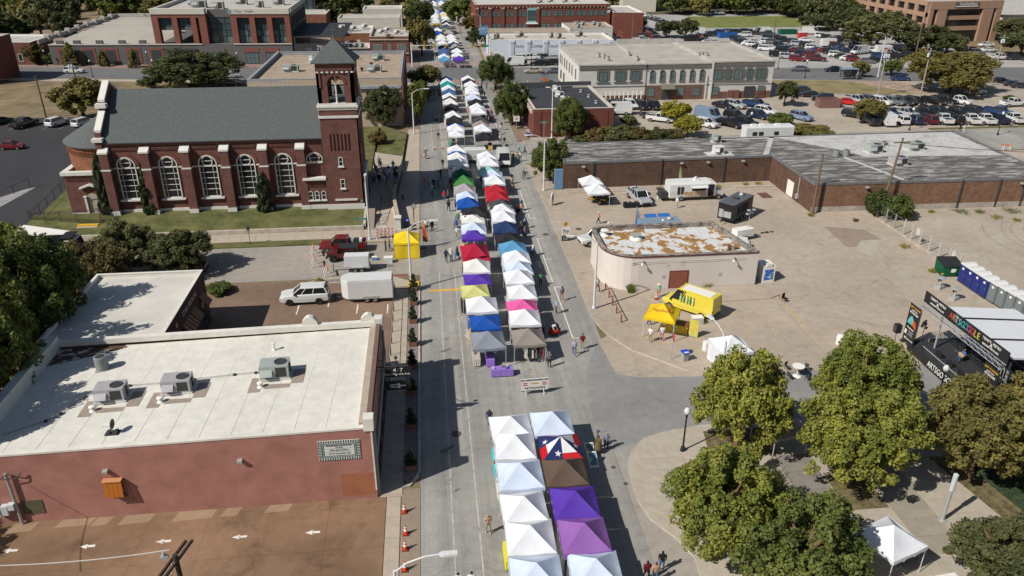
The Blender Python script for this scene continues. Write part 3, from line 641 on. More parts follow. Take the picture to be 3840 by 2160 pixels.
MB().box(-22.7,-21.75,44.2,44.49,1.8,1.87).build('sill',ROSE,t);MB().box(-22.9,-21.95,44.44,44.49,1.9,3.2).build('pane',GLASS,t)
t=thing('service_mast','grey electrical conduit with meter boxes on the red wall','meter boxes',(-29,44.3,0),world=True)
MB().tube((-29.0,44.3,0),(-29.0,44.3,4.4),.1).build('conduit',METALG,t)
for x_,y_,z_,a,b in((-29.25,44.15,1.5,.4,.45),(-30.3,44.2,1.0,.45,.8),(-29.75,44.2,1.05,.4,.75)):MB().box(x_-a/2,x_+a/2,y_-.12,y_+.25,z_,z_+b).build('meter_box',mat('pale_grey_box',(.52,.54,.55),.6,.05,2),t)
MB().box(-28.8,-27.4,44.46,44.49,.75,1.9).build('cover_board',mat('olive_board',(.10,.09,.055),.8,.15,2),t)
MB().path([(-29,44.3,4.4),(-28.4,44.25,4.25),(-28.0,44.3,4.4),(-28.3,44.2,4.05),(-29.2,44.1,4.1)],.035).build('drip_loop',METALD,t)
t=thing('projecting_sign','black projecting board sign lettered 417 West Magnolia Ave.','sign',(-4.7,54.6,0),world=True)
SGN=mat('black_sign_board',(.018,.017,.018),.5,.1,3);SGW=mat('white_sign_paint',(.72,.72,.70),.5,.03,3)
sx0,sx1,syy=-4.35,-2.25,52.9
MB().box(sx0,sx1,syy-.05,syy+.05,4.9,5.75).build('upper_board',SGN,t);lb=MB().box(sx0,sx1-.1,syy-.05,syy+.05,3.7,4.5).build('lower_board',SGN,t)
mb=MB();mb.tube((-4.9,syy,5.85),(-2.45,syy,5.85),.05);mb.tube((-4.9,syy+.9,6.0),(-3.2,syy,5.87),.03);mb.tube((-4.9,syy-.9,6.0),(-3.2,syy,5.87),.03)
for x_ in(-4.1,-2.8):mb.tube((x_,syy,3.6),(x_,syy,5.85),.03)
mb.tube((-3.4,syy,5.85),(-3.4,syy-.1,6.6),.03);mb.lathe([(.05,0),(.16,.1),(.12,.25),(.03,.3)],(-3.4,syy-.1,6.55),8);mb.build('bracket',METALD,t)
letters('417',.46,(-3.3,syy-.056,5.52),(1,0,0),(0,0,1),SGW,t,1.15);letters('West Magnolia Ave.',.25,(-3.4,syy-.056,5.16),(1,0,0),(0,0,1),SGW,t,1.05)
mb=MB()
ring=[(.16*cos(2*pi*i/14),.16*sin(2*pi*i/14)) for i in range(14)];rin=[(.09*cos(2*pi*i/14),.09*sin(2*pi*i/14)) for i in range(14)]
for i in range(14):j=(i+1)%14;mb.poly([(-3.85+a,syy-.056,4.08+b) for a,b in(ring[i],ring[j],rin[j],rin[i])])
mb.box(-3.7,-3.35,syy-.06,syy-.052,3.92,4.0);mb.box(-3.7,-3.35,syy-.06,syy-.052,4.16,4.24);mb.box(-3.4,-3.2,syy-.06,syy-.052,3.85,4.32);mb.box(-3.2,-2.75,syy-.06,syy-.052,4.02,4.14)
mb.build('emblem',SGW,lb)
zA= lambda x:5.3+.65*(x+31.3)/25.6+.015
UNITP=mat('lilac_grey_unit',(.36,.345,.36),.5,.08,2);UNITG=mat('green_grey_unit',(.33,.365,.335),.5,.08,2)
for x,y,m_,lab,s_ in((-24.2,51.1,UNITP,'grey package air unit beside the condenser corner of the white roof',1.0),(-19.6,51.6,UNITP,'grey package air unit in the middle of the white roof',1.0),(-12.6,52.6,UNITG,'pale green package air unit near the street end of white roof',1.05)):
 hvac(x,y,zA(x),2.05*s_,1.35*s_,1.15*s_,lab,radians(3),m_)
 for k,(dx,dy,a,b) in enumerate(((-1.3,-1.2,.9,2.0),(.35,-1.55,1.9,.55),(1.75,-.3,.9,2.0))):
  z=zA(x+dx)
  struct('walkway_pad',MB().box(x+dx-a/2,x+dx+a/2,y+dy-b/2,y+dy+b/2,z-.02+.004*k,z+.012+.004*k),mat('brown_grey_pad',(.30,.25,.205),.9,.1,2),A)
 ventpipe(x-.9,y-1.5,zA(x-.9),.3,.12,'short capped vent beside a package air unit on the white roof','capped vents by the air units')
condenser(-26.5,55.6,zA(-26.5),.5,1.15,'round dark green condenser in the leaf-littered corner of white roof')
ventpipe(-13.4,56.6,zA(-13.4),.55,.08,'white vent pipe on the white roof','white vent pipes on the white roof');ventpipe(-13.2,54.2,zA(-13.2),.45,.06,'white vent pipe on the white roof','white vent pipes on the white roof')
t=thing('satellite_dish','small grey satellite dish on weighted frame on white roof','satellite dish',(-22.7,46.6,zA(-22.7)))
MB().box(-.45,.45,-.3,.3,0,.06).box(-.3,-.1,-.25,.25,.06,.18).box(.15,.35,-.25,.25,.06,.18).build('ballast',METALD,t);mb=MB().tube((0,0,0),(0,0,.7),.03);mb.tube((0,-.05,.55),(-.5,-.3,.8),.015);mb.build('mast',METALG,t)
mb=MB();mb.add([(.02,0,.75)]+[(.12+.02*cos(a)+.0,.38*cos(a),.75+.36*sin(a)) for a in[2*pi*i/16 for i in range(16)]],[(0,i+1,(i+1)%16+1) for i in range(16)]);mb.build('dish',METALD,t)
struct('leaf_litter',MB().poly([(-31.2,56.6,zA(-31)+.01),(-27,58.2,zA(-27)+.012),(-25.6,58.9,zA(-26)+.012),(-26,59.25,zA(-26)+.012),(-31.2,59.25,zA(-31)+.01)]),patchy('leaf_litter_mat',(.10,.06,.04),(.55,.52,.46),.5,.6,1.5),A)
mb=MB();pts=[T(0,2,a,b,5.75) for a,b in((0,1440),(450,1300),(600,1235),(850,1060),(960,1000),(1300,960),(1640,940),(1950,910),(2360,870),(2576,855))]
mb.path([(x,y,zA(x)+.09) for x,y in pts],.012,5);mb.path([(x+.05,y-.12,zA(x)+.09) for x,y in pts],.012,5)
for x,y in pts[1:]:mb.box(x-.1,x+.1,y-.15,y+.1,zA(x),zA(x)+.1)
mb.build('conduit_run',METALD,A)
B=thing('medical_building','dark brick clinic with white roof lettered STAR MEDICAL','building',(-28,67,0),world=True)
DKB=brick('clinic_brick',(.085,.042,.036),(.06,.034,.032),(.07,.05,.045))
flatroof(B,[(-33.3,60.0),(-23.2,60.0),(-23.2,73.6),(-33.3,73.6)],5.35,.32,.22,DKB,mat('grey_white_membrane',(.56,.535,.48),.85,.1,.3),WROOF)
FB=Fac(-23.2,60.0,0,1)
letters('STAR MEDICAL',.72,FB.p(8.0,4.75,.02),(0,1,0),(0,0,1),mat('grey_letters',(.45,.45,.44),.5,.05,3),B)
mb=MB();st=[(3.7+(.36 if i%2==0 else .15)*sin(pi*i/5),4.75+(.36 if i%2==0 else .15)*cos(pi*i/5)) for i in range(10)];mb.poly([FB.p(u,z,.03) for u,z in st]);mb.build('star_emblem',MATS['grey_letters'],B)
AW2=mat('striped_awning',(.30,.17,.095),.8,.1,2);AW3=mat('striped_awning_dark',(.13,.06,.04),.8,.1,2)
for u in(2.6,6.2,8.4,11.6):
 w_=2.6 if u==6.2 else 1.4
 a=None
 for k in range(8):
  mb=MB();du=w_/8;F0=u-w_/2+k*du
  mb.add([FB.p(F0,3.9,.02),FB.p(F0+du,3.9,.02),FB.p(F0+du,3.0,.85),FB.p(F0,3.0,.85)],[(0,1,2,3)]);mb.build('awning_strip',AW2 if k%2 else AW3,B)
 window(B,FB,u,.9,3.3,w_*.8,METALD,GLASS,mull=(2,2))
CH_=thing('church','dark red brick church with grey shingle roof, bell tower and white trim','church',(-28,111,0),world=True)
CW=mat('church_white_stone',(.63,.615,.56),.7,.06,1.5)
YF,YB,XL,XR,ZE,YR,ZR=104.3,117.3,-42.9,-9.9,11.15,110.8,16.45
mb=MB();mb.box(XL,XR,YF,YB,0,ZE-.05);mb.poly([(XL,YF,ZE-.06),(XL,YR,ZR-.05),(XL,YB,ZE-.06)]);mb.poly([(XR,YF,ZE),(XR,YR,ZR+.5),(XR,YB,ZE)]);mb.build('wall',BRICK_CH,CH_)
mb=MB();sl_=(ZR-ZE)/(YR-YF)
for s_ in(-1,1):
 ye=YR+s_*(YR-YF+.35);ze=ZE-.35*sl_
 mb.add([(XL+.25,YR,ZR),(XR-.3,YR,ZR),(XR-.3,ye,ze),(XL+.25,ye,ze),(XL+.25,YR,ZR-.12),(XR-.3,YR,ZR-.12),(XR-.3,ye,ze-.12),(XL+.25,ye,ze-.12)],[(0,3,2,1) if s_<0 else(0,1,2,3),(3,7,6,2),(4,5,6,7)])
ro=mb.build('roof',SLATE,CH_)
mb=MB();mb.box(XL+.3,XR-5,YF-.42,YF-.3,ZE-.42,ZE-.3);mb.build('gutter',METALD,CH_)
def coping(mb,x0,x1,ya,za,yb,zb,t=.35):
 mb.add([(x0,ya,za),(x1,ya,za),(x1,yb,zb),(x0,yb,zb),(x0,ya,za+t),(x1,ya,za+t),(x1,yb,zb+t),(x0,yb,zb+t)],[(4,5,6,7),(0,1,5,4),(1,2,6,5),(2,3,7,6),(3,0,4,7),(0,3,2,1)])
for s_ in(-1,1):
 mb=MB();coping(mb,XL-.35,XL+.5,YR+s_*.0,ZR+.85,YR+s_*2.9,ZR-1.1);coping(mb,XL-.35,XL+.5,YR+s_*3.4,ZR-2.4,YR+s_*6.2,ZR-4.35)
 mb.box(XL-.6,XL+.75,YR+s_*3.2-.45,YR+s_*3.2+.45,ZR-1.75,ZR-1.2);mb.box(XL-.6,XL+.7,YR+s_*6.6-.5,YR+s_*6.6+.5,ZE-.1,ZE+.35);mb.build('gable_coping',CW,CH_)
 mb=MB();mb.box(XL-.3,XL+.45,YR+min(0,s_*6.9),YR+max(0,s_*6.9),ZE-2.0,ZE-.1)
 mb.add([(XL-.3,YR,ZE-.2),(XL+.45,YR,ZE-.2),(XL+.45,YR,ZR+.85),(XL-.3,YR,ZR+.85),(XL-.3,YR+s_*3,ZR-1.1),(XL+.45,YR+s_*3,ZR-1.1),(XL-.3,YR+s_*3.4,ZR-2.2),(XL+.45,YR+s_*3.4,ZR-2.2),(XL-.3,YR+s_*6.4,ZR-4.3),(XL+.45,YR+s_*6.4,ZR-4.3),(XL-.3,YR+s_*6.4,ZE-.2),(XL+.45,YR+s_*6.4,ZE-.2)],[(0,3,4,6,8,10),(1,11,9,7,5,2),(4,5,7,6),(8,9,11,10)]);mb.build('gable_wall',BRICK_CH,CH_)
 mb=MB();coping(mb,XR-.75,XR+.3,YR,ZR+1.1,YR+s_*1.3,ZR+.85);coping(mb,XR-.75,XR+.3,YR+s_*1.3,ZR+.7,YR+s_*6.6,ZR-3.6);mb.build('gable_coping',CW,CH_)
 mb=MB();mb.add([(XR-.5,YR,ZE),(XR+.1,YR,ZE),(XR+.1,YR,ZR+1.1),(XR-.5,YR,ZR+1.1),(XR-.5,YR+s_*1.3,ZR+.85),(XR+.1,YR+s_*1.3,ZR+.85),(XR-.5,YR+s_*6.6,ZR-3.6),(XR+.1,YR+s_*6.6,ZR-3.6),(XR-.5,YR+s_*6.6,ZE),(XR+.1,YR+s_*6.6,ZE)],[(0,3,4,6,8),(1,9,7,5,2),(6,7,9,8)]);mb.build('gable_wall',BRICK_CH,CH_)
mb=MB();mb.box(XR-.35,XR-.1,YR-.12,YR+.12,ZR+1.4,ZR+2.9);mb.box(XR-.33,XR-.12,YR-.5,YR+.5,ZR+2.2,ZR+2.45);mb.build('gable_cross',CW,CH_)
for x in(-42.4,-37.3,-32.2,-27.15,-22.2,-17.3):
 MB().box(x-.55,x+.55,YF-.95,YF,0,9.55).build('buttress',BRICK_CH,CH_)
 mb=MB();mb.add([(x-.62,YF-1.02,9.56),(x+.62,YF-1.02,9.56),(x+.62,YF,9.56),(x-.62,YF,9.56),(x-.62,YF-1.02,9.8),(x+.62,YF-1.02,9.8),(x+.62,YF,10.3),(x-.62,YF,10.3)],[(4,5,6,7),(0,1,5,4),(1,2,6,5),(3,0,4,7)]);mb.build('buttress_cap',CW,CH_)
 MB().box(x-.6,x+.6,YF-1.03,YF,.5,1.72).build('plinth_block',CW,CH_);MB().box(x-.6,x+.6,YF-1.0,YF,7.28,7.5).build('string_course',CW,CH_)
bays=[(-41.85,-37.85),(-36.75,-32.75),(-31.65,-27.7),(-26.6,-22.75),(-21.65,-17.85)]
wx=[-40.1,-34.75,-29.65,-24.7,-19.75]
for(a,b),x in zip(bays,wx):
 MB().box(a,b,YF-.16,YF,.5,1.65).build('plinth',CW,CH_)
 MB().box(a,x-1.3,YF-.1,YF,7.3,7.48).box(x+1.3,b,YF-.1,YF,7.3,7.48).build('string_course',CW,CH_)
 mb=MB();n_=14
 for k in range(n_):q=a+.35+(b-a-.7)*k/n_;mb.box(q,q+(b-a)/n_*.5,YF-.12,YF,9.75,10.05)
 mb.box(a+.3,b-.3,YF-.13,YF,10.05,10.2);mb.build('dentil_band',BRICK_CH,CH_)
 mb=MB();mb.box(a,b,YF-.25,YF,10.4,10.95);mb.build('eaves_course',BRICK_CH,CH_)
FC=Fac(XL,YF,1,0)
ARCHB=brick('arch_brick',(.19,.068,.04),(.15,.055,.036),(.12,.08,.06))
def churchwin(x,z0,zs,w,low=True):
 """tall round-headed window: frame ring, roundel, mullions"""
 u=x-XL;r=w/2
 mb=MB();prof=[(u+r,z0)]+arcpts(u,zs,r,n=14)+[(u-r,z0)];k=(r-.14)/r;inn=[(u+r-.14,z0)]+arcpts(u,zs,r-.14,n=14)+[(u-r+.14,z0)]
 for i in range(len(prof)-1):
  mb.poly([FC.p(*prof[i],.12),FC.p(*prof[i+1],.12),FC.p(*inn[i+1],.12),FC.p(*inn[i],.12)])
  mb.poly([FC.p(*prof[i],0),FC.p(*prof[i+1],0),FC.p(*prof[i+1],.12),FC.p(*prof[i],.12)]);mb.poly([FC.p(*inn[i],.02),FC.p(*inn[i],.12),FC.p(*inn[i+1],.12),FC.p(*inn[i+1],.02)])
 FC.box(mb,u-r,u+r,z0,z0+.14,.02,.12)
 n=20;rr,ri,zc=r*.6,r*.51,zs+r*.32
 for i in range(n):
  a,b=2*pi*i/n,2*pi*(i+1)/n
  mb.poly([FC.p(u+q*cos(t),zc+q*sin(t),.1) for q,t in((rr,a),(rr,b),(ri,b),(ri,a))]);mb.poly([FC.p(u+rr*cos(a),zc+rr*sin(a),.02),FC.p(u+rr*cos(b),zc+rr*sin(b),.02),FC.p(u+rr*cos(b),zc+rr*sin(b),.1),FC.p(u+rr*cos(a),zc+rr*sin(a),.1)])
 FC.box(mb,u-ri,u+ri,zc-.035,zc+.035,.02,.09);FC.box(mb,u-r,u+r,zs-.38,zs-.2,.02,.13)
 if low:
  for d in(-.56,.5):FC.box(mb,u+r*d-.025,u+r*d+.025,z0+.14,zs-.38,.02,.09)
  for kk in range(1,5):z=z0+1.1+(zs-.4-z0-1.1)*(kk-1)/4;FC.box(mb,u-r+.1,u+r-.1,z-.028,z+.028,.02,.1 if kk>1 else .13)
 o=mb.build('window',CW,CH_)
 rows=[z0+.14]+([z0+1.1+(zs-.4-z0-1.1)*(kk-1)/4 for kk in range(1,5)] if low else[])+[zs-.3]
 if low:
  cols=[u-r+.14,u-.56*r,u+.5*r,u+r-.14]
  for i in range(3):
   for j in range(len(rows)-1):MB().poly([FC.p(cols[i],rows[j],.025),FC.p(cols[i+1],rows[j],.025),FC.p(cols[i+1],rows[j+1],.025),FC.p(cols[i],rows[j+1],.025)]).build('pane',GLASSD,o)
 top=[(u+r-.14,zs-.3)]+arcpts(u,zs,r-.14,n=14)+[(u-r+.14,zs-.3)];MB().poly([FC.p(a,b,.025) for a,b in top]).build('pane',GLASSD,o)
 mb=MB();ra=r+.45
 for i in range(14):
  a,b=pi*i/14,pi*(i+1)/14
  mb.poly([FC.p(u+q*cos(t),zs+q*sin(t),.06) for q,t in((ra,a),(ra,b),(r,b),(r,a))]);mb.poly([FC.p(u+ra*cos(a),zs+ra*sin(a),0),FC.p(u+ra*cos(b),zs+ra*sin(b),0),FC.p(u+ra*cos(b),zs+ra*sin(b),.06),FC.p(u+ra*cos(a),zs+ra*sin(a),.06)])
 mb.build('window_arch',ARCHB,o)
 if low:mb=MB();FC.box(mb,u-r-.35,u+r+.35,z0-.25,z0-.01,0,.35);mb.build('sill',CW,o)
for x in wx:churchwin(x,3.1,7.7,2.4)
churchwin(-15.6,7.5,7.75,2.3,False)
MB().box(-17.3,-13.9,YF-1.3,YF-.1,5.3,5.55).build('hood_slab',CW,CH_);MB().box(-17.0,-14.2,YF-.85,YF,0,5.28).build('porch_wall',BRICK_CH,CH_)
mb=MB()
for k in range(11):mb.box(-16.8+k*.25,-16.68+k*.25,YF-.95,YF-.85,4.3,4.65)
mb.build('dentil_band',BRICK_CH,CH_);MB().box(-17.1,-14.1,YF-1.0,YF-.83,.5,1.7).build('plinth',CW,CH_)
FP=Fac(-17.0,YF-.85,1,0)
for u in(.5,1.35,2.25):window(CH_,FP,u,2.4,3.7,.62,CW,GLASSD,arch=True,mull=(1,2),sill=True)
for x in(-41.75,-26.4,-14.45):MB().tube((x,YF-.2,.8),(x,YF-.2,ZE-.4),.07,n=6).build('downpipe',METALD,CH_)
TX0,TX1,TY0,TY1=-14.2,-9.3,103.0,107.9
mb=MB();mb.box(TX0+.15,TX1-.15,TY0+.15,TY1-.15,0,13.7)
FT=[Fac(TX0,TY0,1,0),Fac(TX1,TY0,0,1)];W_=TX1-TX0
sl5=[1.05+k*.48 for k in range(6)]
for F in FT:
 def vs(u0,u1,z0,z1):F.box(mb,u0,u1,z0,z1,-.16,0)
 vs(0,.9,0,13.7);vs(W_-.9,W_,0,13.7);vs(.9,W_-.9,11.6,13.7);vs(.9,W_-.9,0,9.3)
 prev=.9
 for u in sl5:vs(prev,u,9.3,11.6);prev=u+.26
 vs(prev,W_-.9,9.3,11.6)
tw=mb.build('tower',BRICK_CH,CH_)
mb=MB()
for z0,z1,o_ in((13.7,14.02,.12),(14.78,15.1,.1),(15.1,15.35,.22),(15.35,15.62,.06)):mb.box(TX0-o_,TX1+o_,TY0-o_,TY1+o_,z0,z1)
mb.build('tower_band',CW,tw);MB().box(TX0,TX1,TY0,TY1,14.02,14.78).build('tower_course',BRICK_CH,tw)
MB().box(TX0-.12,TX1+.12,TY0-.12,TY0-.002,.5,1.85).box(TX1+.002,TX1+.12,TY0-.12,TY1,.5,1.85).build('plinth',CW,tw)
mb=MB();FT[0].box(mb,1.0,4.0,2.35,2.6,0,.15);mb.build('tower_ledge',CW,tw)
for z in(7.2,4.1):
 window(CH_,FT[0],2.2,z,z+1.3,.62,CW,GLASSD,arch=(z>6),mull=(1,2),sill=True)
mb=MB();FT[0].box(mb,4.35,4.75,1.95,2.45,0,.04);mb.build('corner_stone',mat('grey_stone',(.14,.13,.13),.8,.1,3),tw);mb=MB();FT[0].box(mb,4.52,4.58,2.0,2.4,.04,.06);FT[0].box(mb,4.43,4.67,2.22,2.28,.04,.062);mb.build('stone_cross',STONE,tw)
BW0,BW1,BY0,BY1,BZ0,BZ1=TX0+.08,TX1-.08,TY0+.08,TY1-.08,15.62,20.85
mb=MB();bw=BW1-BW0
sides=[Fac(BW0,BY0,1,0),Fac(BW1,BY0,0,1),Fac(BW1,BY1,-1,0),Fac(BW0,BY1,0,-1)]
za,ra,uc=18.1,1.05,bw/2
for F in sides:
 F.box(mb,0.0,uc-ra-.001,BZ0,BZ1,-.5,0);F.box(mb,uc+ra+.001,bw,BZ0,BZ1,-.5,0)
 n=12
 for i in range(n):
  a,b=pi*(1-i/n),pi*(1-(i+1)/n);u0,u1=uc+ra*cos(a),uc+ra*cos(b);z0,z1=za+ra*sin(a),za+ra*sin(b)
  mb.add([F.p(u0,z0,0),F.p(u1,z1,0),F.p(u1,BZ1,0),F.p(u0,BZ1,0),F.p(u0,z0,-.5),F.p(u1,z1,-.5)],[(0,1,2,3),(0,4,5,1)])
bel=mb.build('belfry',BRICK_CH,tw)
MB().box(BW0+.4,BW1-.4,BY0+.4,BY1-.4,BZ0,BZ0+.1).build('belfry_floor',METALD,bel)
mb=MB()
for F in sides[:2]:
 for i in range(14):
  a,b=pi*i/14,pi*(i+1)/14
  mb.poly([F.p(uc+q*cos(t),za+q*sin(t),.07) for q,t in((ra+.35,a),(ra+.35,b),(ra,b),(ra,a))]);mb.poly([F.p(uc+q*cos(t),za+q*sin(t),w__) for q,t,w__ in((ra+.35,a,0),(ra+.35,b,0),(ra+.35,b,.07),(ra+.35,a,.07))])
 for u in[.35+k*.62 for k in range(7)]:
  F.box(mb,u-.02,u+.2,17.6 if(u<.9 or u>bw-1.2) else 19.35,19.75,.0,.12)
 F.box(mb,.1,bw-.1,19.75,20.8,0,.14)
mb.build('belfry_arcade',BRICK_CH,bel)
mb=MB()
for F in sides[:2]:
 for u in[.05+k*.62 for k in range(8)]:F.box(mb,u,u+.34 if u+.34<bw else bw,19.5,19.68,0,.16)
mb.build('white_band',CW,bel)
for F in sides[:2]:
 c0=F.p(uc,BZ0,-.2);MB().lathe([(.17,0),(.12,.15),(.1,2.2),(.12,2.3),(.2,2.45)],c0,12).build('column',CW,bel)
 mb=MB()
 for du in(-.52,.52):
  for i in range(8):
   a,b=pi*(1-i/8),pi*(1-(i+1)/8);r2=.5
   u0,u1=uc+du+r2*cos(a),uc+du+r2*cos(b);z0,z1=18.1+r2*sin(a),18.1+r2*sin(b)
   zt0=za+sqrt(max(0,ra**2-(u0-uc)**2));zt1=za+sqrt(max(0,ra**2-(u1-uc)**2))
   mb.add([F.p(u0,z0,-.12),F.p(u1,z1,-.12),F.p(u1,max(z1,zt1),-.12),F.p(u0,max(z0,zt0),-.12),F.p(u0,z0,-.3),F.p(u1,z1,-.3)],[(0,1,2,3),(0,4,5,1)])
 mb.build('tracery',ARCHB,bel)
t_=MB();t_.lathe([(.62,0),(.55,.25),(.38,.75),(.25,1.0),(.05,1.05)],((BW0+BW1)/2,(BY0+BY1)/2,16.4),16);t_.tube(((BW0+BW1)/2-1.7,(BY0+BY1)/2,17.5),((BW0+BW1)/2+1.7,(BY0+BY1)/2,17.5),.08);t_.build('bell',mat('bronze_bell',(.06,.05,.04),.45,.1,3,metal=.6),bel)
cx,cy,o_=(TX0+TX1)/2,(TY0+TY1)/2,.35
mb=MB();mb.add([(TX0-o_,TY0-o_,20.8),(TX1+o_,TY0-o_,20.8),(TX1+o_,TY1+o_,20.8),(TX0-o_,TY1+o_,20.8),(cx,cy,23.5),(TX0-o_,TY0-o_,20.68),(TX1+o_,TY0-o_,20.68),(TX1+o_,TY1+o_,20.68),(TX0-o_,TY1+o_,20.68)],[(0,1,4),(1,2,4),(2,3,4),(3,0,4),(0,5,6,1),(1,6,7,2),(2,7,8,3),(3,8,5,0),(5,8,7,6)]);tr_=mb.build('tower_roof',SLATE,tw)
mb=MB();mb.lathe([(.14,0),(.1,.2),(.03,.4),(.03,1.5)],(cx,cy,23.4),8);mb.box(cx-.3,cx+.3,cy-.03,cy+.03,24.45,24.52);mb.build('finial',mat('copper_green',(.10,.15,.12),.7,.1,4),tr_)
FE=Fac(XR+.1,TY1,0,1)
mb=MB();n=20
for i in range(n):
 a,b=2*pi*i/n,2*pi*(i+1)/n;mb.poly([FE.p(2.9+q*cos(t),9.6+q*sin(t),.1) for q,t in((1.6,a),(1.6,b),(1.3,b),(1.3,a))])
rw=mb.build('rose_window',CW,CH_);MB().poly([FE.p(2.9+1.3*cos(2*pi*i/n),9.6+1.3*sin(2*pi*i/n),.04) for i in range(n)]).build('pane',GLASSD,rw)
mb=MB();FE.box(mb,.6,5.4,.4,5.0,0,.6);mb.build('portal',CW,CH_);mb=MB();FE.box(mb,1.8,4.2,.5,3.8,.6,.66);mb.build('door',mat('dark_oak',(.05,.03,.02),.6,.2,4),CH_)
mb=MB();n=16;ar=6.0
arc=[(XL-.3+ar*cos(pi/2+pi*i/n),YR+ar*sin(pi/2+pi*i/n)) for i in range(n+1)]
for a,b in zip(arc,arc[1:]):mb.poly([(a[0],a[1],0),(b[0],b[1],0),(b[0],b[1],10.2),(a[0],a[1],10.2)])
ap=mb.build('apse',BRICK_OR,CH_)
mb=MB();arr=[(XL-.3+(ar+.4)*cos(pi/2+pi*i/n),YR+(ar+.4)*sin(pi/2+pi*i/n)) for i in range(n+1)]
for a,b in zip(arr,arr[1:]):mb.add([(a[0],a[1],10.15),(b[0],b[1],10.15),(XL-.3,YR,14.0),(a[0],a[1],10.0),(b[0],b[1],10.0)],[(0,1,2),(3,4,1,0)])
mb.build('apse_roof',SLATE,ap)
mb=MB()
for i in range(4*n):
 t0=pi/2+pi*(i+.2)/(4*n);t1=pi/2+pi*(i+.7)/(4*n);mb.prism([(XL-.3+q*cos(t),YR+q*sin(t)) for q,t in((ar+.14,t0),(ar+.14,t1),(ar,t1),(ar,t0))],8.9,9.4,0)
mb.build('corbel_table',BRICK_OR,ap)
SX0,SX1,SY0,SY1,SH=-48.5,-43.6,104.7,109.5,6.5
mb=MB();mb.box(SX0,SX1,SY0,SY1,0,SH);sac=mb.build('sacristy',BRICK_CH,CH_)
mb=MB()
for a,b,c,d in((SX0-.25,SX1+.1,SY0-.25,SY0+.5),(SX0-.25,SX1+.1,SY1-.5,SY1+.2),(SX0-.25,SX0+.5,SY0+.5,SY1-.5),(SX1-.5,SX1+.1,SY0+.5,SY1-.5)):mb.box(a,b,c,d,SH,SH+.45)
mb.build('cornice',CW,sac);MB().box(SX0+.5,SX1-.5,SY0+.5,SY1-.5,SH,SH+.06).build('flat_roof',METALD,sac)
FS=Fac(SX0,SY0,1,0);mb=MB()
for k in range(18):FS.box(mb,.3+k*.25,.42+k*.25,SH-.75,SH-.4,0,.12)
mb.build('dentil_band',BRICK_CH,sac)
mb=MB();FS.box(mb,2.1,4.2,1.2,4.3,0,.12);mb.build('door_arch',ARCHB,sac)
mb=MB();prof=[(2.45,1.25)]+[(3.15+.7*cos(pi-pi*i/10),3.3+.7*sin(pi-pi*i/10)) for i in range(11)]+[(3.85,1.25)];mb.poly([FS.p(u,z,.14) for u,z in prof]);dr=mb.build('door',mat('pale_door_wood',(.40,.35,.28),.6,.1,3),sac)
mb=MB()
for z in(1.75,3.1):FS.box(mb,3.05,3.8,z,z+.09,.14,.17)
mb.build('hinge',METALD,dr)
mb=MB();FS.box(mb,2.15,2.4,1.2,3.5,.12,.42);FS.box(mb,3.9,4.15,1.2,3.5,.12,.42);FS.box(mb,2.05,2.5,3.5,3.65,.1,.48);FS.box(mb,3.8,4.25,3.5,3.65,.1,.48);mb.build('column',CW,sac)
mb=MB()
for s_ in(-1,1):mb.add([FS.p(3.15,5.35,0),FS.p(3.15+s_*1.35,4.85,0),FS.p(3.15+s_*1.35,4.65,0),FS.p(3.15,5.1,0),FS.p(3.15,5.35,.5),FS.p(3.15+s_*1.35,4.85,.5),FS.p(3.15+s_*1.35,4.65,.5),FS.p(3.15,5.1,.5)],[(4,5,6,7),(0,4,5,1),(3,2,6,7),(1,5,6,2)])
mb.build('door_hood',CW,sac);MB().box(SX0-.1,SX0+2.0,SY0-.12,SY0,.6,1.25).box(SX0-.12,SX0,SY0-.12,SY1,.6,1.25).build('plinth',CW,sac)
for k in range(4):MB().box(-46.6,-44.2,SY0-.4-k*.35,SY0-.05-k*.35+.001*k,.3,1.25-k*.16).build('step',SIDE,sac)
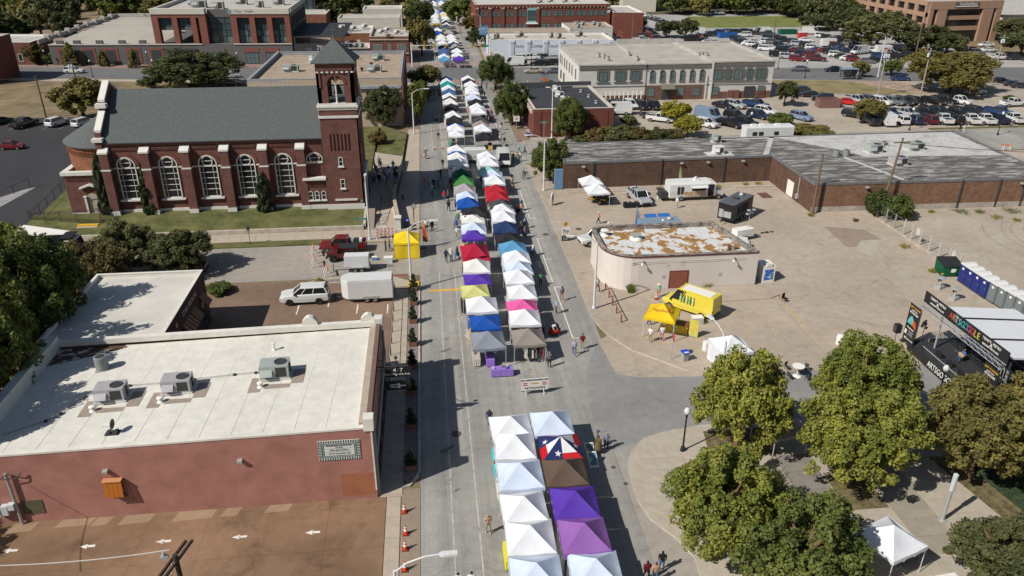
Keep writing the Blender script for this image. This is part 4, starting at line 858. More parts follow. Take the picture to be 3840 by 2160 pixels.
def fence(name,pts,h,label,cat,m,step=1.8,z=0.0,bars=0.0,mesh=None,group=None,r=.03,zf=None):
 t=thing(name,label,cat,(pts[0][0],pts[0][1],z),group=group,world=True);zf=zf or( lambda x,y:z)
 for a,b in zip(pts,pts[1:]):
  L_=hypot(b[0]-a[0],b[1]-a[1]);n=max(1,int(L_/step));pos=[(a[0]+(b[0]-a[0])*i/n,a[1]+(b[1]-a[1])*i/n) for i in range(n+1)]
  for i,p in enumerate(pos):
   if i<n or b is pts[-1]:MB().tube((p[0],p[1],zf(*p)),(p[0],p[1],zf(*p)+h),r*1.5,n=6).build('post',m,t)
  for p,q in zip(pos,pos[1:]):
   MB().tube((p[0],p[1],zf(*p)+h*.96),(q[0],q[1],zf(*q)+h*.96),r,n=5).build('rail',m,t)
   if bars:
    mb=MB();k=int(hypot(q[0]-p[0],q[1]-p[1])/bars)
    for j in range(1,k):x,y=p[0]+(q[0]-p[0])*j/k,p[1]+(q[1]-p[1])*j/k;mb.box(x-.012,x+.012,y-.012,y+.012,zf(x,y)+.12,zf(x,y)+h*.95)
    mb.tube((p[0],p[1],zf(*p)+.12),(q[0],q[1],zf(*q)+.12),r*.7,n=4);mb.build('bar_panel',m,t)
   if mesh:
    mb=MB();k=int(hypot(q[0]-p[0],q[1]-p[1])/.3)
    for j in range(k):
     x,y=p[0]+(q[0]-p[0])*j/k,p[1]+(q[1]-p[1])*j/k;x2,y2=p[0]+(q[0]-p[0])*(j+1)/k,p[1]+(q[1]-p[1])*(j+1)/k
     for zz in range(int(h/.28)):
      mb.add([(x,y,zf(x,y)+.05+zz*.28),(x2,y2,zf(x,y)+.05+zz*.28+.28),(x2,y2,zf(x,y)+.056+zz*.28+.28),(x,y,zf(x,y)+.057+zz*.28)],[(0,1,2,3)])
    mb.build('wire_mesh',mesh,t)
 return t
BLK=mat('black_iron',(.018,.018,.02),.5,.1,4)
fence('iron_fence',[(-53.6,104.2),(-55.0,119.5)],1.5,'black mesh fence along the church lot drive','fence',BLK,3,.3,mesh=BLK)
fence('iron_fence',[(-53.3,103.0),(-46.8,101.6)],1.5,'black railing above the white retaining wall','fence',BLK,2.2,.9,bars=.16)
fence('iron_gate',[(-46.5,101.5),(-43.6,101.2),(-43.4,104.0)],1.9,'black gate at head of the yellow-edged steps','gate',BLK,1.5,.9,bars=.16)
fence('iron_fence',[(-61.0,120.6),(-63.4,110.6),(-72,104.5)],1.4,'black mesh fence beside the concrete ramp','fence',BLK,3.2,.05,mesh=BLK)
stp=thing('garden_steps','flight of concrete steps with a yellow painted edge below church gate','steps',(-45.2,98.5,0),world=True)
for k in range(6):MB().box(-46.4,-43.8,97.95+k*.5,98.45+k*.5,0,.2+k*.16).build('step',YEL if k==5 else SIDE,stp)
t=thing('court_wall','brown brick side wall with stone cap along the church forecourt','wall',(-4.9,110,0),world=True)
pts=[(-4.75,97.5),(-5.0,100),(-5.5,105),(-5.65,109.5),(-5.2,116.5),(-4.9,122)]
for a,b in zip(pts,pts[1:]):
 MB().prism([a,b,(b[0]+.35,b[1]),(a[0]+.35,a[1])],0,1.35,0).build('wall_section',BRICK_CH,t);MB().prism([(a[0]-.06,a[1]),(b[0]-.06,b[1]),(b[0]+.41,b[1]),(a[0]+.41,a[1])],1.352,1.5,0).build('cap',STONE,t)
MB().box(-5.1,-4.3,97.1,97.9,0,1.6).box(-5.2,-4.2,97.0,98.0,1.6,1.78).build('end_pier',CW,t)
t=thing('entrance_steps','stone steps climbing beside the church tower','steps',(-8.4,99,0),world=True)
for k in range(12):MB().box(-8.93,-7.9,97.4+k*.42,97.83+k*.42,0,.16+k*.1).build('step',mat('step_stone',(.33,.27,.215),.9,.15,2),t)
fence('handrail',[(-7.7,97.4),(-7.7,102.4)],.95,'dark handrail beside the entrance steps','handrail',BLK,1.2,.2,zf= lambda x,y:.15+(y-97.4)*.22);fence('handrail',[(-7.2,97.4),(-7.2,106)],.95,'dark handrail along the entrance ramp','handrail',BLK,1.5,.1,zf= lambda x,y:.12+(y-97.4)*.09)
PB=thing('pale_corner_building','pale pink rendered building with rounded corners and a peeling roof','building',(27,80,LZ),world=True)
def rounded(x0,x1,y0,y1,rs,n=7):
 out=[]
 for(cx,cy,a0,r) in((x0,y0,pi,rs[0]),(x1,y0,1.5*pi,rs[1]),(x1,y1,0,rs[2]),(x0,y1,.5*pi,rs[3])):
  if r<.05:out.append((cx,cy));continue
  ox=cx+(r if cx==x0 else-r);oy=cy+(r if cy==y0 else-r)
  for i in range(n+1):a=a0+pi/2*i/n;out.append((ox+r*cos(a),oy+r*sin(a)))
 return out
PPOLY=rounded(18.6,35.8,75.75,85.3,(3.6,0,0,1.6));PPOLY=[(x-(2.0 if x>35 and y>80 else 0),y) for x,y in PPOLY]
PINK=mat('pink_render',(.615,.555,.50),.9,.05,.35,col2=(.65,.59,.535))
flatroof(PB,PPOLY,3.75,.45,.42,PINK,patchy('peeling_white_coat',(.60,.60,.585),(.40,.20,.035),.51,.52,.75,(1,.8,1),patch2=(.30,.17,.07)),patchy('mossy_coping',(.30,.26,.225),(.10,.095,.085),.45,.6,1.2))
mb=MB()
q=PPOLY
for i in range(len(q)):
 a,b=q[i],q[(i+1)%len(q)]
 if min(a[1],b[1])<80 and max(a[0],b[0])<36.5 and not(a[0]>35 and b[0]>33):mb.prism([a,b,(b[0]+(b[1]-a[1])/max(.01,hypot(b[0]-a[0],b[1]-a[1]))*.06,b[1]-(b[0]-a[0])/max(.01,hypot(b[0]-a[0],b[1]-a[1]))*.06),(a[0]+(b[1]-a[1])/max(.01,hypot(b[0]-a[0],b[1]-a[1]))*.06,a[1]-(b[0]-a[0])/max(.01,hypot(b[0]-a[0],b[1]-a[1]))*.06)],4.06,4.18,0)
mb.build('trim_line',mat('maroon_trim',(.12,.035,.035),.7,.1,3),PB)
FPk=Fac(18.6,75.75,1,0)
mb=MB();FPk.box(mb,7.15,9.35,LZ,2.35,0,.05);dd=mb.build('door_frame',mat('maroon_frame',(.16,.045,.035),.7,.1,3),PB)
mb=MB();FPk.box(mb,7.3,9.2,LZ,2.2,.05,.07);mb.build('door',mat('rust_red_door',(.25,.085,.055),.7,.12,1.5),dd)
REL=mat('pale_relief',(.58,.49,.425),.85,.05,2)
mb=MB()
for a,b,z in((2.8,6.7,3.32),(2.8,6.7,3.52),(8.4,15.8,3.32),(8.4,15.8,3.5)):FPk.box(mb,a,b,z,z+.05,0,.035)
for u in(6.7,7.0,8.3,8.6):FPk.box(mb,u,u+.06,2.9,3.6,0,.035)
for k in range(5):mb.add([FPk.p(7.25+k*.2,3.2+(.3 if k%2 else 0),.03),FPk.p(7.45+k*.2,3.2+(0 if k%2 else .3),.03),FPk.p(7.45+k*.2,3.26+(0 if k%2 else .3),.03),FPk.p(7.25+k*.2,3.26+(.3 if k%2 else 0),.03)],[(0,1,2,3)])
mb.build('relief_band',REL,PB)
for u in(6.35,12.8):mb=MB();FPk.box(mb,u,u+.4,1.45,1.85,0,.02);mb.build('notice',mat('notice_grey',(.40,.385,.38),.7,.15,9),PB)
for u,lab in((4.0,'round corner'),(14.3,'square corner')):
 t=thing('wall_light','twin floodlight near the %s of pale pink wall'%lab,'wall light',FPk.p(u,3.65),group=None);mb=MB().box(-.1,.1,-.2,0,0,.1);mb.tube((0,-.2,.05),(-.15,-.5,-.05),.05);mb.build('bracket',METALG,t);MB().lathe([(.05,0),(.13,-.05),(.16,-.2),(.02,-.22)],(-.15,-.55,0),10).build('lamp_head',WHITE,t)
zP=3.76
t=thing('roof_hatch','square grey hatch on a white drum on the peeling roof','roof hatch',(23.4,81.9,zP));MB().lathe([(.75,0),(.6,.2),(.45,.3),(.4,.45)],n=14).build('drum',WHITE,t);MB().box(-.6,.6,-.5,.5,.5,.6).build('lid',METALG,t)
ventpipe(20.0,83.4,zP,.6,.25,'wide white vent drum at rounded edge of the peeling roof',None)
t=thing('roof_vent','rusty vent stub and grey flashing on the peeling roof','roof vent',(33.0,77.6,zP));MB().lathe([(.18,0),(.18,.5),(.24,.52),(.2,.6)],n=10).build('stub',mat('rusty_vent',(.16,.07,.045),.8,.3,6),t);MB().lathe([(.22,0),(.22,.35),(.28,.6),(.1,.7)],(.5,.1,0),10).build('cowl',mat('stone_cowl',(.40,.35,.27),.8,.1,5),t)
for p_,lab in(((20.8,85.0),0),((27.5,85.2),0)):
 t=thing('floodlight','white floodlight on the back parapet of the peeling roof','floodlight',(p_[0],p_[1],4.27),group='floodlights on the peeling roof');MB().tube((0,0,0),(0,0,.3),.03).build('stem',METALG,t);MB().lathe([(.06,.25),(.15,.35),(.15,.5),(.04,.56)],n=10).build('lamp_head',WHITE,t)
LB=thing('long_brick_building','long low brown brick building with dark streaked flat roof','building',(55,110,LZ),world=True)
STREAK=patchy('streaked_tar_roof',(.115,.108,.10),(.40,.385,.36),.46,.66,1.1,(.35,1.5,1),dist=.1)
LPOLY=[(19.9,111.2),(52.6,111.9),(52.8,97.9),(88.5,97.2),(90.0,123.3),(20.6,122.0)]
mb=MB()
for a,b in zip(LPOLY,LPOLY[1:]+LPOLY[:1]):mb.poly([(a[0],a[1],0),(b[0],b[1],0),(b[0],b[1],4.25),(a[0],a[1],4.25)],0 if a[0]<52.7 else 1)
mb.build('wall',[BRICK_DK,BRICK_RU],LB)
mb=MB();mb.poly([(20.1,111.4,4.2),(52.9,112.1,4.2),(53.1,98.1,4.2),(88.3,97.4,4.2),(89.8,123.1,4.2),(20.8,121.8,4.2)]);rf=mb.build('roof',STREAK,LB)
mb=MB()
for a,b in zip(LPOLY,LPOLY[1:]+LPOLY[:1]):
 d=Vector((b[0]-a[0],b[1]-a[1])).normalized();nn=Vector((d.y,-d.x));mb.prism([(a[0]+nn.x*.06,a[1]+nn.y*.06),(b[0]+nn.x*.06,b[1]+nn.y*.06),(b[0]-nn.x*.22,b[1]-nn.y*.22),(a[0]-nn.x*.22,a[1]-nn.y*.22)],4.02,4.34,0)
mb.build('roof_edge',mat('grey_roof_edge',(.15,.15,.155),.7,.15,2),LB)
WHR=patchy('white_coated_roof',(.50,.49,.465),(.36,.345,.32),.5,.68,.6)
mb=MB();mb.poly([(57,122.7,4.215),(65.6,112.8,4.215),(66.6,110.0,4.215),(88.4,108.8,4.215),(89.2,122.9,4.215)]);mb.build('coated_roof',WHR,rf)
mb=MB()
for a,b,w_ in(((51.6,112.2),(57,122.6),.8),((49.0,112.2),(53.0,112.2),.5),((63.3,110),(66.3,98.0),.5),((46,121.6),(57.2,122.2),.5)):
 d=Vector((b[0]-a[0],b[1]-a[1])).normalized();nn=Vector((-d.y,d.x))*w_/2;mb.prism([(a[0]-nn.x,a[1]-nn.y),(b[0]-nn.x,b[1]-nn.y),(b[0]+nn.x,b[1]+nn.y),(a[0]+nn.x,a[1]+nn.y)],4.2,4.26,0)
mb.build('expansion_joint',WHR,rf)
FL1=Fac(19.9,111.2,32.7,.7);FL2=Fac(52.8,97.9,35.7,-.7);FL3=Fac(52.6,111.9,.2,-14)
mb=MB()
for u in(4.4,15.0,25.0):FL1.box(mb,u,u+.22,LZ,4.3,0,.14)
for u in(1.2,27.2,31.0,21.5):FL2.box(mb,u,u+.22,LZ,4.3,0,.14)
mb.build('downpipe',METALD,LB)
mb=MB();FL2.box(mb,0,35.7,LZ,.85,0,.05);mb.build('plinth',mat('grey_plinth',(.36,.32,.27),.9,.25,.8),LB)
mb=MB();FL3.box(mb,6.2,8.2,.25,2.5,0,.06);mb.build('door',WHITE,LB);mb=MB();FL1.box(mb,30.6,31.8,.2,2.4,0,.05);mb.build('door',mat('brown_door',(.14,.075,.055),.7,.1,3),LB)
mb=MB();FL1.box(mb,-1.4,-.1,.15,3.2,-.6,.0);mb.build('blue_panel',mat('blue_wall_paint',(.13,.23,.36),.7,.15,2),LB)
mb=MB();FL3.box(mb,9.6,10.1,.7,1.4,0,.3);FL3.box(mb,9.75,9.9,1.4,4.0,.05,.15);mb.build('meter_box',METALG,LB)
mb=MB();FL3.box(mb,5.2,7.6,LZ,LZ+.02,2.6,4.2);mb.build('door_mat',mat('rusty_plate',(.14,.07,.05),.8,.3,5),LB)
for F,us in((FL1,(2.9,18.2,22.4,28.0)),(FL2,(7.6,38.0-7.5))):
 for u in us:
  x,y,z=F.p(u,3.5);t=thing('wall_light','grey box floodlight high on the long brown brick wall','wall light',(x,y,3.5),group='floodlights on the long brick wall');MB().box(-.22,.22,-.4,0,0,.22).build('hood',METALG,t);MB().box(-.18,.18,-.36,-.04,-.05,0).build('lens',GLASSG,t)
for u in(31.9,33.4,34.9):
 x,y,z=FL2.p(u,2.0);t=thing('window_unit','white box air unit through the rustic brick wall','air unit',(x,y,2.0),group='box air units in the rustic brick wall');MB().box(-.35,.35,-.5,0,0,.5).build('casing',WHITE,t);MB().box(-.28,.28,-.52,-.5,.06,.44).build('grille',METALD,t)
WUN=mat('white_unit',(.60,.60,.57),.6,.06,2)
hvac(44.6,114.0,4.22,1.5,1.3,1.2,'white square air unit alone on dark streaked roof',0,WUN,False);MB().box(42.6,46.8,112.6,115.0,4.205,4.235).build('walkway_pad',WHR,LB)
hvac(69.2,112.3,4.22,2.2,1.6,1.3,'pale green air unit on the white coated roof',.1,UNITG);hvac(76.5,113.2,4.22,2.6,1.6,1.2,'long grey-green air unit on the white coated roof',.1,UNITG);hvac(69.3,105.6,4.22,2.3,1.6,1.2,'grey air unit with tan panel on dark roof',.1,UNITP)
for x in(62.4,64.0):condenser(x,110.9,4.22,.5,.9,'small condenser at corner of the streaked dark roof','paired condensers on the streaked roof')
hvac(46.6,120.4,4.22,1.3,1.1,1.3,'grey-green air unit at back edge of dark roof',0,UNITG,False);hvac(72.5,115.6,4.22,1.5,1.0,.7,'low grey air unit on the white coated roof',0,UNITP)
B2=thing('red_corner_building','small red brick building with black flat roof','building',(27,152,LZ),world=True)
flatroof(B2,[(19.3,141.7),(34.4,141.7),(34.0,163.0),(19.1,163.2)],4.95,.35,.45,BRICK_RED,mat('black_roof_membrane',(.045,.047,.053),.8,.15,.4),mat('cream_coping',(.50,.46,.40),.8,.12,1))
hR=MB();hR.box(19.2,34.2,162.6,163.2,4.95,6.1);hR.build('back_parapet',mat('black_parapet',(.06,.062,.066),.7,.1,2),B2)
for x,y in((26.4,159.3),(26.1,154.0),(26.3,149.0)):hvac(x,y,4.97,1.5,1.4,1.1,'white square air unit on the black roof',0,WUN,True,'white air units on the black roof')
for x,y in((31.2,158),(31.8,153),(32.2,147.5)):ventpipe(x,y,4.97,.4,.16,'grey stub vent on the black roof','stub vents on the black roof',METALG)
F2=Fac(19.3,163.2,0,-1)
for u in(3,7,11,15,18.6):window(B2,F2,u,1.0,3.4,1.9,METALD,GLASS,mull=(2,1))
mb=MB();FB2=Fac(19.3,141.7,1,0);FB2.box(mb,1.2,1.5,0,4.9,0,.08);FB2.box(mb,14.0,14.06,0,4.9,0,.06);mb.build('pilaster',brick('red_brick_dark',(.12,.04,.03),(.1,.035,.028),(.1,.05,.04)),B2)
mb=MB()
for k in range(9):F2.box(mb,1+k*2.2,2.4+k*2.2,4.2,4.95,.02,.3)
mb.build('corbel',MATS['cream_coping'],B2)
G2=thing('grey_office_block','grey rendered two-storey block with arched windows and dark cornice','building',(55,184,LZ),world=True)
GREY=mat('warm_grey_render',(.57,.555,.51),.85,.08,.6);TAUPE=mat('taupe_trim',(.145,.135,.12),.8,.08,2);BRICK_G=brick('mixed_brick',(.19,.085,.06),(.13,.062,.05),(.16,.12,.1))
secs=[(33.2,48.2,170.9,198.5,8.0),(48.2,63.2,171.1,200.3,8.0),(63.2,77.6,171.0,198.4,8.25)]
G_ROOF=mat('gritty_grey_roof',(.40,.365,.315),.95,.14,.25)
for x0,x1,y0,y1,h in secs:
 mb=MB();mb.box(x0,x1,y0,y1,0,h-.1);mb.build('wall',GREY,G2)
 mb=MB();mb.poly([(x0+.3,y0+.3,h-.08),(x1-.3,y0+.3,h-.08),(x1-.3,y1-.3,h-.08),(x0+.3,y1-.3,h-.08)]);mb.build('roof',G_ROOF,G2)
 mb=MB();mb.box(x0-.02,x1-.002,y0-.25,y0+.3,h-.12,h+.14);mb.box(x0-.2 if x0<34 else x0+.01,x0+.35,y0+.3,y1-.3,h-.12,h+.3);mb.box(x1-.35,x1-.01,y0+.3,y1-.3,h-.12,h+.3);mb.box(x0,x1-.002,y1-.3,y1,h-.12,h+(1.2 if x0>47 and x0<50 else .4));mb.build('parapet',GREYROOF,G2)
 mb=MB();mb.box(x0+.01,x1-.02,y0-.18,y0-.002,h-.95,h-.14);mb.build('cornice',TAUPE,G2)
 mb=MB();mb.box(x0+.02,x1-.03,y0-.09,y0-.003,3.2,3.35);mb.build('belt_course',TAUPE,G2)
FG=Fac(33.2,170.9,1,0);x_off=-33.2
for x,w_,s_ in((38.6,1.9,.35),(42.5,1.9,.35),(45.9,1.9,.35),(64.6,1.9,.35),(67.0,1.1,.2),(69.4,1.9,.35),(72.0,1.1,.2),(74.6,1.9,.35)):
 mb=MB();pr=[(x+x_off+w_*.75,4.75)]+[(x+x_off+w_*.75*cos(pi*i/6),6.7+s_*1.6*sin(pi*i/6)) for i in range(7)]+[(x+x_off-w_*.75,4.75)]
 mb.poly([FG.p(u,z,.1) for u,z in pr]);n_=len(pr)
 for i in range(n_-1):mb.poly([FG.p(*pr[i],0),FG.p(*pr[i+1],0),FG.p(*pr[i+1],.1),FG.p(*pr[i],.1)])
 FG.box(mb,x+x_off-w_*.8,x+x_off+w_*.8,4.1,4.32,0,.22);mb.build('window_surround',TAUPE,G2)
 window(G2,FG,x+x_off,4.35,6.6,w_,mat('dark_taupe',(.09,.085,.075),.7,.05,2),GLASSG,mull=(2,1),base=.1,segm=.15)
for k in range(6):window(G2,FG,49.75+k*2.27+x_off,4.2,6.7,1.15,TAUPE,GLASSG,mull=(1,2),fr=.14,sill=True,base=-.19,segm=.4,proud=.16)
mb=MB();FG.box(mb,15.02,28.4,LZ,3.2,-.2,.04);FG.box(mb,30.05,44.3,LZ,1.7,-.1,.05);FG.box(mb,4,14.9,LZ,1.3,0,.05);mb.build('brick_base',BRICK_G,G2)
for x,w_ in((49.6,1.6),(56.4,1.6),(60.0,1.6),(64.4,1.7),(75.2,1.7)):window(G2,FG,x+x_off,1.0,2.9,w_,TAUPE,GLASSG,base=.06,fr=.12)
mb=MB();FG.box(mb,19.0,21.2,LZ,2.5,.04,.1);FG.box(mb,38.0,40.6,LZ,2.8,.05,.1);mb.build('door',METALD,G2)
mb=MB();mb.add([FG.p(18.6,3.6,.05),FG.p(21.6,3.6,.05),FG.p(21.8,2.7,1.3),FG.p(18.4,2.7,1.3)],[(0,1,2,3)]);mb.build('canopy',mat('olive_metal_roof',(.16,.155,.115),.6,.1,3),G2)
mb=MB();FG.box(mb,30.0,30.35,0,8.2,0,.25);FG.box(mb,28.9,29.05,0,5.5,0,.12);mb.build('downpipe',GREY,G2)
for k in range(9):x=39.2+k*1.0;mb=MB();FG.box(mb,x+x_off,x+x_off+.2,LZ,2.4,.5,.75);mb.build('fin_post',WHITE,G2)
mb=MB()
for u in(34.2,35.6):FG.box(mb,u,u+1.2,LZ,2.0,.05,.45)
FG.box(mb,40.9,42.9,.4,.7,.05,.4)
for k in range(4):FG.box(mb,41.0+k*.5,41.2+k*.5,.5,1.9,.1,.3)
mb.build('pipe_cabinet',mat('brown_cabinet',(.17,.075,.055),.7,.1,3),G2)
FGs=Fac(33.2,198.5,0,-1)
for u in(2.6,5.2,9.0,12,15.6,19.0,23.6):window(G2,FGs,u,4.3,6.6,1.2,TAUPE,GLASSG,arch=False,mull=(1,2),segm=.3,fr=.14);
for u in(4.2,8.5):window(G2,FGs,u,.8,2.9,1.8,TAUPE,GLASS)
for x,y in((39.6,181.5),(40.4,179.6),(40.7,176.6),(47.0,182.6),(47.2,175.8),(62.8,179.6),(63.9,180.4),(64.6,179.4)):condenser(x,y,7.95,.5,.95,'round grey condenser on the gritty roof of the grey block','condensers on the grey block',(.36,.36,.34))
PC=thing('coffee_shop','white rendered coffee shop with fluted pilasters and blue wall lettering','shop',(36,234,.1),world=True)
PWH=mat('blue_white_render',(.55,.575,.63),.8,.04,.5)
flatroof(PC,[(18.2,228.2),(53.6,226.2),(53.6,240.2),(18.2,241.5)],4.95,.35,.4,PWH,mat('dirty_cream_roof',(.45,.42,.36),.9,.14,.3),WHITE)
FPc=Fac(18.2,228.2,35.4,-2.0);BLUEL=mat('slate_blue_lettering',(.09,.17,.25),.6,.05,3)
for u in(6.4,11.1,16.0,20.6,25.4,30.1,34.8):
 mb=MB()
 for k in range(4):FPc.box(mb,u-.5+k*.27,u-.3+k*.27,.1,5.0,0,.18)
 FPc.box(mb,u-.65,u+.6,4.6,5.32,0,.3);mb.build('pilaster',PWH,PC)
for u,t_ in((8.6,'PARIS'),(13.4,'COFFEE'),(18.2,'SHOP')):letters(t_,1.08,FPc.p(u,3.55,.03),(FPc.d[0],FPc.d[1],0),(0,0,1),BLUEL,PC,.92)
for x,y,sx_,lab in((20.6,233,1.6,'white rooftop unit at street end of coffee shop roof'),(27.6,236,2.6,'large grey exhaust unit on the coffee shop roof'),(36.5,233.6,1.5,'white rooftop unit on coffee shop roof'),(38.6,232.5,1.8,'cream rooftop unit on coffee shop roof'),(45.2,235.5,2.4,'low rooftop unit on coffee shop roof')):hvac(x,y,4.97,sx_,1.4,1.5,lab,0,GREYROOF)
t=thing('shop_sign','blue neon-framed vertical coffee shop sign at street corner','sign',(18.0,231,0),world=True)
MB().tube((18.0,231,0),(18.0,231,8.6),.16).build('post',METALG,t);MB().box(15.4,17.8,230.9,231.1,6.4,8.8).build('board',mat('blue_sign',(.10,.22,.36),.6,.2,2),t)
letters('PARIS',.8,(16.6,230.87,8.2),(1,0,0),(0,0,1),mat('pale_blue_lettering',(.45,.6,.75),.5,0),t);letters('COFFEE',.6,(16.6,230.87,7.2),(1,0,0),(0,0,1),MATS['pale_blue_lettering'],t)
BG=thing('beige_hall','broad flat-roofed hall with peeling cream side wall and grey parapet','building',(-20,175,0),world=True)
CREAM=patchy('peeling_cream_wall',(.45,.36,.265),(.30,.32,.36),.6,.68,.5,(.3,.3,1.2))
BPOLY=[(-34,154),(-4.9,153.2),(-4.9,186.0),(-33.6,187)]
flatroof(BG,BPOLY,8.6,.7,.5,CREAM,TANROOF,mat('grey_coping',(.27,.28,.30),.7,.15,.6))
FBg=Fac(-4.9,153.2,0,1);mb=MB();FBg.box(mb,-.3,32.9,0,9.2,.003,.3);mb.build('street_front',BRICK_CH,BG)
mb=MB();mb.box(-34,-5.1,153.0,153.9,7.4,7.9);mb.build('blue_band',mat('faded_blue_band',(.27,.31,.36),.8,.15,.7),BG)
for u in(6,14,22,29):window(BG,FBg,u,.8,3.2,3.0,METALD,GLASS,base=.31);window(BG,FBg,u,5,7,1.6,METALD,GLASS,base=.31)
FBf=Fac(-34,154,29.1,-.8);window(BG,FBf,23,4.8,6.8,1.6,METALD,GLASS)
for x,y,a,m_ in((-27.6,166,3.2,UNITG),(-10.5,177.5,2.6,UNITG),(-10.6,164,2.8,UNITG),(-23.2,173.5,1.6,UNITP),(-24.4,176.5,1.5,WUN),(-21.0,174.5,1.8,UNITP)):hvac(x,y,8.62,a,1.5,1.3,'grey-green air unit on the tan gravel roof' if m_ is UNITG else 'small pale air unit on the tan gravel roof',0,m_,group='air units on the tan gravel roof')
for x,y in((-11.6,171),(-21.6,165.5),(-13.2,165),(-15,180)):t=thing('roof_ventilator','dark mushroom ventilator on the tan gravel roof','ventilator',(x,y,8.62),group='mushroom ventilators');MB().lathe([(.2,0),(.2,.4),(.4,.45),(.35,.7),(.05,.8)],n=10).build('cowl',mat('dark_cowl',(.05,.035,.03),.7,.1,4),t)
O7=thing('brick_office_block','brick and glass office block over a dark podium with parking deck','building',(-60,235,.1),world=True)
CHAR=mat('charcoal_render',(.115,.11,.108),.8,.07,.6);CREAMP=mat('cream_parapet',(.52,.49,.42),.8,.06,.8)
F7=Fac(-101.5,229.8,65.2,-4.2);ux= lambda x:(x+101.5)*F7.len/65.2
yb=292
mb=MB();mb.prism([(-101.5,229.8),(-36.3,225.6),(-36.3,258),(-60,yb),(-104.5,yb)],0,5.5,0);mb.build('podium',CHAR,O7)
mb=MB();mb.poly([(-101.2,230.4,5.53),(-72,228.6,5.53),(-72,yb-1,5.53),(-104,yb-1,5.53)]);mb.build('parking_deck',paving('deck_concrete',(.43,.40,.34),.8,.2,(8,None),.3),O7)
mb=MB();mb.box(-104.7,-104.3,231,yb,5.5,6.6);mb.box(-104.6,-72,yb-.4,yb,5.5,6.6)
for k in range(8):mb.box(-104.9,-103.6,236+k*7,237.2+k*7,5.5,7.2)
mb.prism([(-82,262),(-72.1,250),(-72.1,250.6),(-82,262.6)],5.5,6.7,0);mb.build('deck_parapet',GREYROOF,O7)
mb=MB()
for x in(-98.5,-94,-88,-82,-76.5):F7.box(mb,ux(x)-.9,ux(x)+.9,5.5,6.5,-.8,-.1)
mb.build('deck_pier',CHAR,O7);mb=MB();F7.box(mb,0,ux(-60.5),5.35,5.6,-.1,.2);F7.box(mb,ux(-52),F7.len,5.35,5.6,-.1,.2);mb.build('ledge',CREAMP,O7)
mb=MB()
for x in(-97.6,-91.4,-85.4,-79.3,-73.2):F7.box(mb,ux(x)-2.0,ux(x)+2.0,.6,4.6,0,.1)
for x in(-47.5,-42.0):F7.box(mb,ux(x)-2.0,ux(x)+2.0,3.3,4.4,0,.1)
mb.build('brick_surround',BRICK_701,O7)
for x in(-97.6,-91.4,-85.4,-79.3,-73.2):mb=MB();F7.box(mb,ux(x)-1.35,ux(x)+1.35,.6,4.0,.1,.13);mb.build('opening_grille',METALD,O7)
for x in(-66,-57.5,-47.5,-42.0,-38.5):window(O7,F7,ux(x),.3,3.2,3.4,METALD,GLASSG,mull=(3,2))
mb=MB();F7.box(mb,ux(-71),ux(-62),4.1,4.25,0,2.0)
for k in range(12):F7.box(mb,ux(-71)+k*.75,ux(-71)+k*.75+.08,4.25,4.33,0,2.0)
mb.build('steel_canopy',METALD,O7)
mb=MB();mb.prism([(-71.5,230.8),(-36.5,228.5),(-36.3,257.5),(-62,280),(-71.5,280)],9.3,13.2,0)
mb.prism([(-60.6,230.8),(-36.5,229.2),(-36.3,257.5),(-60.6,268)],5.5,13.2,0);mb.build('core',METALD,O7)
mb=MB();posts=[(-72.2,1.7),(-67.0,1.4),(-62.0,1.4),(-59.6,1.9),(-51.3,1.6),(-46.4,1.4),(-41.8,1.4),(-37.0,1.4)]
for x,w_ in posts:F7.box(mb,ux(x)-w_/2,ux(x)+w_/2,5.6,12.3,-2.0,-.3)
F7.box(mb,ux(-73.1),ux(-58.7),12.3,13.2,-2.0,-.3);F7.box(mb,ux(-52.2),F7.len,12.3,13.2,-2.0,-.3);bp=mb.build('brick_frame',BRICK_701,O7)
mb=MB()
F7.box(mb,ux(-73.1),ux(-58.7),13.2,14.6,-2.0,-.1);F7.box(mb,ux(-52.2),F7.len+.05,13.2,14.6,-2.0,-.1);mb.build('cornice',CREAMP,O7)
mb=MB();F7.box(mb,ux(-58.6),ux(-52.3),12.2,14.2,-3.0,-2.2);F7.box(mb,ux(-73),ux(-59.6),9.0,9.8,-2.2,-1.2);mb.build('fascia',CHAR,O7)
mb=MB();mb.prism([(-73.0,231.5),(-36.5,228.7),(-36.5,257),(-62,279.5),(-73.0,279.5)],13.1,13.5,0);mb.build('roof',GREYROOF,O7)
mb=MB();mb.box(-73.3,-72.6,231,280,12.8,14.4);mb.box(-36.6,-36.1,228.5,257,13.2,14.6);mb.build('parapet',CREAMP,O7)
TEAL=glassm('teal_curtain_glass',(.055,.085,.09),.06);TEAL2=glassm('pale_blind_glass',(.14,.19,.19),.15)
def curtain(u0,u1,z0,z1,nx,nz,w_,low=0):
 mb=MB()
 for k in range(nx+1):x=u0+(u1-u0)*k/nx;F7.box(mb,x-.06,x+.06,z0,z1,w_-.02,w_+.1)
 for k in range(nz+1):z=z0+(z1-z0)*k/nz;F7.box(mb,u0,u1,z-.05,z+.05,w_-.02,w_+.1)
 o=mb.build('window',METALD,O7)
 for i in range(nx):
  for j in range(nz):
   p_=MB();a,b=u0+(u1-u0)*i/nx,u0+(u1-u0)*(i+1)/nx;c,d=z0+(z1-z0)*j/nz,z0+(z1-z0)*(j+1)/nz
   p_.poly([F7.p(a,c,w_),F7.p(b,c,w_),F7.p(b,d,w_),F7.p(a,d,w_)]);p_.build('pane',TEAL2 if j<low and random.random()<.8 else TEAL,o)
for a,b in zip(posts[:3],posts[1:4]):curtain(ux(a[0])+a[1]/2,ux(b[0])-b[1]/2,9.7,12.3,3,2,-1.4)
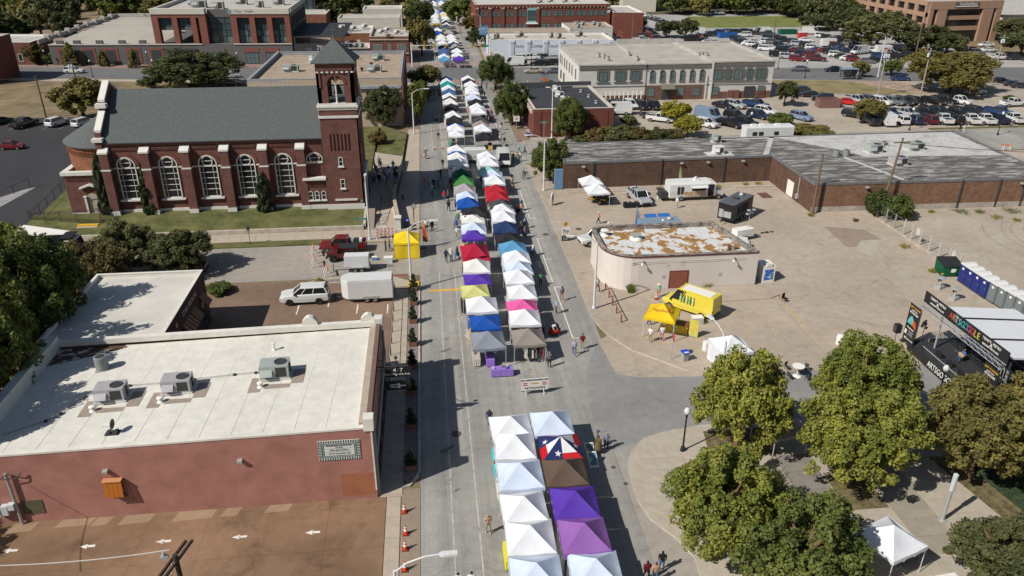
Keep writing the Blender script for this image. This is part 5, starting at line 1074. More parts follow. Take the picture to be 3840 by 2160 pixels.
curtain(ux(-58.6),ux(-52.2),5.6,12.2,3,4,-2.4,1)
for a,b in zip(posts[4:7],posts[5:8]):curtain(ux(a[0])+a[1]/2,ux(b[0])-b[1]/2,5.7,12.3,3,4,-1.4,2)
F7e=Fac(-36.3,226,0,1);mb=MB()
for k in range(9):F7e.box(mb,1+k*3.5,1.7+k*3.5,5.5,13.2,0,.25)
F7e.box(mb,0,31,12.4,13.3,0,.3);F7e.box(mb,0,31,8.8,9.3,0,.2);mb.build('side_frame',METALD,O7)
for k in range(8):window(O7,F7e,3.1+k*3.5,5.8,8.6,2.5,METALD,TEAL,mull=(2,2));window(O7,F7e,3.1+k*3.5,9.5,12.2,2.5,METALD,TEAL,mull=(2,2))
[letters(q,.85,F7.p(ux(v),13.9,-.08),(F7.d[0],F7.d[1],0),(0,0,1),mat('grey_sign_letters',(.16,.2,.22),.5,0),O7) for q,v in(('Texas',-49.8),('Health',-46.8))]
mb=MB();mb.poly([F7.p(ux(-52)+.55*cos(2*pi*i/16),13.9+.55*sin(2*pi*i/16),-.06) for i in range(16)]);mb.build('sign_disc',mat('teal_disc',(.12,.3,.33),.5,.05,3),O7)
for x,y,a,lab in((-63,240,4,'grey double rooftop unit'),(-57,236.5,3,'low white duct unit'),(-53.0,248,3.2,'tall white rooftop box'),(-66,246,3,'grey fan unit'),(-42,246,3,'grey cube unit'),(-46,238,2,'small white unit')):hvac(x,y,13.5,a,2.0,2.0,lab+' on the brick office roof',0,GREYROOF if 'white' in lab else MATS['unit_sheet_metal'],False)
t=thing('gateway_sign','black steel gateway lettered THE 701 beside brick offices','sign',(-27,226,.1),world=True)
for x in(-35.4,-24.4):MB().tube((x,224.5,.1),(x,224.5,5.0),.16).build('post',METALD,t)
MB().box(-35.6,-24.2,224.3,224.8,3.2,5.6).build('board',METALD,t);letters('THE',1.0,(-31.8,224.27,4.1),(1,0,0),(0,0,1),mat('dim_letters',(.2,.2,.2),.5,0),t);letters('701',1.9,(-28.3,224.27,4.4),(1,0,0),(0,0,1),mat('bright_letters',(.62,.63,.63),.5,0),t)
t=thing('steel_pergola','black slatted steel pergola roofing the passage beside offices','pergola',(-30,245,.1),world=True)
for x in(-35.6,-22.6):
 for y in(226,240,254):MB().box(x-.15,x+.15,y-.15,y+.15,.1,7).build('post',METALD,t)
for k in range(20):MB().box(-36,-22.2,226+k*1.55,226.8+k*1.55,7,7.18).build('slat',METALD,t)
struct('paved_passage',MB().box(-36,-21,222,262,.1,.12),DARKASPH)
S1=thing('pediment_shop','small dark brick shop with round pediment medallion','shop',(-10,235,.1),world=True)
flatroof(S1,[(-15.3,224.5),(-4.6,224.0),(-4.6,243),(-15.3,243)],6.6,.6,.4,BRICK_CH,GREYROOF,STONE)
FS1=Fac(-15.3,224.5,10.7,-.5);window(S1,FS1,2.2,3.2,5.2,2.2,STONE,GLASSG,mull=(2,1));window(S1,FS1,8.7,3.2,5.2,2.2,STONE,GLASSG,mull=(2,1));window(S1,FS1,5.4,3.8,5.2,.8,STONE,GLASSG)
mb=MB();FS1.box(mb,0,10.7,6.3,6.6,0,.25);mb.prism([FS1.p(u,0,w_)[:2] for u,w_ in((4.3,0),(6.4,0),(6.4,.3),(4.3,.3))],7.2,7.9,0);FS1.box(mb,0,10.7,2.6,2.9,0,.3);mb.build('cornice',STONE,S1);mb=MB();mb.poly([FS1.p(5.35+.55*cos(2*pi*i/16),7.5+.55*sin(2*pi*i/16),.34) for i in range(16)]);mb.build('medallion',BRICK_CH,S1)
S2=thing('orange_shop','orange brick shop with cluttered white roof','shop',(-20,240,.1),world=True)
flatroof(S2,[(-27,236),(-15.5,235.6),(-15.5,252),(-27,253)],6.2,.5,.35,BRICK_OR,GREYROOF,WHITE);FS2=Fac(-27,236,11.5,-.4);window(S2,FS2,5,3,4.6,1.2,METALD,GLASS);mb=MB();FS2.box(mb,7.4,8.4,2.6,4.9,0,.05);mb.build('door',GREYROOF,S2);window(S2,FS2,2,3,4.2,1.0,METALD,GLASS)
S3=thing('long_cream_hall','long low cream building with pale roof behind the small shops','building',(-18,272,.1),world=True)
flatroof(S3,[(-28,268.5),(-8,267.5),(-8,279),(-28,280)],6.6,.4,.4,CREAMP,GREYROOF,CREAMP)
S4=thing('low_shop_annexe','low white annexe with crowded plant on its roof','shop',(-21,229,.1),world=True)
flatroof(S4,[(-24,226),(-15.5,225.6),(-15.5,235.3),(-24,235.5)],3.6,.4,.3,mat('black_shopfront',(.03,.03,.03),.6,.1,3),GREYROOF,WHITE)
for x,y in((-23,229),(-21,228.5),(-19.4,228.7),(-17.8,228.6),(-22,232)):hvac(x,y,3.62,1.3,1.2,1.5,'grey unit crowded on the low annexe roof',0,None,False,'units on the low annexe roof')
for x,y in((-24.5,246),(-21,244),(-18,248),(-12.5,236),(-8,234),(-11,240)):hvac(x,y,6.65,1.8,1.2,1.1,'pale unit on the shop roofs beyond the avenue',0,WUN,False,'units on the far shop roofs')
S5=thing('far_orange_house','bright orange brick building with flat pale roof far up the street','building',(-38,285,.1),world=True)
flatroof(S5,[(-44,282),(-33,281),(-33,296),(-44,296)],6.5,.4,.4,BRICK_OR,GREYROOF,CREAMP)
S6=thing('far_cream_block','cream block with flat roof beyond the long cream hall','building',(-14,308,.1),world=True);flatroof(S6,[(-22,300),(-8,300),(-8,312),(-22,312)],6,.4,.4,CREAMP,GREYROOF,WHITE)
S7=thing('far_glass_office','dark glass office slab behind the brick offices','building',(-60,310,.1),world=True)
mb=MB();mb.box(-70,-38,296,312,0,15);mb.build('wall',mat('dark_cladding',(.03,.035,.04),.4,.2,1),S7);F7b=Fac(-70,296,1,0)
for k in range(14):window(S7,F7b,1.5+k*2.2,1,14,1.7,METALD,TEAL,mull=(1,5))
BB=thing('brown_brick_offices','two-storey red-brown brick offices with arched windows and glass bay','building',(40,285,.1),world=True)
flatroof(BB,[(17.2,275.5),(63.4,274.8),(63.4,300),(17.2,301)],9.75,.3,.6,BRICK_RED,mat('cream_flat_roof',(.50,.475,.42),.9,.08,.3),GREYROOF)
FBB=Fac(17.2,275.5,46.2,-.7)
mb=MB()
for u in(.6,4.9,9.3,13.6,21.2,45.6):FBB.box(mb,u-.5,u+.5,.1,8.7,0,.35)
FBB.box(mb,0,46.2,9.3,9.78,0,.3);mb.build('pilaster',BRICK_RED,BB);mb=MB()
for u in(.6,4.9,9.3,13.6,21.2,45.6):FBB.box(mb,u-.55,u+.55,8.7,9.1,0,.42)
for k in range(36):FBB.box(mb,.6+k*1.28,.95+k*1.28,9.0,9.3,.0,.3)
mb.build('capital',STONE,BB)
GF=mat('green_window_frame',(.02,.06,.055),.6,.05,3)
for u in(1.8,3.6,6.2,8.0,10.6,12.4,14.9,16.6):window(BB,FBB,u,6.2,8.1,1.3,GF,GLASSG,arch=True,mull=(2,2));window(BB,FBB,u,2.2,3.9,1.3,GF,TEAL2,mull=(2,2))
for k in range(6):
 for d in(-.85,.85):window(BB,FBB,24.1+k*4.05+d,6.3,8.1,1.4,GF,GLASSG,mull=(2,2));window(BB,FBB,24.1+k*4.05+d,2.2,3.9,1.4,GF,TEAL2,mull=(2,2))
mb=MB();FBB.box(mb,17.6,20.7,4.2,9.0,.02,.25);mb.build('glass_bay',mat('pale_teal_panel',(.23,.40,.39),.3,.05,2),BB);window(BB,FBB,19.15,4.9,8.2,2.9,GF,TEAL,mull=(2,2),base=.26);mb=MB();FBB.box(mb,17.2,21.1,3.9,4.2,0,1.5);mb.build('entrance_canopy',WHITE,BB)
for x,y in((40,283),(44,285),(49,284),(53,286)):hvac(x,y,9.8,2.2,1.3,.9,'small unit on the cream roof of brown brick offices',0,GREYROOF,False,'units on the cream brick office roof')
BW=thing('brick_wing','darker brick wing with pale angled roof beside the offices','building',(70,280,.1),world=True)
flatroof(BW,[(64,272),(74,270.5),(74,292),(64,294)],7.2,.4,.4,BRICK_RED,GREYROOF,WHITE)
flatw=thing('dumpster_yard','brick walled bin yard with dark gate','yard wall',(70,263,.1),world=True);mb=MB()
for a in((65,75,262,262.4),(65,65.4,262.4,269),(74.6,75,262.4,269)):mb.box(*a,.1,2.3)
mb.build('wall',BRICK_RED,flatw);mb=MB();mb.box(70,73.4,261.8,261.98,.15,2.2);mb.build('gate',METALD,flatw)
TB=thing('tan_roof_building','low white building with tan gravel roof before brown offices','building',(53,263,.1),world=True)
flatroof(TB,[(46,255.5),(61,259.5),(61,272),(46,271)],4.2,.3,.3,WHITE,TANROOF,CREAMP)
FTB=Fac(46,255.5,15,4);mb=MB();FTB.box(mb,5.5,13.5,.2,2.6,0,.05);mb.build('garage_door',METALD,FTB and TB)
for x,y in((50,266),(52.2,266),(56,266),(49.5,260),(57,263)):hvac(x,y,4.22,1.3,1.2,1.3,'small unit on the tan gravel roof before brown offices',0,None,False,'units on the small tan roof')
TS=thing('tan_roof_strip','low dark shopfront strip with tan roof behind coffee shop','building',(32,256,.1),world=True);flatroof(TS,[(19,252),(45.6,250),(45.6,262),(19,262)],3.9,.25,.3,mat('dark_shop_strip',(.05,.045,.04),.7,.1,2),TANROOF,GREYROOF)
OP=thing('tan_office_tower','tan three-storey office with deep window bays lettered OneSafePlace','building',(172,270,.1),world=True)
TANB=brick('tan_office_brick',(.38,.235,.155),(.345,.21,.14),(.36,.24,.17),var=.08)
mb=MB();mb.prism([(161,247.2),(187.5,249.6),(196,300),(172,316),(161,312)],0,12.3,0);mb.build('core',glassm('office_dark_glass',(.018,.018,.02),.1),OP)
mb=MB();mb.prism([(161.3,247.6),(187.2,250),(195.6,300),(172,315.5),(161.3,311.6)],12.3,12.45,0);mb.build('roof',GREYROOF,OP)
FO=Fac(161,247.2,26.5,2.4);FO2=Fac(161,312,0,-1)
mb=MB();wd=FO.len
for u0,u1 in((0,1.4),(3.0,6.4),(19.6,23.4),(24.6,wd)):FO.box(mb,u0,u1,0,12.6,-.5,.9)
FO.box(mb,0,wd,10.3,12.7,-.4,.95);FO.box(mb,6.4,19.6,6.9,8.2,-.2,.25);FO.box(mb,6.4,19.6,3.6,4.9,-.2,.25);FO.box(mb,1.4,3.0,3.6,8.2,-.4,.0);mb.build('front_frame',TANB,OP)
mb=MB();L2=65.0
for z0,z1 in((11.4,12.7),(8.0,9.3),(4.2,6.0)):FO2.box(mb,0,L2,z0,z1,-.2,.9)
for k in range(12):FO2.box(mb,k*L2/11-.9 if k else 0,min(L2,k*L2/11+.9),0,11.4,-.2,.85)
mb.build('side_frame',TANB,OP)
for k in range(11):
 for z0,z1 in((9.3,11.3),(6.0,7.95)):window(OP,FO2,(k+.5)*L2/11,z0,z1,L2/11-1.9,METALD,MATS['office_dark_glass'],mull=(4,1),base=.3)
MB().add([FO.p(8.6,10.9,1.0),FO.p(17.4,10.9,1.0),FO.p(17.4,12.3,1.0),FO.p(8.6,12.3,1.0),FO.p(8.6,10.9,1.15),FO.p(17.4,10.9,1.15),FO.p(17.4,12.3,1.15),FO.p(8.6,12.3,1.15)],[(4,5,6,7),(0,1,5,4),(7,6,2,3),(0,4,7,3),(1,2,6,5)]).build('sign_board',mat('sign_grey',(.09,.1,.11),.5,.1,3),OP)
letters('OneSafePlace',1.25,FO.p(13.4,11.8,1.18),(FO.d[0],FO.d[1],0),(0,0,1),WHITE,OP,.95);mb=MB();FO.box(mb,8.9,17.1,11.0,11.25,1.16,1.19);mb.build('sign_strip',WHITE,OP)
LE=thing('plain_brick_hall','tall plain red brick hall at edge of the dry field','building',(-125,206,.05),world=True)
flatroof(LE,[(-140,182),(-113.5,182),(-113.5,203.6),(-103.4,203.6),(-103.2,214.5),(-140,220)],10,.4,.4,BRICK_RED,GREYROOF,GREYROOF)
LE2=thing('low_brick_house','low dark brick house with pale flat roof behind the brick hall','building',(-115,240,.1),world=True)
flatroof(LE2,[(-124,232.5),(-106.5,230.8),(-107,246),(-124,248)],5.6,.4,.4,BRICK_CH,GREYROOF,WHITE);FL=Fac(-124,232.5,17.5,-1.7)
for u in(8,11,14):window(LE2,FL,u,1,3,1.2,WHITE,GLASS)
S8=thing('far_white_warehouse','long white warehouse far behind the parking deck','building',(-100,350,0),world=True)
mb=MB();mb.box(-125,-75,345,362,0,7);mb.build('wall',CREAMP,S8);mb=MB();mb.prism(rect(-126,-74,344.5,363),7,7.4,0);mb.build('roof',WHITE,S8);FW8=Fac(-125,345,1,0)
for k in range(12):window(S8,FW8,3+k*4,3,5,2,METALD,GLASS)
S9=thing('far_pale_warehouse','pale low warehouse with grey roof beyond tan office','building',(225,290,0),world=True)
mb=MB();mb.prism([(203,268),(260,262),(265,310),(205,316)],0,6,0);mb.build('wall',CREAMP,S9);mb=MB();mb.prism([(202,267),(261,261),(266,311),(204,317)],6,6.3,0);mb.build('roof',GREYROOF,S9)
S10=thing('far_stucco_house','cream stucco house half hidden among the far trees','building',(92,345,0),world=True);flatroof(S10,[(84,342),(98,340),(98,352),(84,354)],8,.5,.4,CREAMP,GREYROOF,WHITE)
# ================================================================ market tents
def tent_canopy(size=3.05,dy=None,eave=2.12,peak=3.12,val=.26,seed=0,n=7,flat=.0,mats_fn=None):
 rnd=random.Random(seed);a,b=size/2,(dy or size)/2;mb=MB()
 cs=[(-a,-b),(a,-b),(a,b),(-a,b)]
 ph=[rnd.uniform(0,6) for _ in range(4)]
 for s in range(4):
  p,q=cs[s],cs[(s+1)%4];idx={};vs=[]
  for i in range(n+1):
   t=i/n;m=n-i
   for j in range(m+1):
    r=j/m if m else 0
    x=(p[0]+(q[0]-p[0])*r)*(1-t);y=(p[1]+(q[1]-p[1])*r)*(1-t)
    mid=sin(pi*r)*(1-t)
    z=eave+(peak-eave)*(t**1.12)-.13*mid*(.35+sin(pi*t))+.032*sin(9*r+5*t+ph[s])*mid+.012*sin(23*r-7*t)*mid+flat*t*0
    idx[(i,j)]=len(vs);vs.append((x,y,z))
  fs=[];ms=[]
  for i in range(n):
   for j in range(n-i):
    fs.append((idx[(i,j)],idx[(i,j+1)],idx[(i+1,j)]));ms.append(mats_fn(s,(i+.33)/n,(j+.5)/(n-i)) if mats_fn else 0)
    if j<n-i-1:fs.append((idx[(i,j+1)],idx[(i+1,j+1)],idx[(i+1,j)]));ms.append(mats_fn(s,(i+.67)/n,(j+1)/(n-i)) if mats_fn else 0)
  base=len(mb.v);mb.v+=vs;mb.f+=[tuple(k+base for k in f) for f in fs];mb.m+=ms
  k=6;vv=[]
  for j in range(k+1):
   r=j/k;x,y=p[0]+(q[0]-p[0])*r,p[1]+(q[1]-p[1])*r;o=1.012
   vv+=[(x*o,y*o,eave-.13*sin(pi*r)*.35+.012),(x*1.018,y*1.018,eave-val+.02*sin(7*r+ph[s]))]
  base=len(mb.v);mb.v+=vv
  for j in range(k):mb.f.append(tuple(base+t for t in(2*j+1,2*j+3,2*j+2,2*j)));mb.m.append(mats_fn(s,0,(j+.5)/k) if mats_fn else 0)
 return mb
FRAME=mat('white_tent_frame',(.55,.55,.53),.5,.05,3,metal=.1);TENTU=set();TP={}
def tent_proto(key,size=3.05,dy=None,eave=2.12,peak=3.12,seed=0,wall=None,val=.26,mats_fn=None,mats=None):
 t=thing('canopy_tent','x','tent')
 me=tent_canopy(size,dy,eave,peak,val,seed,mats_fn=mats_fn,n=12 if mats_fn else 7).build('canopy',mats or[canvas((.8,.8,.8))],t,smooth= not mats_fn)
 a,b=size/2-.05,(dy or size)/2-.05
 legm=MB().box(-.025,.025,-.025,.025,0,eave-.02).mesh('leg');legm.materials.append(FRAME)
 for x,y in((-a,-b),(a,-b),(a,b),(-a,b)):o=link('leg',legm,t);o.location=(x,y,0)
 mb=MB()
 for s in(-1,1):
  for k in range(6):
   u0,u1=-1+k/3,-1+(k+1)/3;z0,z1=(eave-.12,eave-.5) if k%2 else(eave-.5,eave-.12)
   mb.tube((s*a,u0*b,z0),(s*a,u1*b,z1),.014,n=4);mb.tube((u0*a,s*b,z0),(u1*a,s*b,z1),.014,n=4)
 mb.build('truss',FRAME,t)
 if wall:
  for side in wall:
   vs=[];k=14
   for j in range(k+1):
    r=-1+2*j/k;wv=.05*sin(11*r+seed)
    for z in(eave-.05,.08):
     vs.append({'L':(-a-.04+wv*(1 if z<1 else .3),r*b,z),'R':(a+.04+wv,r*b,z),'B':(r*a,b+.03+wv,z)}[side])
   MB().add(vs,[(2*j,2*j+1,2*j+3,2*j+2) for j in range(k)]).build('side_curtain',[canvas((.8,.8,.8))],t,smooth=True)
 TP[key]=t;return t
TENT_W=(.73,.745,.765);TENT_C=(.74,.73,.68);TENT_B=(.58,.66,.79)
COLS={'white':TENT_W,'cream white':TENT_C,'bluish-white':TENT_B,'black':(.022,.022,.026),'navy':(.018,.04,.12),'royal blue':(.012,.08,.36),'light blue':(.10,.30,.50),'purple':(.095,.038,.36),'red':(.42,.018,.03),'crimson':(.40,.015,.045),'pink':(.70,.11,.33),'grey':(.235,.26,.30),'taupe':(.27,.235,.205),'lavender grey':(.38,.35,.36),'lime green':(.23,.44,.075),'mid green':(.07,.24,.06),'dark green':(.004,.10,.045),'teal':(.005,.26,.24),'mint':(.27,.55,.50),'yellow':(.58,.58,.22),'brown':(.115,.078,.055),'lilac':(.27,.115,.38),'dusty pink':(.33,.25,.24),'dark grey':(.06,.06,.066),'pale yellow':(.66,.58,.36),'mottled blue':(.06,.12,.27),'bright yellow':(.72,.50,.01),'tan grey':(.36,.335,.29),'golden yellow':(.60,.40,.08)}
for k,kw in(('a',dict(seed=1)),('b',dict(seed=2,wall='L')),('c',dict(seed=3,wall='LB')),('low',dict(seed=4,size=2.9,eave=1.95,peak=2.55)),('long',dict(seed=5,dy=4.6,size=3.1,peak=3.3)),('tall',dict(seed=6,eave=2.35,peak=3.5))):tent_proto(k,**kw)
def put_tent(px,py,col,key,row,blk,zpk=None,rot=0.0,extra=''):
 pk={'low':2.5,'long':3.25,'tall':3.45}.get(key,3.1);x,y=P(px,py,zpk or pk)
 return put_tent_at(x,y,col,key,row,blk,rot,extra)
def put_tent_at(x,y,col,key,row,blk,rot=0.0,extra='',z=.016):
 ch=col.replace(' ','-');lab='%s pop-up tent%s, %s row %s'%(ch,extra,row,blk)
 o=place(TP[key],TENTU,(x,y,z),rot+random.uniform(-.045,.045),lab,'tent','%s tents, %s row %s'%(ch,row,blk),(random.uniform(.97,1.03),random.uniform(.97,1.03),random.uniform(.95,1.05)))
 for ch in CH.get(o.name,[]):
  if ch.name.startswith(('canopy','side_curtain')):
   setmat(ch,0,canvas(COLS[col] if not ch.name.startswith('side') or col in('white',) else TENT_W))
 return o
LROW,RROW='church-side','food-court-side'
blks=['by the star tent','between church and food court','before the avenue barricades','past the avenue barricades']
NL=[(1915,1562,'white','a'),(1931.6,1632.8,'white','b'),(1951,1742,'bluish-white','a'),(1965,1858,'white','a'),(1988.7,1969,'white','a'),(2012,2110.6,'bluish-white','a'),(2038,2275,'white','a')]
NR=[(2070.7,1538,'bluish-white','tall'),(2120,1731,'brown','a'),(2157.6,1842,'purple','a'),(2192,1966,'lilac','b'),(2236,2092,'bluish-white','b'),(2290,2250,'white','a')]
ML=[(1829.9,1242,'grey','a'),(1819,1190,'royal blue','low'),(1805.6,1114,'white','a'),(1780.7,1076,'yellow','low'),(1789,1030,'purple','low'),(1787,972,'cream white','b'),(1781,916,'crimson','long'),(1773,868,'purple','low'),(1776,832.5,'bluish-white','a'),(1772,806,'cream white','low'),(1782,771,'black','a'),(1753,738,'royal blue','a'),(1749.7,716,'bluish-white','a'),(1742,691,'lavender grey','a'),(1742,668.5,'lime green','low'),(1738,660,'mid green','a'),(1731,634,'dark green','a'),(1720,622,'white','a'),(1718.6,591,'white','b'),(1713.7,572,'cream white','a'),(1712,566,'royal blue','low'),(1712,540,'white','a')]
MR=[(1980.7,1228,'taupe','a'),(1968,1157,'white','b'),(1959.6,1119,'pink','a'),(1957,1062,'white','b'),(1944.7,1010,'white','a'),(1943.5,977,'bluish-white','a'),(1936,938,'white','b'),(1922.4,905,'light blue','a'),(1907,870,'black','a'),(1895,830,'navy','a'),(1887.6,791.5,'white','b'),(1883.9,761,'white','b'),(1877.6,744,'dark grey','a'),(1865,716,'red','a'),(1860,690,'red','a'),(1855,655,'white','a'),(1846.6,632.5,'bluish-white','c'),(1834,620,'mint','a'),(1833,588,'white','b'),(1825.5,568,'white','b')]
FL_=[(1711,491,'white','low'),(1708,464.5,'white','a'),(1706,457,'royal blue','low'),(1702.5,434,'black','tall'),(1698.8,417,'white','b'),(1693,409,'dark grey','a'),(1692,389,'black','a'),(1687.6,367.5,'cream white','a'),(1687,361,'black','a'),(1684.5,345,'white','a'),(1684,329,'mottled blue','a'),(1681,319.5,'white','a'),(1677,304,'teal','a'),(1673.7,290,'white','tall'),(1672,284,'royal blue','a')]
FR_=[(1813,493,'black','a'),(1809,463,'white','b'),(1803,448.5,'dusty pink','a'),(1802,436.5,'dark grey','a'),(1793.9,401.5,'white','b'),(1789,388,'white','b'),(1784.5,369,'black','c'),(1775,350.5,'bluish-white','b'),(1770.6,332,'white','b'),(1768.7,319,'white','b'),(1765,302,'white','a'),(1757.5,293.5,'black','a'),(1754.7,283,'white','b')]
XL_=[(1666,209,'light blue','a'),(1664,200,'white','a'),(1664,189,'mottled blue','a'),(1663,178,'mottled blue','a'),(1661.6,166.5,'navy','a'),(1658.8,151,'white','a'),(1657,146.5,'black','a'),(1654,137,'white','a'),(1653,125.5,'cream white','a'),(1639,114,'royal blue','a'),(1640,102,'white','a'),(1638,94,'white','a'),(1635.5,83,'golden yellow','a'),(1634,72,'bluish-white','a'),(1633,64,'white','a'),(1631,55,'white','a'),(1630,48,'white','a'),(1629,41,'bluish-white','a'),(1628,32,'white','a'),(1626,10,'white','a'),(1625,3,'white','a'),(1623,-6,'navy','a'),(1622,-14,'white','a')]
XR_=[(1721,210,'purple','a'),(1714.7,193.5,'white','b'),(1713.7,180,'white','a'),(1712,172.5,'black','a'),(1706,164.5,'tan grey','a'),(1701.6,155,'navy','a'),(1698.8,145,'white','a'),(1694,135,'white','a'),(1691,126,'white','a'),(1682,110.5,'tan grey','a'),(1675,91,'white','a'),(1674,84,'white','a'),(1673,76,'black','a'),(1671.7,70,'white','a'),(1670,59,'white','a'),(1668,53,'pale yellow','a'),(1666,47,'pale yellow','a'),(1664,41,'white','a'),(1661,35,'royal blue','a'),(1656,9,'white','a'),(1655,2,'white','a'),(1652,-6,'light blue','a'),(1650,-14,'white','a')]
for lst,row,bk in((NL,LROW,0),(NR,RROW,0),(ML,LROW,1),(MR,RROW,1),(FL_,LROW,2),(FR_,RROW,2),(XL_,LROW,3),(XR_,RROW,3)):
 cn=[q[2] for q in lst]
 for i,(px,py,col,key) in enumerate(lst):put_tent(px,py,col,key,row,blks[bk],extra='' if cn.count(col)==1 else(' between %s and %s ones'%(cn[i-1].replace(' ','-'),cn[i+1].replace(' ','-')) if 0<i<len(cn)-1 else ' ending the line'))
TEXM=[canvas((.02,.028,.115)),canvas((.72,.72,.73)),canvas((.50,.012,.018))]
te=tent_proto('texas',seed=8,mats=TEXM);D.objects.remove(CH[te.name].pop(0));mb=MB();a=1.525;cs=[Vector((x_,y_,2.12)) for x_,y_ in((-a,-a),(a,-a),(a,a),(-a,a))];ap=Vector((0,0,3.12))
for s in range(4):
 p,q=cs[s],cs[(s+1)%4];m_=(p+q)/2-Vector((0,0,.05));b1,b2=m_.lerp(ap,.3),q.lerp(ap,.3);dn=Vector((0,0,.26))
 mb.add([p,m_,ap],[(0,1,2)],0);mb.add([m_,q,b2,b1],[(0,1,2,3)],2);mb.add([b1,b2,ap],[(0,1,2)],1);mb.add([p*1.01,m_*1.01,m_*1.01-dn,p*1.01-dn],[(0,1,2,3)],0);mb.add([m_*1.01,q*1.01,q*1.01-dn,m_*1.01-dn],[(0,1,2,3)],2)
mb.build('canopy',TEXM,te)
x,y=P(2101.7,1637,3.1)
te.location=(x,y,.016);tag(te,'red, white and navy pop-up tent with white stars','tent')
for s in range(4):
 a=1.525;cs=[(-a,-a),(a,-a),(a,a),(-a,a)];p,q=Vector(cs[s]+(2.12,)),Vector(cs[(s+1)%4]+(2.12,));ap=Vector((0,0,3.12))
 c=p*.44+(p+q)/2*.2+ap*.36;c=(p+q)/2*.5+p*.22+ap*.28
 u=(q-p).normalized();nrm=u.cross(ap-(p+q)/2).normalized();v=nrm.cross(u);c=c+nrm*.01
 pts=[c+u*((.27 if i%2==0 else .11)*sin(pi*i/5+.2))+v*((.27 if i%2==0 else .11)*cos(pi*i/5+.2)) for i in range(10)]
 MB().add([tuple(c)]+[tuple(k) for k in pts],[(0,i+1,(i+1)%10+1) for i in range(10)]).build('star',TEXM[1],te)
yb_=tent_proto('booth',seed=9,size=3.1,wall='BLR');yb_.location=(-3.35,88.9,.016);tag(yb_,'yellow pop-up tent with yellow side curtain at the church corner','tent')
for ch in CH[yb_.name]:
 if ch.name.startswith(('canopy','side_curtain')):setmat(ch,0,canvas((.80,.58,.02)))
MB().add([(-1.5+3.0*j/14,-1.5-.04*sin(9*j/14),z) for j in range(15) for z in(2.05,.06)],[(2*j,2*j+1,2*j+3,2*j+2) for j in range(14)]).build('front_curtain',canvas((.80,.58,.02)),yb_,smooth=True)
def lone(px,py,z,key,col,label,rot=0.0,gz=LZ,pk=3.1):
 x,y=P(px,py,gz+pk);o=place(TP[key],TENTU,(x,y,gz),rot,label,'tent')
 for ch in CH.get(o.name,[]):
  if ch.name.startswith(('canopy','side_curtain')):setmat(ch,0,canvas(COLS[col]))
 return o
lone(1920+795*K,540+312*K,0,'a','white','white canopy tent at the back of the barbecue stand',.05)
lone(1920+860*K,540+398*K,0,'a','white','white canopy tent at the front of the barbecue stand',.05)
yt=lone(1920+1525*K,1080+140*K,0,'tall','bright yellow','bright yellow canopy tent beside the yellow van',radians(-28),LZ,3.45)
lone(1920+2215*K,1080+480*K,0,'b','white','white canopy tent between the yellow van and the nearest yellow-green tree',.1)
lone(2880+1275*K,1620+920*K,0,'tall','white','white canopy tent on the plaza beside the grey light column',radians(20),LZ,3.45)
lone(2880+150*K,1080+1270*K,0,'a','tan grey','grey canopy tent under the yellow-green plaza trees',.2)
for sgn,rot_ in((0,0),(1,pi/2)):letters('Topo Chico',.34,(-.1 if sgn==0 else .75,-.75 if sgn==0 else .1,3.02),(1,0,0) if sgn==0 else(0,1,0),(0,.6,.45) if sgn==0 else(-.6,0,.45),mat('red_script',(.35,.03,.02),.6,0),yt)
def table(x,y,z,w_,d,col,rot,label,goods=None,cat='table'):
 t=thing('draped_table',label,cat,(x,y,z),rot);mb=MB();a,b=w_/2,d/2;k=22
 pts=[]
 per=[(-a+2*a*i/8,-b) for i in range(8)]+[(a,-b+2*b*i/4) for i in range(4)]+[(a-2*a*i/8,b) for i in range(8)]+[(-a,b-2*b*i/4) for i in range(4)]
 n=len(per);vs=[(p[0],p[1],.76) for p in per]+[(p[0]*(1.03+.03*(i%2)),p[1]*(1.06+.05*(i%2)),.1) for i,p in enumerate(per)]
 mb.add(vs,[(i,(i+1)%n,n+(i+1)%n,n+i) for i in range(n)]+[tuple(range(n-1,-1,-1))]);mb.build('table_cloth',cloth(col),t)
 if goods:
  for i in range(goods):
   g=MB();gx,gy=random.uniform(-a*.8,a*.8),random.uniform(-b*.6,b*.6);h=random.uniform(.08,.3);g.box(gx-.1,gx+.1,gy-.07,gy+.07,.762,.762+h);g.build('goods',cloth(random.choice([(.6,.58,.52),(.05,.05,.05),(.35,.1,.08),(.1,.2,.3),(.55,.45,.3),(.6,.6,.6)])),t)
 return t
table(5.6,60.0,.016,2.0,.75,(.27,.16,.52),0,'purple draped table in front of the grey tent',5);table(4.7,62.4,.016,.75,1.9,(.27,.16,.52),0,'purple draped side table under grey tent',3)
table(4.05,47.2,.016,.7,2.6,(.08,.45,.47),0,'turquoise draped table beside the near white tents',4);table(4.0,44.1,.016,.6,1.6,(.6,.58,.5),0,'cream draped table beside the near white tents',3)
table(3.9,37.6,.016,.6,1.8,(.65,.62,.05),0,'yellow draped table beside the near white tents',2)
rnd=random.Random(5);TCOL=[(.03,.03,.03),(.6,.58,.55),(.35,.05,.05),(.05,.1,.25),(.3,.2,.12),(.6,.35,.1),(.1,.25,.2),(.45,.4,.35)]
tn=[o for o in D.objects if o.type=='EMPTY' and o.name.startswith('canopy_tent') and 'group' in o.keys()]
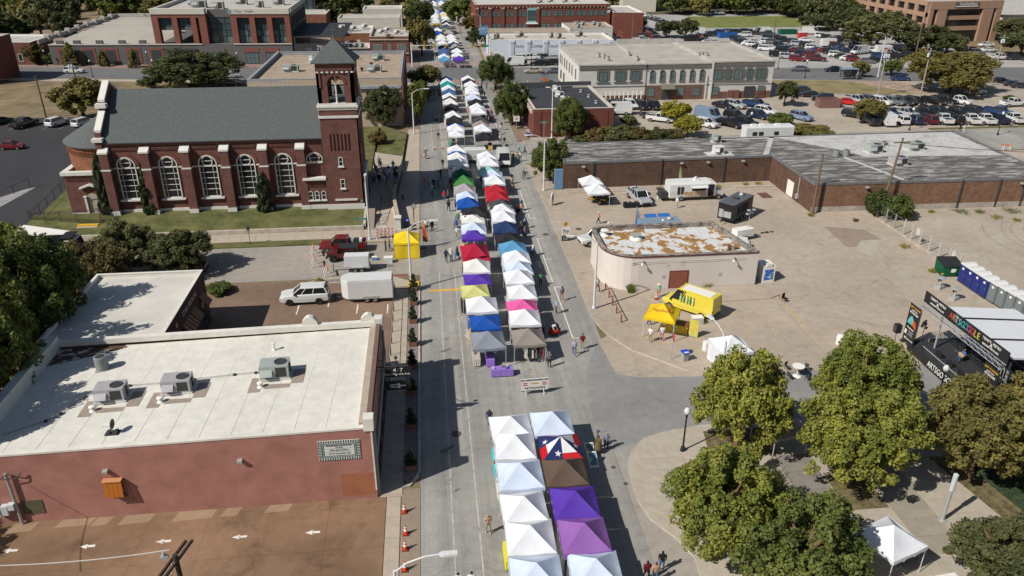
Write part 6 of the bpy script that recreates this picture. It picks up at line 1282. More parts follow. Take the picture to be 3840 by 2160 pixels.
for i,o in enumerate(tn):
 if not(55<o.location.y<185):continue
 right=RROW in o['label'];c=rnd.choice(TCOL);sd=1 if right else-1
 nm=[k for k,v in(('black',TCOL[0]),('off-white',TCOL[1]),('dark red',TCOL[2]),('navy',TCOL[3]),('brown',TCOL[4]),('orange',TCOL[5]),('green',TCOL[6]),('beige',TCOL[7])) if v==c][0]
 tb=table(o.location.x+sd*1.15,o.location.y,.016,.7,2.2,c,0,'%s draped stall table under a %s tent, %s'%(nm,o['label'].split(' pop-up')[0],o['label'].split(', ')[1]),3);tb['group']='stall tables under the tents'
t=thing('clothes_rack','clothes rack hung with white and black garments before the taupe tent','clothes rack',(9.0,62.0,.016));mb=MB().tube((-1.2,0,1.5),(1.2,0,1.5),.02)
for x in(-1.2,1.2):mb.tube((x,0,0),(x,0,1.5),.02);mb.tube((x,-.3,.02),(x,.3,.02),.02)
mb.build('rail',METALD,t)
for k,c in enumerate([(.6,.58,.54),(.03,.03,.03),(.62,.6,.58),(.25,.18,.12),(.05,.05,.05),(.3,.08,.1),(.5,.48,.44)]):
 x=-1.0+k*.33;MB().add([(x-.05,-.28,1.35),(x+.05,-.28,1.35),(x+.05,.28,1.35),(x-.05,.28,1.35),(x-.09,-.3,.55),(x+.09,-.3,.55),(x+.09,.3,.55),(x-.09,.3,.55),(x,0,1.47)],[(0,1,5,4),(1,2,6,5),(2,3,7,6),(3,0,4,7),(0,8,1),(1,8,2),(2,8,3),(3,8,0)]).build('garment',cloth(c),t)
for k,(y,c) in enumerate(((47.6,(.1,.16,.2)),(46.5,(.12,.25,.33)))):
 t=thing('picture_board','white framed seascape picture leaning beside the brown tent','picture',(11.35,y,.016),group='framed pictures by the brown tent');MB().add([(-.35,-.4,.1),(.35,-.4,.1),(.2,.4,1.0),(-.5,.4,1.0),(-.35,-.38,.06),(.35,-.38,.06),(.2,.43,.96),(-.5,.43,.96)],[(0,1,2,3),(7,6,5,4),(0,4,5,1),(1,5,6,2),(2,6,7,3),(3,7,4,0)]).build('frame',WHITE,t)
 MB().poly([(-.28,-.33,.17),(.28,-.33,.17),(.16,.33,.94),(-.4,.33,.94)][0:4]).build('picture',patchy('seascape_%d'%k,c,(.35,.5,.55),.5,.6,3),t).location=(0,0,.008)
 # ================================================================ vehicles (front towards +x)
TYRE=mat('tyre_rubber',(.02,.02,.02),.85,.1,8);RIM=mat('wheel_rim',(.40,.40,.41),.35,.05,4,metal=.6);RIMB=mat('black_rim',(.02,.02,.02),.4,.05,4)
CGLASS=glassm('car_glass',(.015,.018,.02),.06);HEADL=mat('headlamp',(.62,.64,.66),.15,0);TAILL=mat('tail_lamp',(.30,.01,.01),.25,0);TRIM=mat('black_trim',(.02,.02,.022),.55,.05,5)
CARU=set()
def wheel_mesh(r,w_,rim=RIM):
 mb=MB();n=16
 prof=[(r*.6,-w_/2),(r*.95,-w_/2),(r,-w_*.3),(r,w_*.3),(r*.95,w_/2),(r*.6,w_/2)]
 for k in range(len(prof)-1):
  for i in range(n):
   a,b=2*pi*i/n,2*pi*(i+1)/n;(r0,y0),(r1,y1)=prof[k],prof[k+1]
   mb.add([(r0*cos(a),y0,r0*sin(a)),(r0*cos(b),y0,r0*sin(b)),(r1*cos(b),y1,r1*sin(b)),(r1*cos(a),y1,r1*sin(a))],[(0,1,2,3)],0)
 for s in(-1,1):
  for i in range(n):
   a,b=2*pi*i/n,2*pi*(i+1)/n;q=r*.6
   mb.add([(q*cos(a),s*w_/2,q*sin(a)),(q*cos(b),s*w_/2,q*sin(b)),(q*.25*cos(b),s*w_*.36,q*.25*sin(b)),(q*.25*cos(a),s*w_*.36,q*.25*sin(a))],[(0,1,2,3)],1 if i%3 else 0)
  mb.add([(q*.25*cos(2*pi*i/n),s*w_*.36,q*.25*sin(2*pi*i/n)) for i in range(n)],[tuple(range(n))],1)
 me=mb.mesh('wheel');me.materials.append(TYRE);me.materials.append(rim);return me
SPEC={'sedan':dict(L=4.8,st=[(-2.4,.74,.42,.82),(-2.3,.84,.3,.97),(-1.6,.9,.24,1.0),(0,.92,.22,.96),(1.1,.9,.22,.94),(1.9,.86,.26,.84),(2.3,.78,.3,.72),(2.42,.64,.42,.6)],cab=(-1.85,1.15,-1.05,.3,1.43,.72,.6),wh=(1.42,-1.42,.33)),'suv':dict(L=4.9,st=[(-2.42,.8,.48,1.0),(-2.34,.9,.36,1.12),(-1.6,.96,.3,1.14),(0,.97,.28,1.12),(1.1,.96,.28,1.1),(1.95,.92,.32,1.02),(2.36,.84,.36,.9),(2.46,.72,.48,.7)],cab=(-2.3,1.15,-2.05,.35,1.76,.8,.68),wh=(1.45,-1.45,.38)),'pickup':dict(L=5.8,st=[(-2.86,.88,.6,1.05),(-2.8,.96,.5,1.16),(-1.0,.98,.42,1.18),(0,.98,.4,1.16),(1.2,.98,.4,1.16),(2.3,.95,.42,1.1),(2.78,.9,.46,1.0),(2.9,.8,.55,.8)],cab=(-.75,1.5,-.6,.75,1.88,.84,.72),wh=(1.85,-1.75,.41)),'van':dict(L=5.9,st=[(-2.95,.9,.5,1.25),(-2.9,1.0,.4,1.3),(0,1.02,.36,1.3),(1.6,1.02,.36,1.3),(2.3,.98,.4,1.15),(2.85,.9,.44,1.0),(2.97,.76,.52,.8)],cab=(-2.92,2.1,-2.85,1.25,2.55,.94,.86),wh=(1.95,-1.75,.37)),}
def car_proto(kind,detail=True,rim=RIM,name=None):
 S=SPEC[kind];t=thing(name or{'sedan':'sedan_car','suv':'suv_car','pickup':'pickup_truck','van':'van'}[kind],'x','car')
 rings=[]
 for x,h,zb,zt in S['st']:
  zm=zb+(zt-zb)*.55
  half=[(h*.82,zb),(h*.97,zb+.06),(h,zm),(h*.97,zt-.06),(h*.86,zt)]
  rings.append([(x,-a,b) for a,b in half]+[(x,a,b) for a,b in half[::-1]])
 mb=MB();mb.loft(rings,0)
 x0,x1,x2,x3,zr,wb,wr=S['cab'];zb=S['st'][2][3]-.02;zf=S['st'][4][3]-.02
 base=[(x0,-wb,zb),(x1,-wb,zf),(x1,wb,zf),(x0,wb,zb)];roof=[(x2,-wr,zr-.05),(x3,-wr,zr-.05),(x3,wr,zr-.05),(x2,wr,zr-.05)]
 mb.add(roof+[(x2+.15,-wr*.7,zr),(x3-.12,-wr*.7,zr),(x3-.12,wr*.7,zr),(x2+.15,wr*.7,zr)],[(4,5,6,7),(0,1,5,4),(1,2,6,5),(2,3,7,6),(3,0,4,7)])
 def lerp(a,b,k):return tuple(a[i]+(b[i]-a[i])*k for i in range(3))
 def bar(p,q,r=.05):mb.tube(p,q,r,n=5)
 for s in(0,1):
  f0,f1=(base[1],roof[1]) if s==0 else(base[2],roof[2]);r0,r1=(base[0],roof[0]) if s==0 else(base[3],roof[3])
  bar(f0,f1);bar(r0,r1,.07)
  ks=(.5,) if kind=='pickup' else((.42,.75) if kind!='van' else(.78,))
  for k in ks:bar(lerp(r0,f0,k),lerp(r1,f1,k),.045)
  bar(r1,f1,.04)
 if kind=='van':
  for s in(-1,1):mb.add([(x0,s*(wb+.01),zb),(x0+.74*(x1-x0),s*(wb+.01),zb),(x2+.74*(x3-x2),s*(wr+.01),zr-.05),(x2,s*(wr+.01),zr-.05)],[(0,1,2,3)])
  mb.add([(x0-.01,-wb,zb),(x0-.01,wb,zb),(x2-.01,wr,zr-.05),(x2-.01,-wr,zr-.05)],[(0,1,2,3)])
 if kind=='pickup':
  mb.box(-2.8,-.85,-.94,-.84,1.14,1.3);mb.box(-2.8,-.85,.84,.94,1.14,1.3);mb.box(-2.85,-2.76,-.9,.9,1.14,1.3);mb.box(-.86,-.76,-.9,.9,1.14,1.32)
 bo=mb.build('body',[paint((.5,.5,.5))],t)
 def pane(pts,nm='window'):
  c=Vector((0,0,0))
  return MB().add(pts,[(0,1,2,3)]).build(nm,CGLASS,t)
 if detail:
  pane([base[1],base[2],roof[2],roof[1]],'windscreen');pane([base[0],base[3],roof[3],roof[0]],'rear_window');pane([base[0],base[1],roof[1],roof[0]],'side_windows');pane([base[3],base[2],roof[2],roof[3]],'side_windows')
 else:MB().add(base+roof,[(1,2,6,5),(0,3,7,4),(0,1,5,4),(3,2,6,7)]).build('windows',CGLASS,t)
 wf,wr_,r=S['wh'];wm=wheel_mesh(r,.24,rim);hw=S['st'][3][1]
 for x in(wf,wr_):
  for s in(-1,1):o=link('wheel',wm,t);o.location=(x,s*(hw-.1),r)
 xf,hf,zbf,ztf=S['st'][-2];xr_,hr,zbr,ztr=S['st'][0]
 if detail:
  for s in(-1,1):
   MB().obox((xf+.02,s*(hf-.14),ztf-.2),(.12,.3,.13),0).build('headlight',HEADL,t);MB().obox((xr_+.03,s*(hr-.06),ztr-.22),(.1,.2,.2),0).build('taillight',TAILL,t)
   MB().obox((x1-.25,s*(wb+.16),zf+.05),(.14,.22,.15),0).build('mirror',TRIM,t)
  MB().obox((S['st'][-1][0]-.03,0,zbf+.06),(.1,1.2,.22),0).build('grille',TRIM,t);MB().obox((xr_-.02,0,zbr+.02),(.1,1.3,.14),0).build('rear_bumper',TRIM,t)
  if kind=='pickup':MB().box(-2.76,-.86,-.84,.84,1.0,1.195).build('truck_bed',TRIM,t)
 else:
  mb=MB()
  for s in(-1,1):mb.obox((xf+.02,s*(hf-.14),ztf-.2),(.12,.3,.13))
  mb.build('headlight',HEADL,t);mb=MB()
  for s in(-1,1):mb.obox((xr_+.03,s*(hr-.06),ztr-.22),(.1,.2,.2))
  mb.build('taillight',TAILL,t)
  if kind=='pickup':MB().box(-2.76,-.86,-.84,.84,1.0,1.195).build('truck_bed',TRIM,t)
 return t
FAR={k:car_proto(k,False) for k in SPEC};NEAR={k:car_proto(k,True) for k in('sedan','suv','pickup','van')};NEARB={'suv':car_proto('suv',True,RIMB)}
CC={'white':(.62,.62,.60),'black':(.012,.012,.014),'dark':(.022,.025,.03),'grey':(.13,.135,.14),'silver':(.36,.37,.38),'red':(.15,.012,.014),'maroon':(.09,.012,.015),'blue':(.02,.045,.12),'navy':(.012,.02,.05),'pale blue':(.17,.23,.32),'green':(.045,.085,.065),'beige':(.36,.32,.25),'orange':(.45,.12,.02),'bright red':(.55,.02,.015),'brown':(.06,.035,.025)}
KN={'sedan':'sedan','suv':'SUV','pickup':'pickup truck','van':'panel van'}
def car(x,y,kind,col,ang,where,z,near=False,label=None,group=None,scale=None):
 pr=(NEAR if near else FAR)[kind] if near!='b' else NEARB[kind]
 lab=label or '%s %s %s'%(col,KN[kind],where)
 o=place(pr,CARU,(x,y,z),ang,lab,'van' if kind=='van' else('truck' if kind=='pickup' else 'car'),None if label else(group or '%s %ss %s'%(col,KN[kind],where)))
 if scale:o.scale=scale
 for ch in CH[o.name]:
  if ch.name.startswith('body'):setmat(ch,0,paint(CC[col]))
 return o
ST_={'s':'sedan','u':'suv','p':'pickup','v':'van'}
CN={'w':'white','k':'black','d':'dark','g':'grey','s':'silver','r':'red','m':'maroon','b':'blue','n':'navy','l':'pale blue','e':'green','c':'beige','o':'orange','R':'bright red','B':'brown'}
def lot(c,r,spec,ang,where,z,jit=4):
 """'x,y,kind+colour' entries in tile coordinates of where the car stands"""
 for e in spec.split():
  a,b,k=e.split(',');x,y=T(c,r,float(a),float(b),z+.35)
  car(x,y+.6,ST_[k[0]],CN[k[1]],radians(ang+random.uniform(-jit,jit)),where,z)
W1='parked tail to the kerb strip in the police lot front row';W2='in the middle row of the police lot';W3='in the back row of the police lot by the thin lawn'
lot(3,0,'1055,1240,uk 1195,1240,vw 1355,1230,uw 1500,1230,un 1640,1225,um 1780,1225,pw 1905,1225,uk 2060,1228,pw 2200,1228,pw 2335,1222,pn 2490,1218,pw',82,W1,LZ)
lot(3,0,'1015,1165,sl 1120,1165,sl 1240,1160,un 1390,1160,ps 1520,1165,uk 1635,1150,uk 1745,1145,uk 1950,1150,uk 2110,1140,ud 2335,1145,pb',-62,W2,LZ)
car(*T(3,0,860,1180,LZ),'suv','black',radians(-50),W2,LZ,label='black police SUV with white doors at the end of middle row',near=True)
lot(3,0,'900,1025,ps 1040,1030,un 1150,1040,uw 1280,1040,ug 1380,1040,ud 1490,1040,uk 1690,1035,pk 1830,1025,uk 1930,1035,pw',-58,W3,LZ)
car(*T(3,0,795,1050,LZ),'sedan','bright red',radians(-30),W3,LZ,label='small bright red rounded car beside the bin enclosure',near=True,scale=(.86,.95,1.02))
lot(3,0,'335,915,sd 420,965,sk 560,1005,uk',155,'parked beside the thin yellow lawn',LZ);lot(3,0,'345,1195,ul',-60,'near the travel trailer in the police lot',LZ);lot(3,0,'2100,940,uw',5,'under the broad yellow-green tree',LZ);lot(3,0,'2480,1060,pw',3,'alone near the lot exit',LZ)
lot(3,0,'1345,800,sb',-10,'beside the gravel patch',LZ);lot(3,0,'2360,825,sk 2490,860,sd 2570,880,sd',-20,'along the street beyond the red price sign',.016);lot(3,0,'325,705,sg 670,710,sk',176,'driving along the avenue',.022)
W4='packed in the big public lot beyond the avenue'
rows=['40,490,sw 100,560,uk 205,582,us 305,605,ur 490,605,pm 360,550,un 440,560,um 340,515,sd 285,515,sr 160,512,uk','120,465,ud 210,492,sn 310,455,us 395,465,ud 460,492,uw 510,512,sb 570,520,sr 640,535,uk 700,565,uw 760,580,sk 815,600,sw 880,610,ur 1000,625,sg 1080,615,sk 1130,580,ub','390,412,sw 270,432,ud 150,412,pk 95,392,uk 550,372,uw 610,392,uk 670,405,sg 730,420,sd 790,435,uk 840,448,ug 890,468,ug 950,480,ub 1050,522,pw 700,472,ud 745,500,sb 805,520,sn 1230,548,ps 1290,578,uk 1350,590,uk 1440,560,ud 1520,580,uk 1580,580,sd','0,430,uw 60,435,ug 20,390,ud 0,350,pd']
for rw in rows:lot(3,0,rw,-28,W4,.1,6)
car(*T(3,0,915,545,.1),'van','white',radians(-160),W4,.1,label='white high-roofed passenger van in the big public lot',near=True);car(*T(3,0,432,345,.1),'van','white',radians(-10),W4,.1,label='white van with green lettering by the green skip',near=True)
lot(3,0,'2205,460,sw',178,'at the steps of the tan office',.1);lot(3,0,'1975,500,ud 2070,520,ud 2110,540,ug 2235,512,sw 1955,540,sw 2330,592,pw 2490,592,pd',0,'in the tan office car park',.1)
W5='in the lot beside the park lawn'
lot(2,0,'1920,345,sg 1990,358,ud 2070,338,ub 2150,330,ul 2230,335,ud 2320,330,ud 2340,362,uw 2400,340,pd',170,W5,.1);lot(2,0,'2270,400,un 2310,415,un 2335,430,uk 2390,450,sw 2430,440,pw 2450,462,uw 2500,480,sk 2560,502,uw',-28,W4,.1)
lot(2,0,'1855,345,vw 2510,340,vw',175,W5,.1);lot(2,0,'1830,425,vk 1880,390,so 1950,412,sn 1990,430,sw 2045,430,sw',10,'behind the grey two-storey block',.1);lot(2,0,'1305,410,pw 1345,415,sl 1470,400,ur 1500,410,sb 1560,412,sd',0,'behind the coffee shop',.1)
lot(2,0,'1345,168,uw 1395,182,sg 1435,195,sd 1475,206,sd 1510,222,sd',-35,'slanted along the far road by the woods',.1);lot(2,0,'1950,145,uw 2080,140,uw',0,'under the far park trees',.1)
lot(2,0,'60,598,uw 185,595,pw 285,592,ue 410,592,ss',178,'against the coffee shop wall',.1);lot(2,0,'50,645,pk 270,650,uk 390,645,uk 15,655,vw',175,'in the outer row before the coffee shop',.1);lot(2,0,'215,725,sc 430,725,sg',180,'driving past the coffee shop',.022)
W6='nose to the grey block in the police lot'
lot(2,0,'980,1060,sn 1080,1080,uk 1315,1085,uk 1440,1085,uk',-82,W6,LZ);car(*T(2,0,1190,1085,LZ),'suv','white',radians(-80),W6,LZ,label='white police SUV with black bonnet before the grey block',near=True)
lot(2,0,'1990,1195,vl 1960,1265,uw 2130,1075,sk 2250,1075,us 2460,1070,pb 2255,1185,uk 2210,1265,pk 2370,1255,uk 2490,1180,un 2565,1140,uw',-50,'near the yellow tree in the police lot',LZ);lot(2,0,'1500,1215,pw',-30,'towing a mesh trailer in the police lot',LZ);lot(2,0,'1065,1140,vw',170,'behind the red building',LZ)
lot(0,0,'235,1265,pk 565,1250,uw 830,1255,uw 0,1235,sk',70,'in the dark church car park',.05);car(*T(0,1,120,30,.4),'sedan','red',0,'',.05,label='red sedan standing alone on the dark church car park',near=True)
car(*T(0,0,750,725,.3),'suv','white',radians(-3),'',.022,label='white SUV driving along the avenue past parking deck',near=True);lot(0,0,'2310,850,sb',20,'half hidden behind the big tree',.1);lot(0,0,'2320,770,ss',0,'at the avenue kerb beside cones',.022)
car(-14.1,76.9,'suv','white',radians(181),'',.06,near='b',label='white SUV with black wheels hitched to the cargo trailer',scale=(1.06,1.06,1.1))
o=car(-11.3,90.9,'pickup','red',radians(178),'',.012,near=True,label='dark red pickup truck beside the striped barricades')
for k,c in enumerate([(.6,.6,.6),(.05,.05,.05),(.3,.3,.32)]):MB().box(-2.4+k*.5,-2.05+k*.5,-.4,.3,1.2,1.55).build('load',cloth(c),o)
jp=thing('open_jeep','dark red open off-roader with black soft top','car',(-10.9,88.0,.012),radians(179))
JR=paint((.10,.012,.014));MB().box(-1.9,1.2,-.78,.78,.5,1.05).box(1.2,2.0,-.6,.6,.55,1.02).build('body',JR,jp);MB().box(-1.7,.5,-.72,.72,1.75,1.85).build('soft_top',mat('black_soft_top',(.025,.025,.027),.8,.1,4),jp)
mb=MB()
for x,y in((.75,-.7),(.75,.7),(-.4,-.72),(-.4,.72),(-1.75,-.72),(-1.75,.72)):mb.tube((x,y,1.0),(x-.2 if x>.5 else x,y,1.78),.04,n=5)
mb.build('roll_bars',TRIM,jp);MB().add([(.8,-.68,1.05),(.8,.68,1.05),(.58,.66,1.75),(.58,-.66,1.75)],[(0,1,2,3)]).build('windscreen',CGLASS,jp);MB().box(1.95,2.15,-.75,.75,.45,.62).box(-2.05,-1.92,-.75,.75,.5,.65).build('bumper',TRIM,jp)
wm=wheel_mesh(.42,.3,RIMB)
for x in(1.3,-1.3):
 for y in(-.78,.78):o=link('wheel',wm,jp);o.location=(x,y,.42)
 for y in(-.82,.82):MB().box(x-.55,x+.55,y-.14,y+.14,.86,.92).build('fender',TRIM,jp)
for y in(-.45,.45):MB().tube((2.0,y,.85),(2.03,y,.85),.1,n=12).build('headlight',HEADL,jp)
def trailer_wheels(t,xs,y,r=.34):
 wm=wheel_mesh(r,.22)
 for x in xs:
  for s in(-1,1):o=link('wheel',wm,t);o.location=(x,s*y,r)
t=thing('generator_trailer','white towable generator on a double-axle trailer beside the open off-roader','generator',(-9.2,84.6,.012),radians(178))
MB().box(-1.5,1.3,-.62,.62,.75,2.05).build('cabinet',mat('generator_white',(.60,.61,.61),.5,.05,2),t);MB().box(-1.3,-.6,-.64,-.62,1.0,1.5).box(.2,.8,-.635,-.62,1.2,1.45).build('louvre',METALD,t);MB().box(-1.6,1.45,-.68,.68,.55,.74).box(1.45,2.9,-.06,.06,.55,.68).build('chassis',METALG,t);MB().box(-.95,.45,.64,.9,.68,.76).box(-.95,.45,-.9,-.64,.68,.76).build('mudguard',METALG,t);trailer_wheels(t,(-.65,.1),.76,.33);MB().tube((2.7,0,0),(2.7,0,.9),.05).build('jack',METALD,t)
t=thing('cargo_trailer','white enclosed cargo trailer with rounded nose behind the white SUV','trailer',(-7.3,76.9,.06),radians(180))
WT=mat('white_trailer_skin',(.60,.60,.585),.45,.04,1.5)
bd=MB();pr=[(-2.6,-1.1),(2.1,-1.1),(2.75,-.55),(2.9,0),(2.75,.55),(2.1,1.1),(-2.6,1.1)];bd.prism(pr,.55,2.55,0,bottom=True);bd.prism([(a*.985,b*.97) for a,b in pr],2.55,2.68,0);bd.build('body',WT,t)
MB().box(-2.62,2.1,-1.13,-1.1,.5,.62).box(-2.62,2.1,1.1,1.13,.5,.62).build('skirt',METALG,t);MB().box(-1.1,.6,-1.16,-1.02,.55,.82).box(-1.1,.6,1.02,1.16,.55,.82).build('mudguard',METALG,t);trailer_wheels(t,(-.68,.18),1.02,.35)
mb=MB().tube((2.7,-.5,.5),(3.9,0,.5),.05);mb.tube((2.7,.5,.5),(3.9,0,.5),.05);mb.tube((3.6,0,0),(3.6,0,.8),.05);mb.build('hitch',METALD,t);MB().box(-2.66,-2.6,-.95,.95,.65,2.4).build('rear_door',WT,t)
t=thing('dump_truck','black-bodied dump truck with white cab on the side street','truck',(-45.2,91.6,.012),radians(0));dw=mat('truck_white',(.60,.61,.62),.4,.04,2);DB=mat('black_tipper',(.018,.018,.019),.5,.15,3)
mb=MB();mb.box(-4.4,1.0,-1.2,-1.12,1.3,2.7);mb.box(-4.4,1.0,1.12,1.2,1.3,2.7);mb.box(-4.48,-4.4,-1.2,1.2,1.3,2.6);mb.box(1.0,1.08,-1.2,1.2,1.3,3.1);mb.box(-4.4,1.0,-1.12,1.12,1.25,1.4);mb.box(1.0,2.3,-1.1,1.1,3.0,3.12)
for k in range(6):mb.box(-4.2+k*.95,-4.05+k*.95,-1.28,-1.2,1.35,2.65);mb.box(-4.2+k*.95,-4.05+k*.95,1.2,1.28,1.35,2.65)
mb.build('tipper_body',DB,t);MB().box(-4.4,4.2,-.5,.5,.75,1.1).build('chassis',TRIM,t)
mb=MB();mb.loft([[(1.3,-1.15,.9),(1.3,1.15,.9),(1.3,1.15,1.75),(1.3,-1.15,1.75)],[(2.9,-1.15,.9),(2.9,1.15,.9),(2.9,1.12,1.75),(2.9,-1.12,1.75)]]);mb.loft([[(2.9,-1.0,.85),(2.9,1.0,.85),(2.9,.95,1.75),(2.9,-.95,1.75)],[(4.2,-.85,.85),(4.2,.85,.85),(4.2,.75,1.5),(4.2,-.75,1.5)]]);mb.box(1.35,2.55,-1.0,1.0,2.62,2.75)
for x,y in((1.4,-1.05),(1.4,1.05),(2.75,-1.03),(2.75,1.03)):mb.tube((x,y,1.7),(x-.2 if x>2 else x,y*.95,2.68),.06,n=5)
mb.build('cab',dw,t);MB().add([(2.85,-1.0,1.78),(2.85,1.0,1.78),(2.55,.95,2.62),(2.55,-.95,2.62)],[(0,1,2,3)]).build('windscreen',CGLASS,t);MB().add([(1.4,-1.07,1.78),(2.75,-1.05,1.78),(2.5,-1.0,2.6),(1.4,-1.0,2.6)],[(0,1,2,3)]).build('side_window',CGLASS,t);MB().add([(1.4,1.07,1.78),(2.75,1.05,1.78),(2.5,1.0,2.6),(1.4,1.0,2.6)],[(0,1,2,3)]).build('side_window',CGLASS,t)
wm=wheel_mesh(.52,.35)
for x in(3.3,-1.6,-2.8):
 for s in(-1,1):o=link('wheel',wm,t);o.location=(x,s*1.0,.52)
mb=MB().tube((-3.6,-1.32,2.6),(1.2,-1.32,1.2),.07,n=6);mb.build('tarp_arm',METALG,t)
x,y=T(0,1,1370,1255,.5);car(x,y,'sedan','silver',radians(180),'parked behind the star-lettered clinic',.012,near=True);x,y=T(0,1,1900,1255,.5);car(x,y,'sedan','black',radians(180),'parked behind the star-lettered clinic',.012,near=True)
x,y=T(2,1,1275,545,.6);car(x,y,'pickup','silver',radians(-82),'',LZ,near=True,label='silver-grey crew pickup nose out by the brick wall')
x,y=T(2,1,800,960,.7);car(x+1.2,y,'pickup','white',radians(190),'',LZ,near=True,label='white pickup truck half hidden behind pale pink building')
t=thing('food_bus','white food bus with open serving hatch and menu panel','food truck',(38.4,105.4,LZ),radians(2))
FWm=mat('food_bus_white',(.64,.64,.62),.45,.04,1.5)
mb=MB();sec=[(-1.2,.55),(-1.25,1.5),(-1.2,2.5),(-1.0,2.78),(1.0,2.78),(1.2,2.5),(1.25,1.5),(1.2,.55)]
mb.loft([[(-4.2,a,b) for a,b in sec],[(1.9,a,b) for a,b in sec],[(2.7,a*.95,.55+(b-.55)*.92) for a,b in sec]]);mb.loft([[(2.7,-1.0,.55),(2.7,1.0,.55),(2.7,1.0,1.5),(2.7,-1.0,1.5)],[(4.1,-.85,.55),(4.1,.85,.55),(4.1,.8,1.15),(4.1,-.8,1.15)]]);mb.build('body',FWm,t)
MB().add([(2.72,-1.0,1.5),(2.72,1.0,1.5),(2.66,.95,2.4),(2.66,-.95,2.4)],[(0,1,2,3)]).build('windscreen',CGLASS,t);MB().box(-.9,1.2,-1.29,-1.24,1.55,2.2).build('serving_opening',mat('dark_interior',(.02,.02,.02),.8,.1,3),t);MB().add([(-1.1,-1.26,2.3),(1.3,-1.26,2.3),(1.3,-2.0,2.15),(-1.1,-2.0,2.15)],[(0,1,2,3)]).build('hatch_flap',FWm,t)
MB().box(1.55,2.4,-1.28,-1.22,.6,2.4).build('door_opening',MATS['dark_interior'],t);MB().box(-2.2,1.3,-1.3,-1.24,.7,1.45).build('picture_panel',patchy('food_panel',(.45,.30,.17),(.6,.58,.55),.5,.56,2),t)
for x in(-2.9,-2.35):MB().box(x-.2,x+.2,-1.285,-1.24,1.1,2.2).build('door_window',CGLASS,t)
MB().box(-.3,.4,-.35,.35,2.78,3.05).build('roof_vent',WHITE,t);MB().lathe([(.18,0),(.26,.1),(.18,.25),(.05,.3)],(0,0,3.05),12).build('vent_cowl',METALG,t)
wm=wheel_mesh(.4,.28)
for x in(3.3,-2.4):
 for s in(-1,1):o=link('wheel',wm,t);o.location=(x,s*1.08,.4)
MB().box(-5.5,-4.3,-1.0,1.0,.5,.7).box(-5.4,-4.5,-.8,.8,.7,1.5).build('rear_rack',METALD,t)
t=thing('black_trailer','black food trailer with grey roof and roof vents','food trailer',(41.4,96.9,LZ),radians(42));BKT=mat('black_trailer_skin',(.02,.02,.021),.4,.05,2)
MB().box(-2.9,2.7,-1.15,1.15,.5,2.75).build('body',BKT,t);MB().box(-2.95,2.75,-1.2,1.2,2.75,2.83).build('roof',mat('slate_trailer_roof',(.10,.11,.12),.5,.06,2),t);MB().box(-.7,.0,-.4,.4,2.83,3.0).build('hatch',METALD,t);MB().lathe([(.3,0),(.35,.15),(.25,.3),(.3,.4),(.05,.5)],(1.5,.1,2.83),12).build('vent_cowl',METALG,t)
MB().box(-3.1,-2.9,-.9,.2,.9,1.7).box(-3.05,-2.9,.3,.9,.8,1.9).build('air_unit',METALG,t);trailer_wheels(t,(-.3,.6),1.1,.36);MB().tube((-2.9,0,.5),(-4.2,0,.5),.06).build('hitch',METALD,t);MB().box(-1.8,1.4,-1.17,-1.15,1.1,2.3).build('side_graphic',patchy('trailer_graphic',(.03,.03,.03),(.14,.1,.1),.55,.62,1.5),t)
t=thing('blue_trailer','pale blue food trailer with grey roof behind the peeling roof','food trailer',(28.7,90.3,LZ),radians(2));MB().box(-2.6,2.6,-1.1,1.1,.5,2.5).build('body',mat('sky_blue_skin',(.12,.30,.50),.45,.08,2),t);MB().box(-2.65,2.65,-1.15,1.15,2.5,2.58).build('roof',mat('blue_grey_roof',(.20,.26,.31),.5,.08,2),t);MB().lathe([(.3,0),(.36,.15),(.25,.28),(.05,.36)],(1.4,.2,2.58),12).build('vent_cowl',METALG,t);trailer_wheels(t,(-.4,.4),1.05,.34)
for k in range(2):MB().add([(-1.5+k*1.8,1.1,2.5),(.1+k*1.8,1.1,2.5),(.1+k*1.8,2.0,2.75),(-1.5+k*1.8,2.0,2.75)],[(0,1,2,3)]).build('hatch_flap',mat('blue_flap',(.03,.13,.40),.5,.1,3),t)
yv=car(26.6,70.4,'van','white',radians(133),'',LZ,near=True,label='yellow printed delivery van with white roof panel',scale=(1.0,1.02,1.0))
for ch in CH[yv.name]:
 if ch.name.startswith('body'):setmat(ch,0,paint((.66,.54,.06),'yellow_van_paint'))
MB().box(-2.4,.9,-.62,.62,2.552,2.575).build('roof_panel',WHITE,yv)
for k,c in enumerate([(.5,.6,.3),(.15,.42,.12),(.6,.6,.3),(.12,.40,.14),(.62,.58,.3)]):
 for s in(1,):x=.7-k*.36;MB().lathe([(.10,0),(.11,.5),(.05,.72),(.05,.9)],(x,1.05,1.3),10).build('printed_bottle',mat('bottle_%d'%k,c,.4,.05,3),yv)
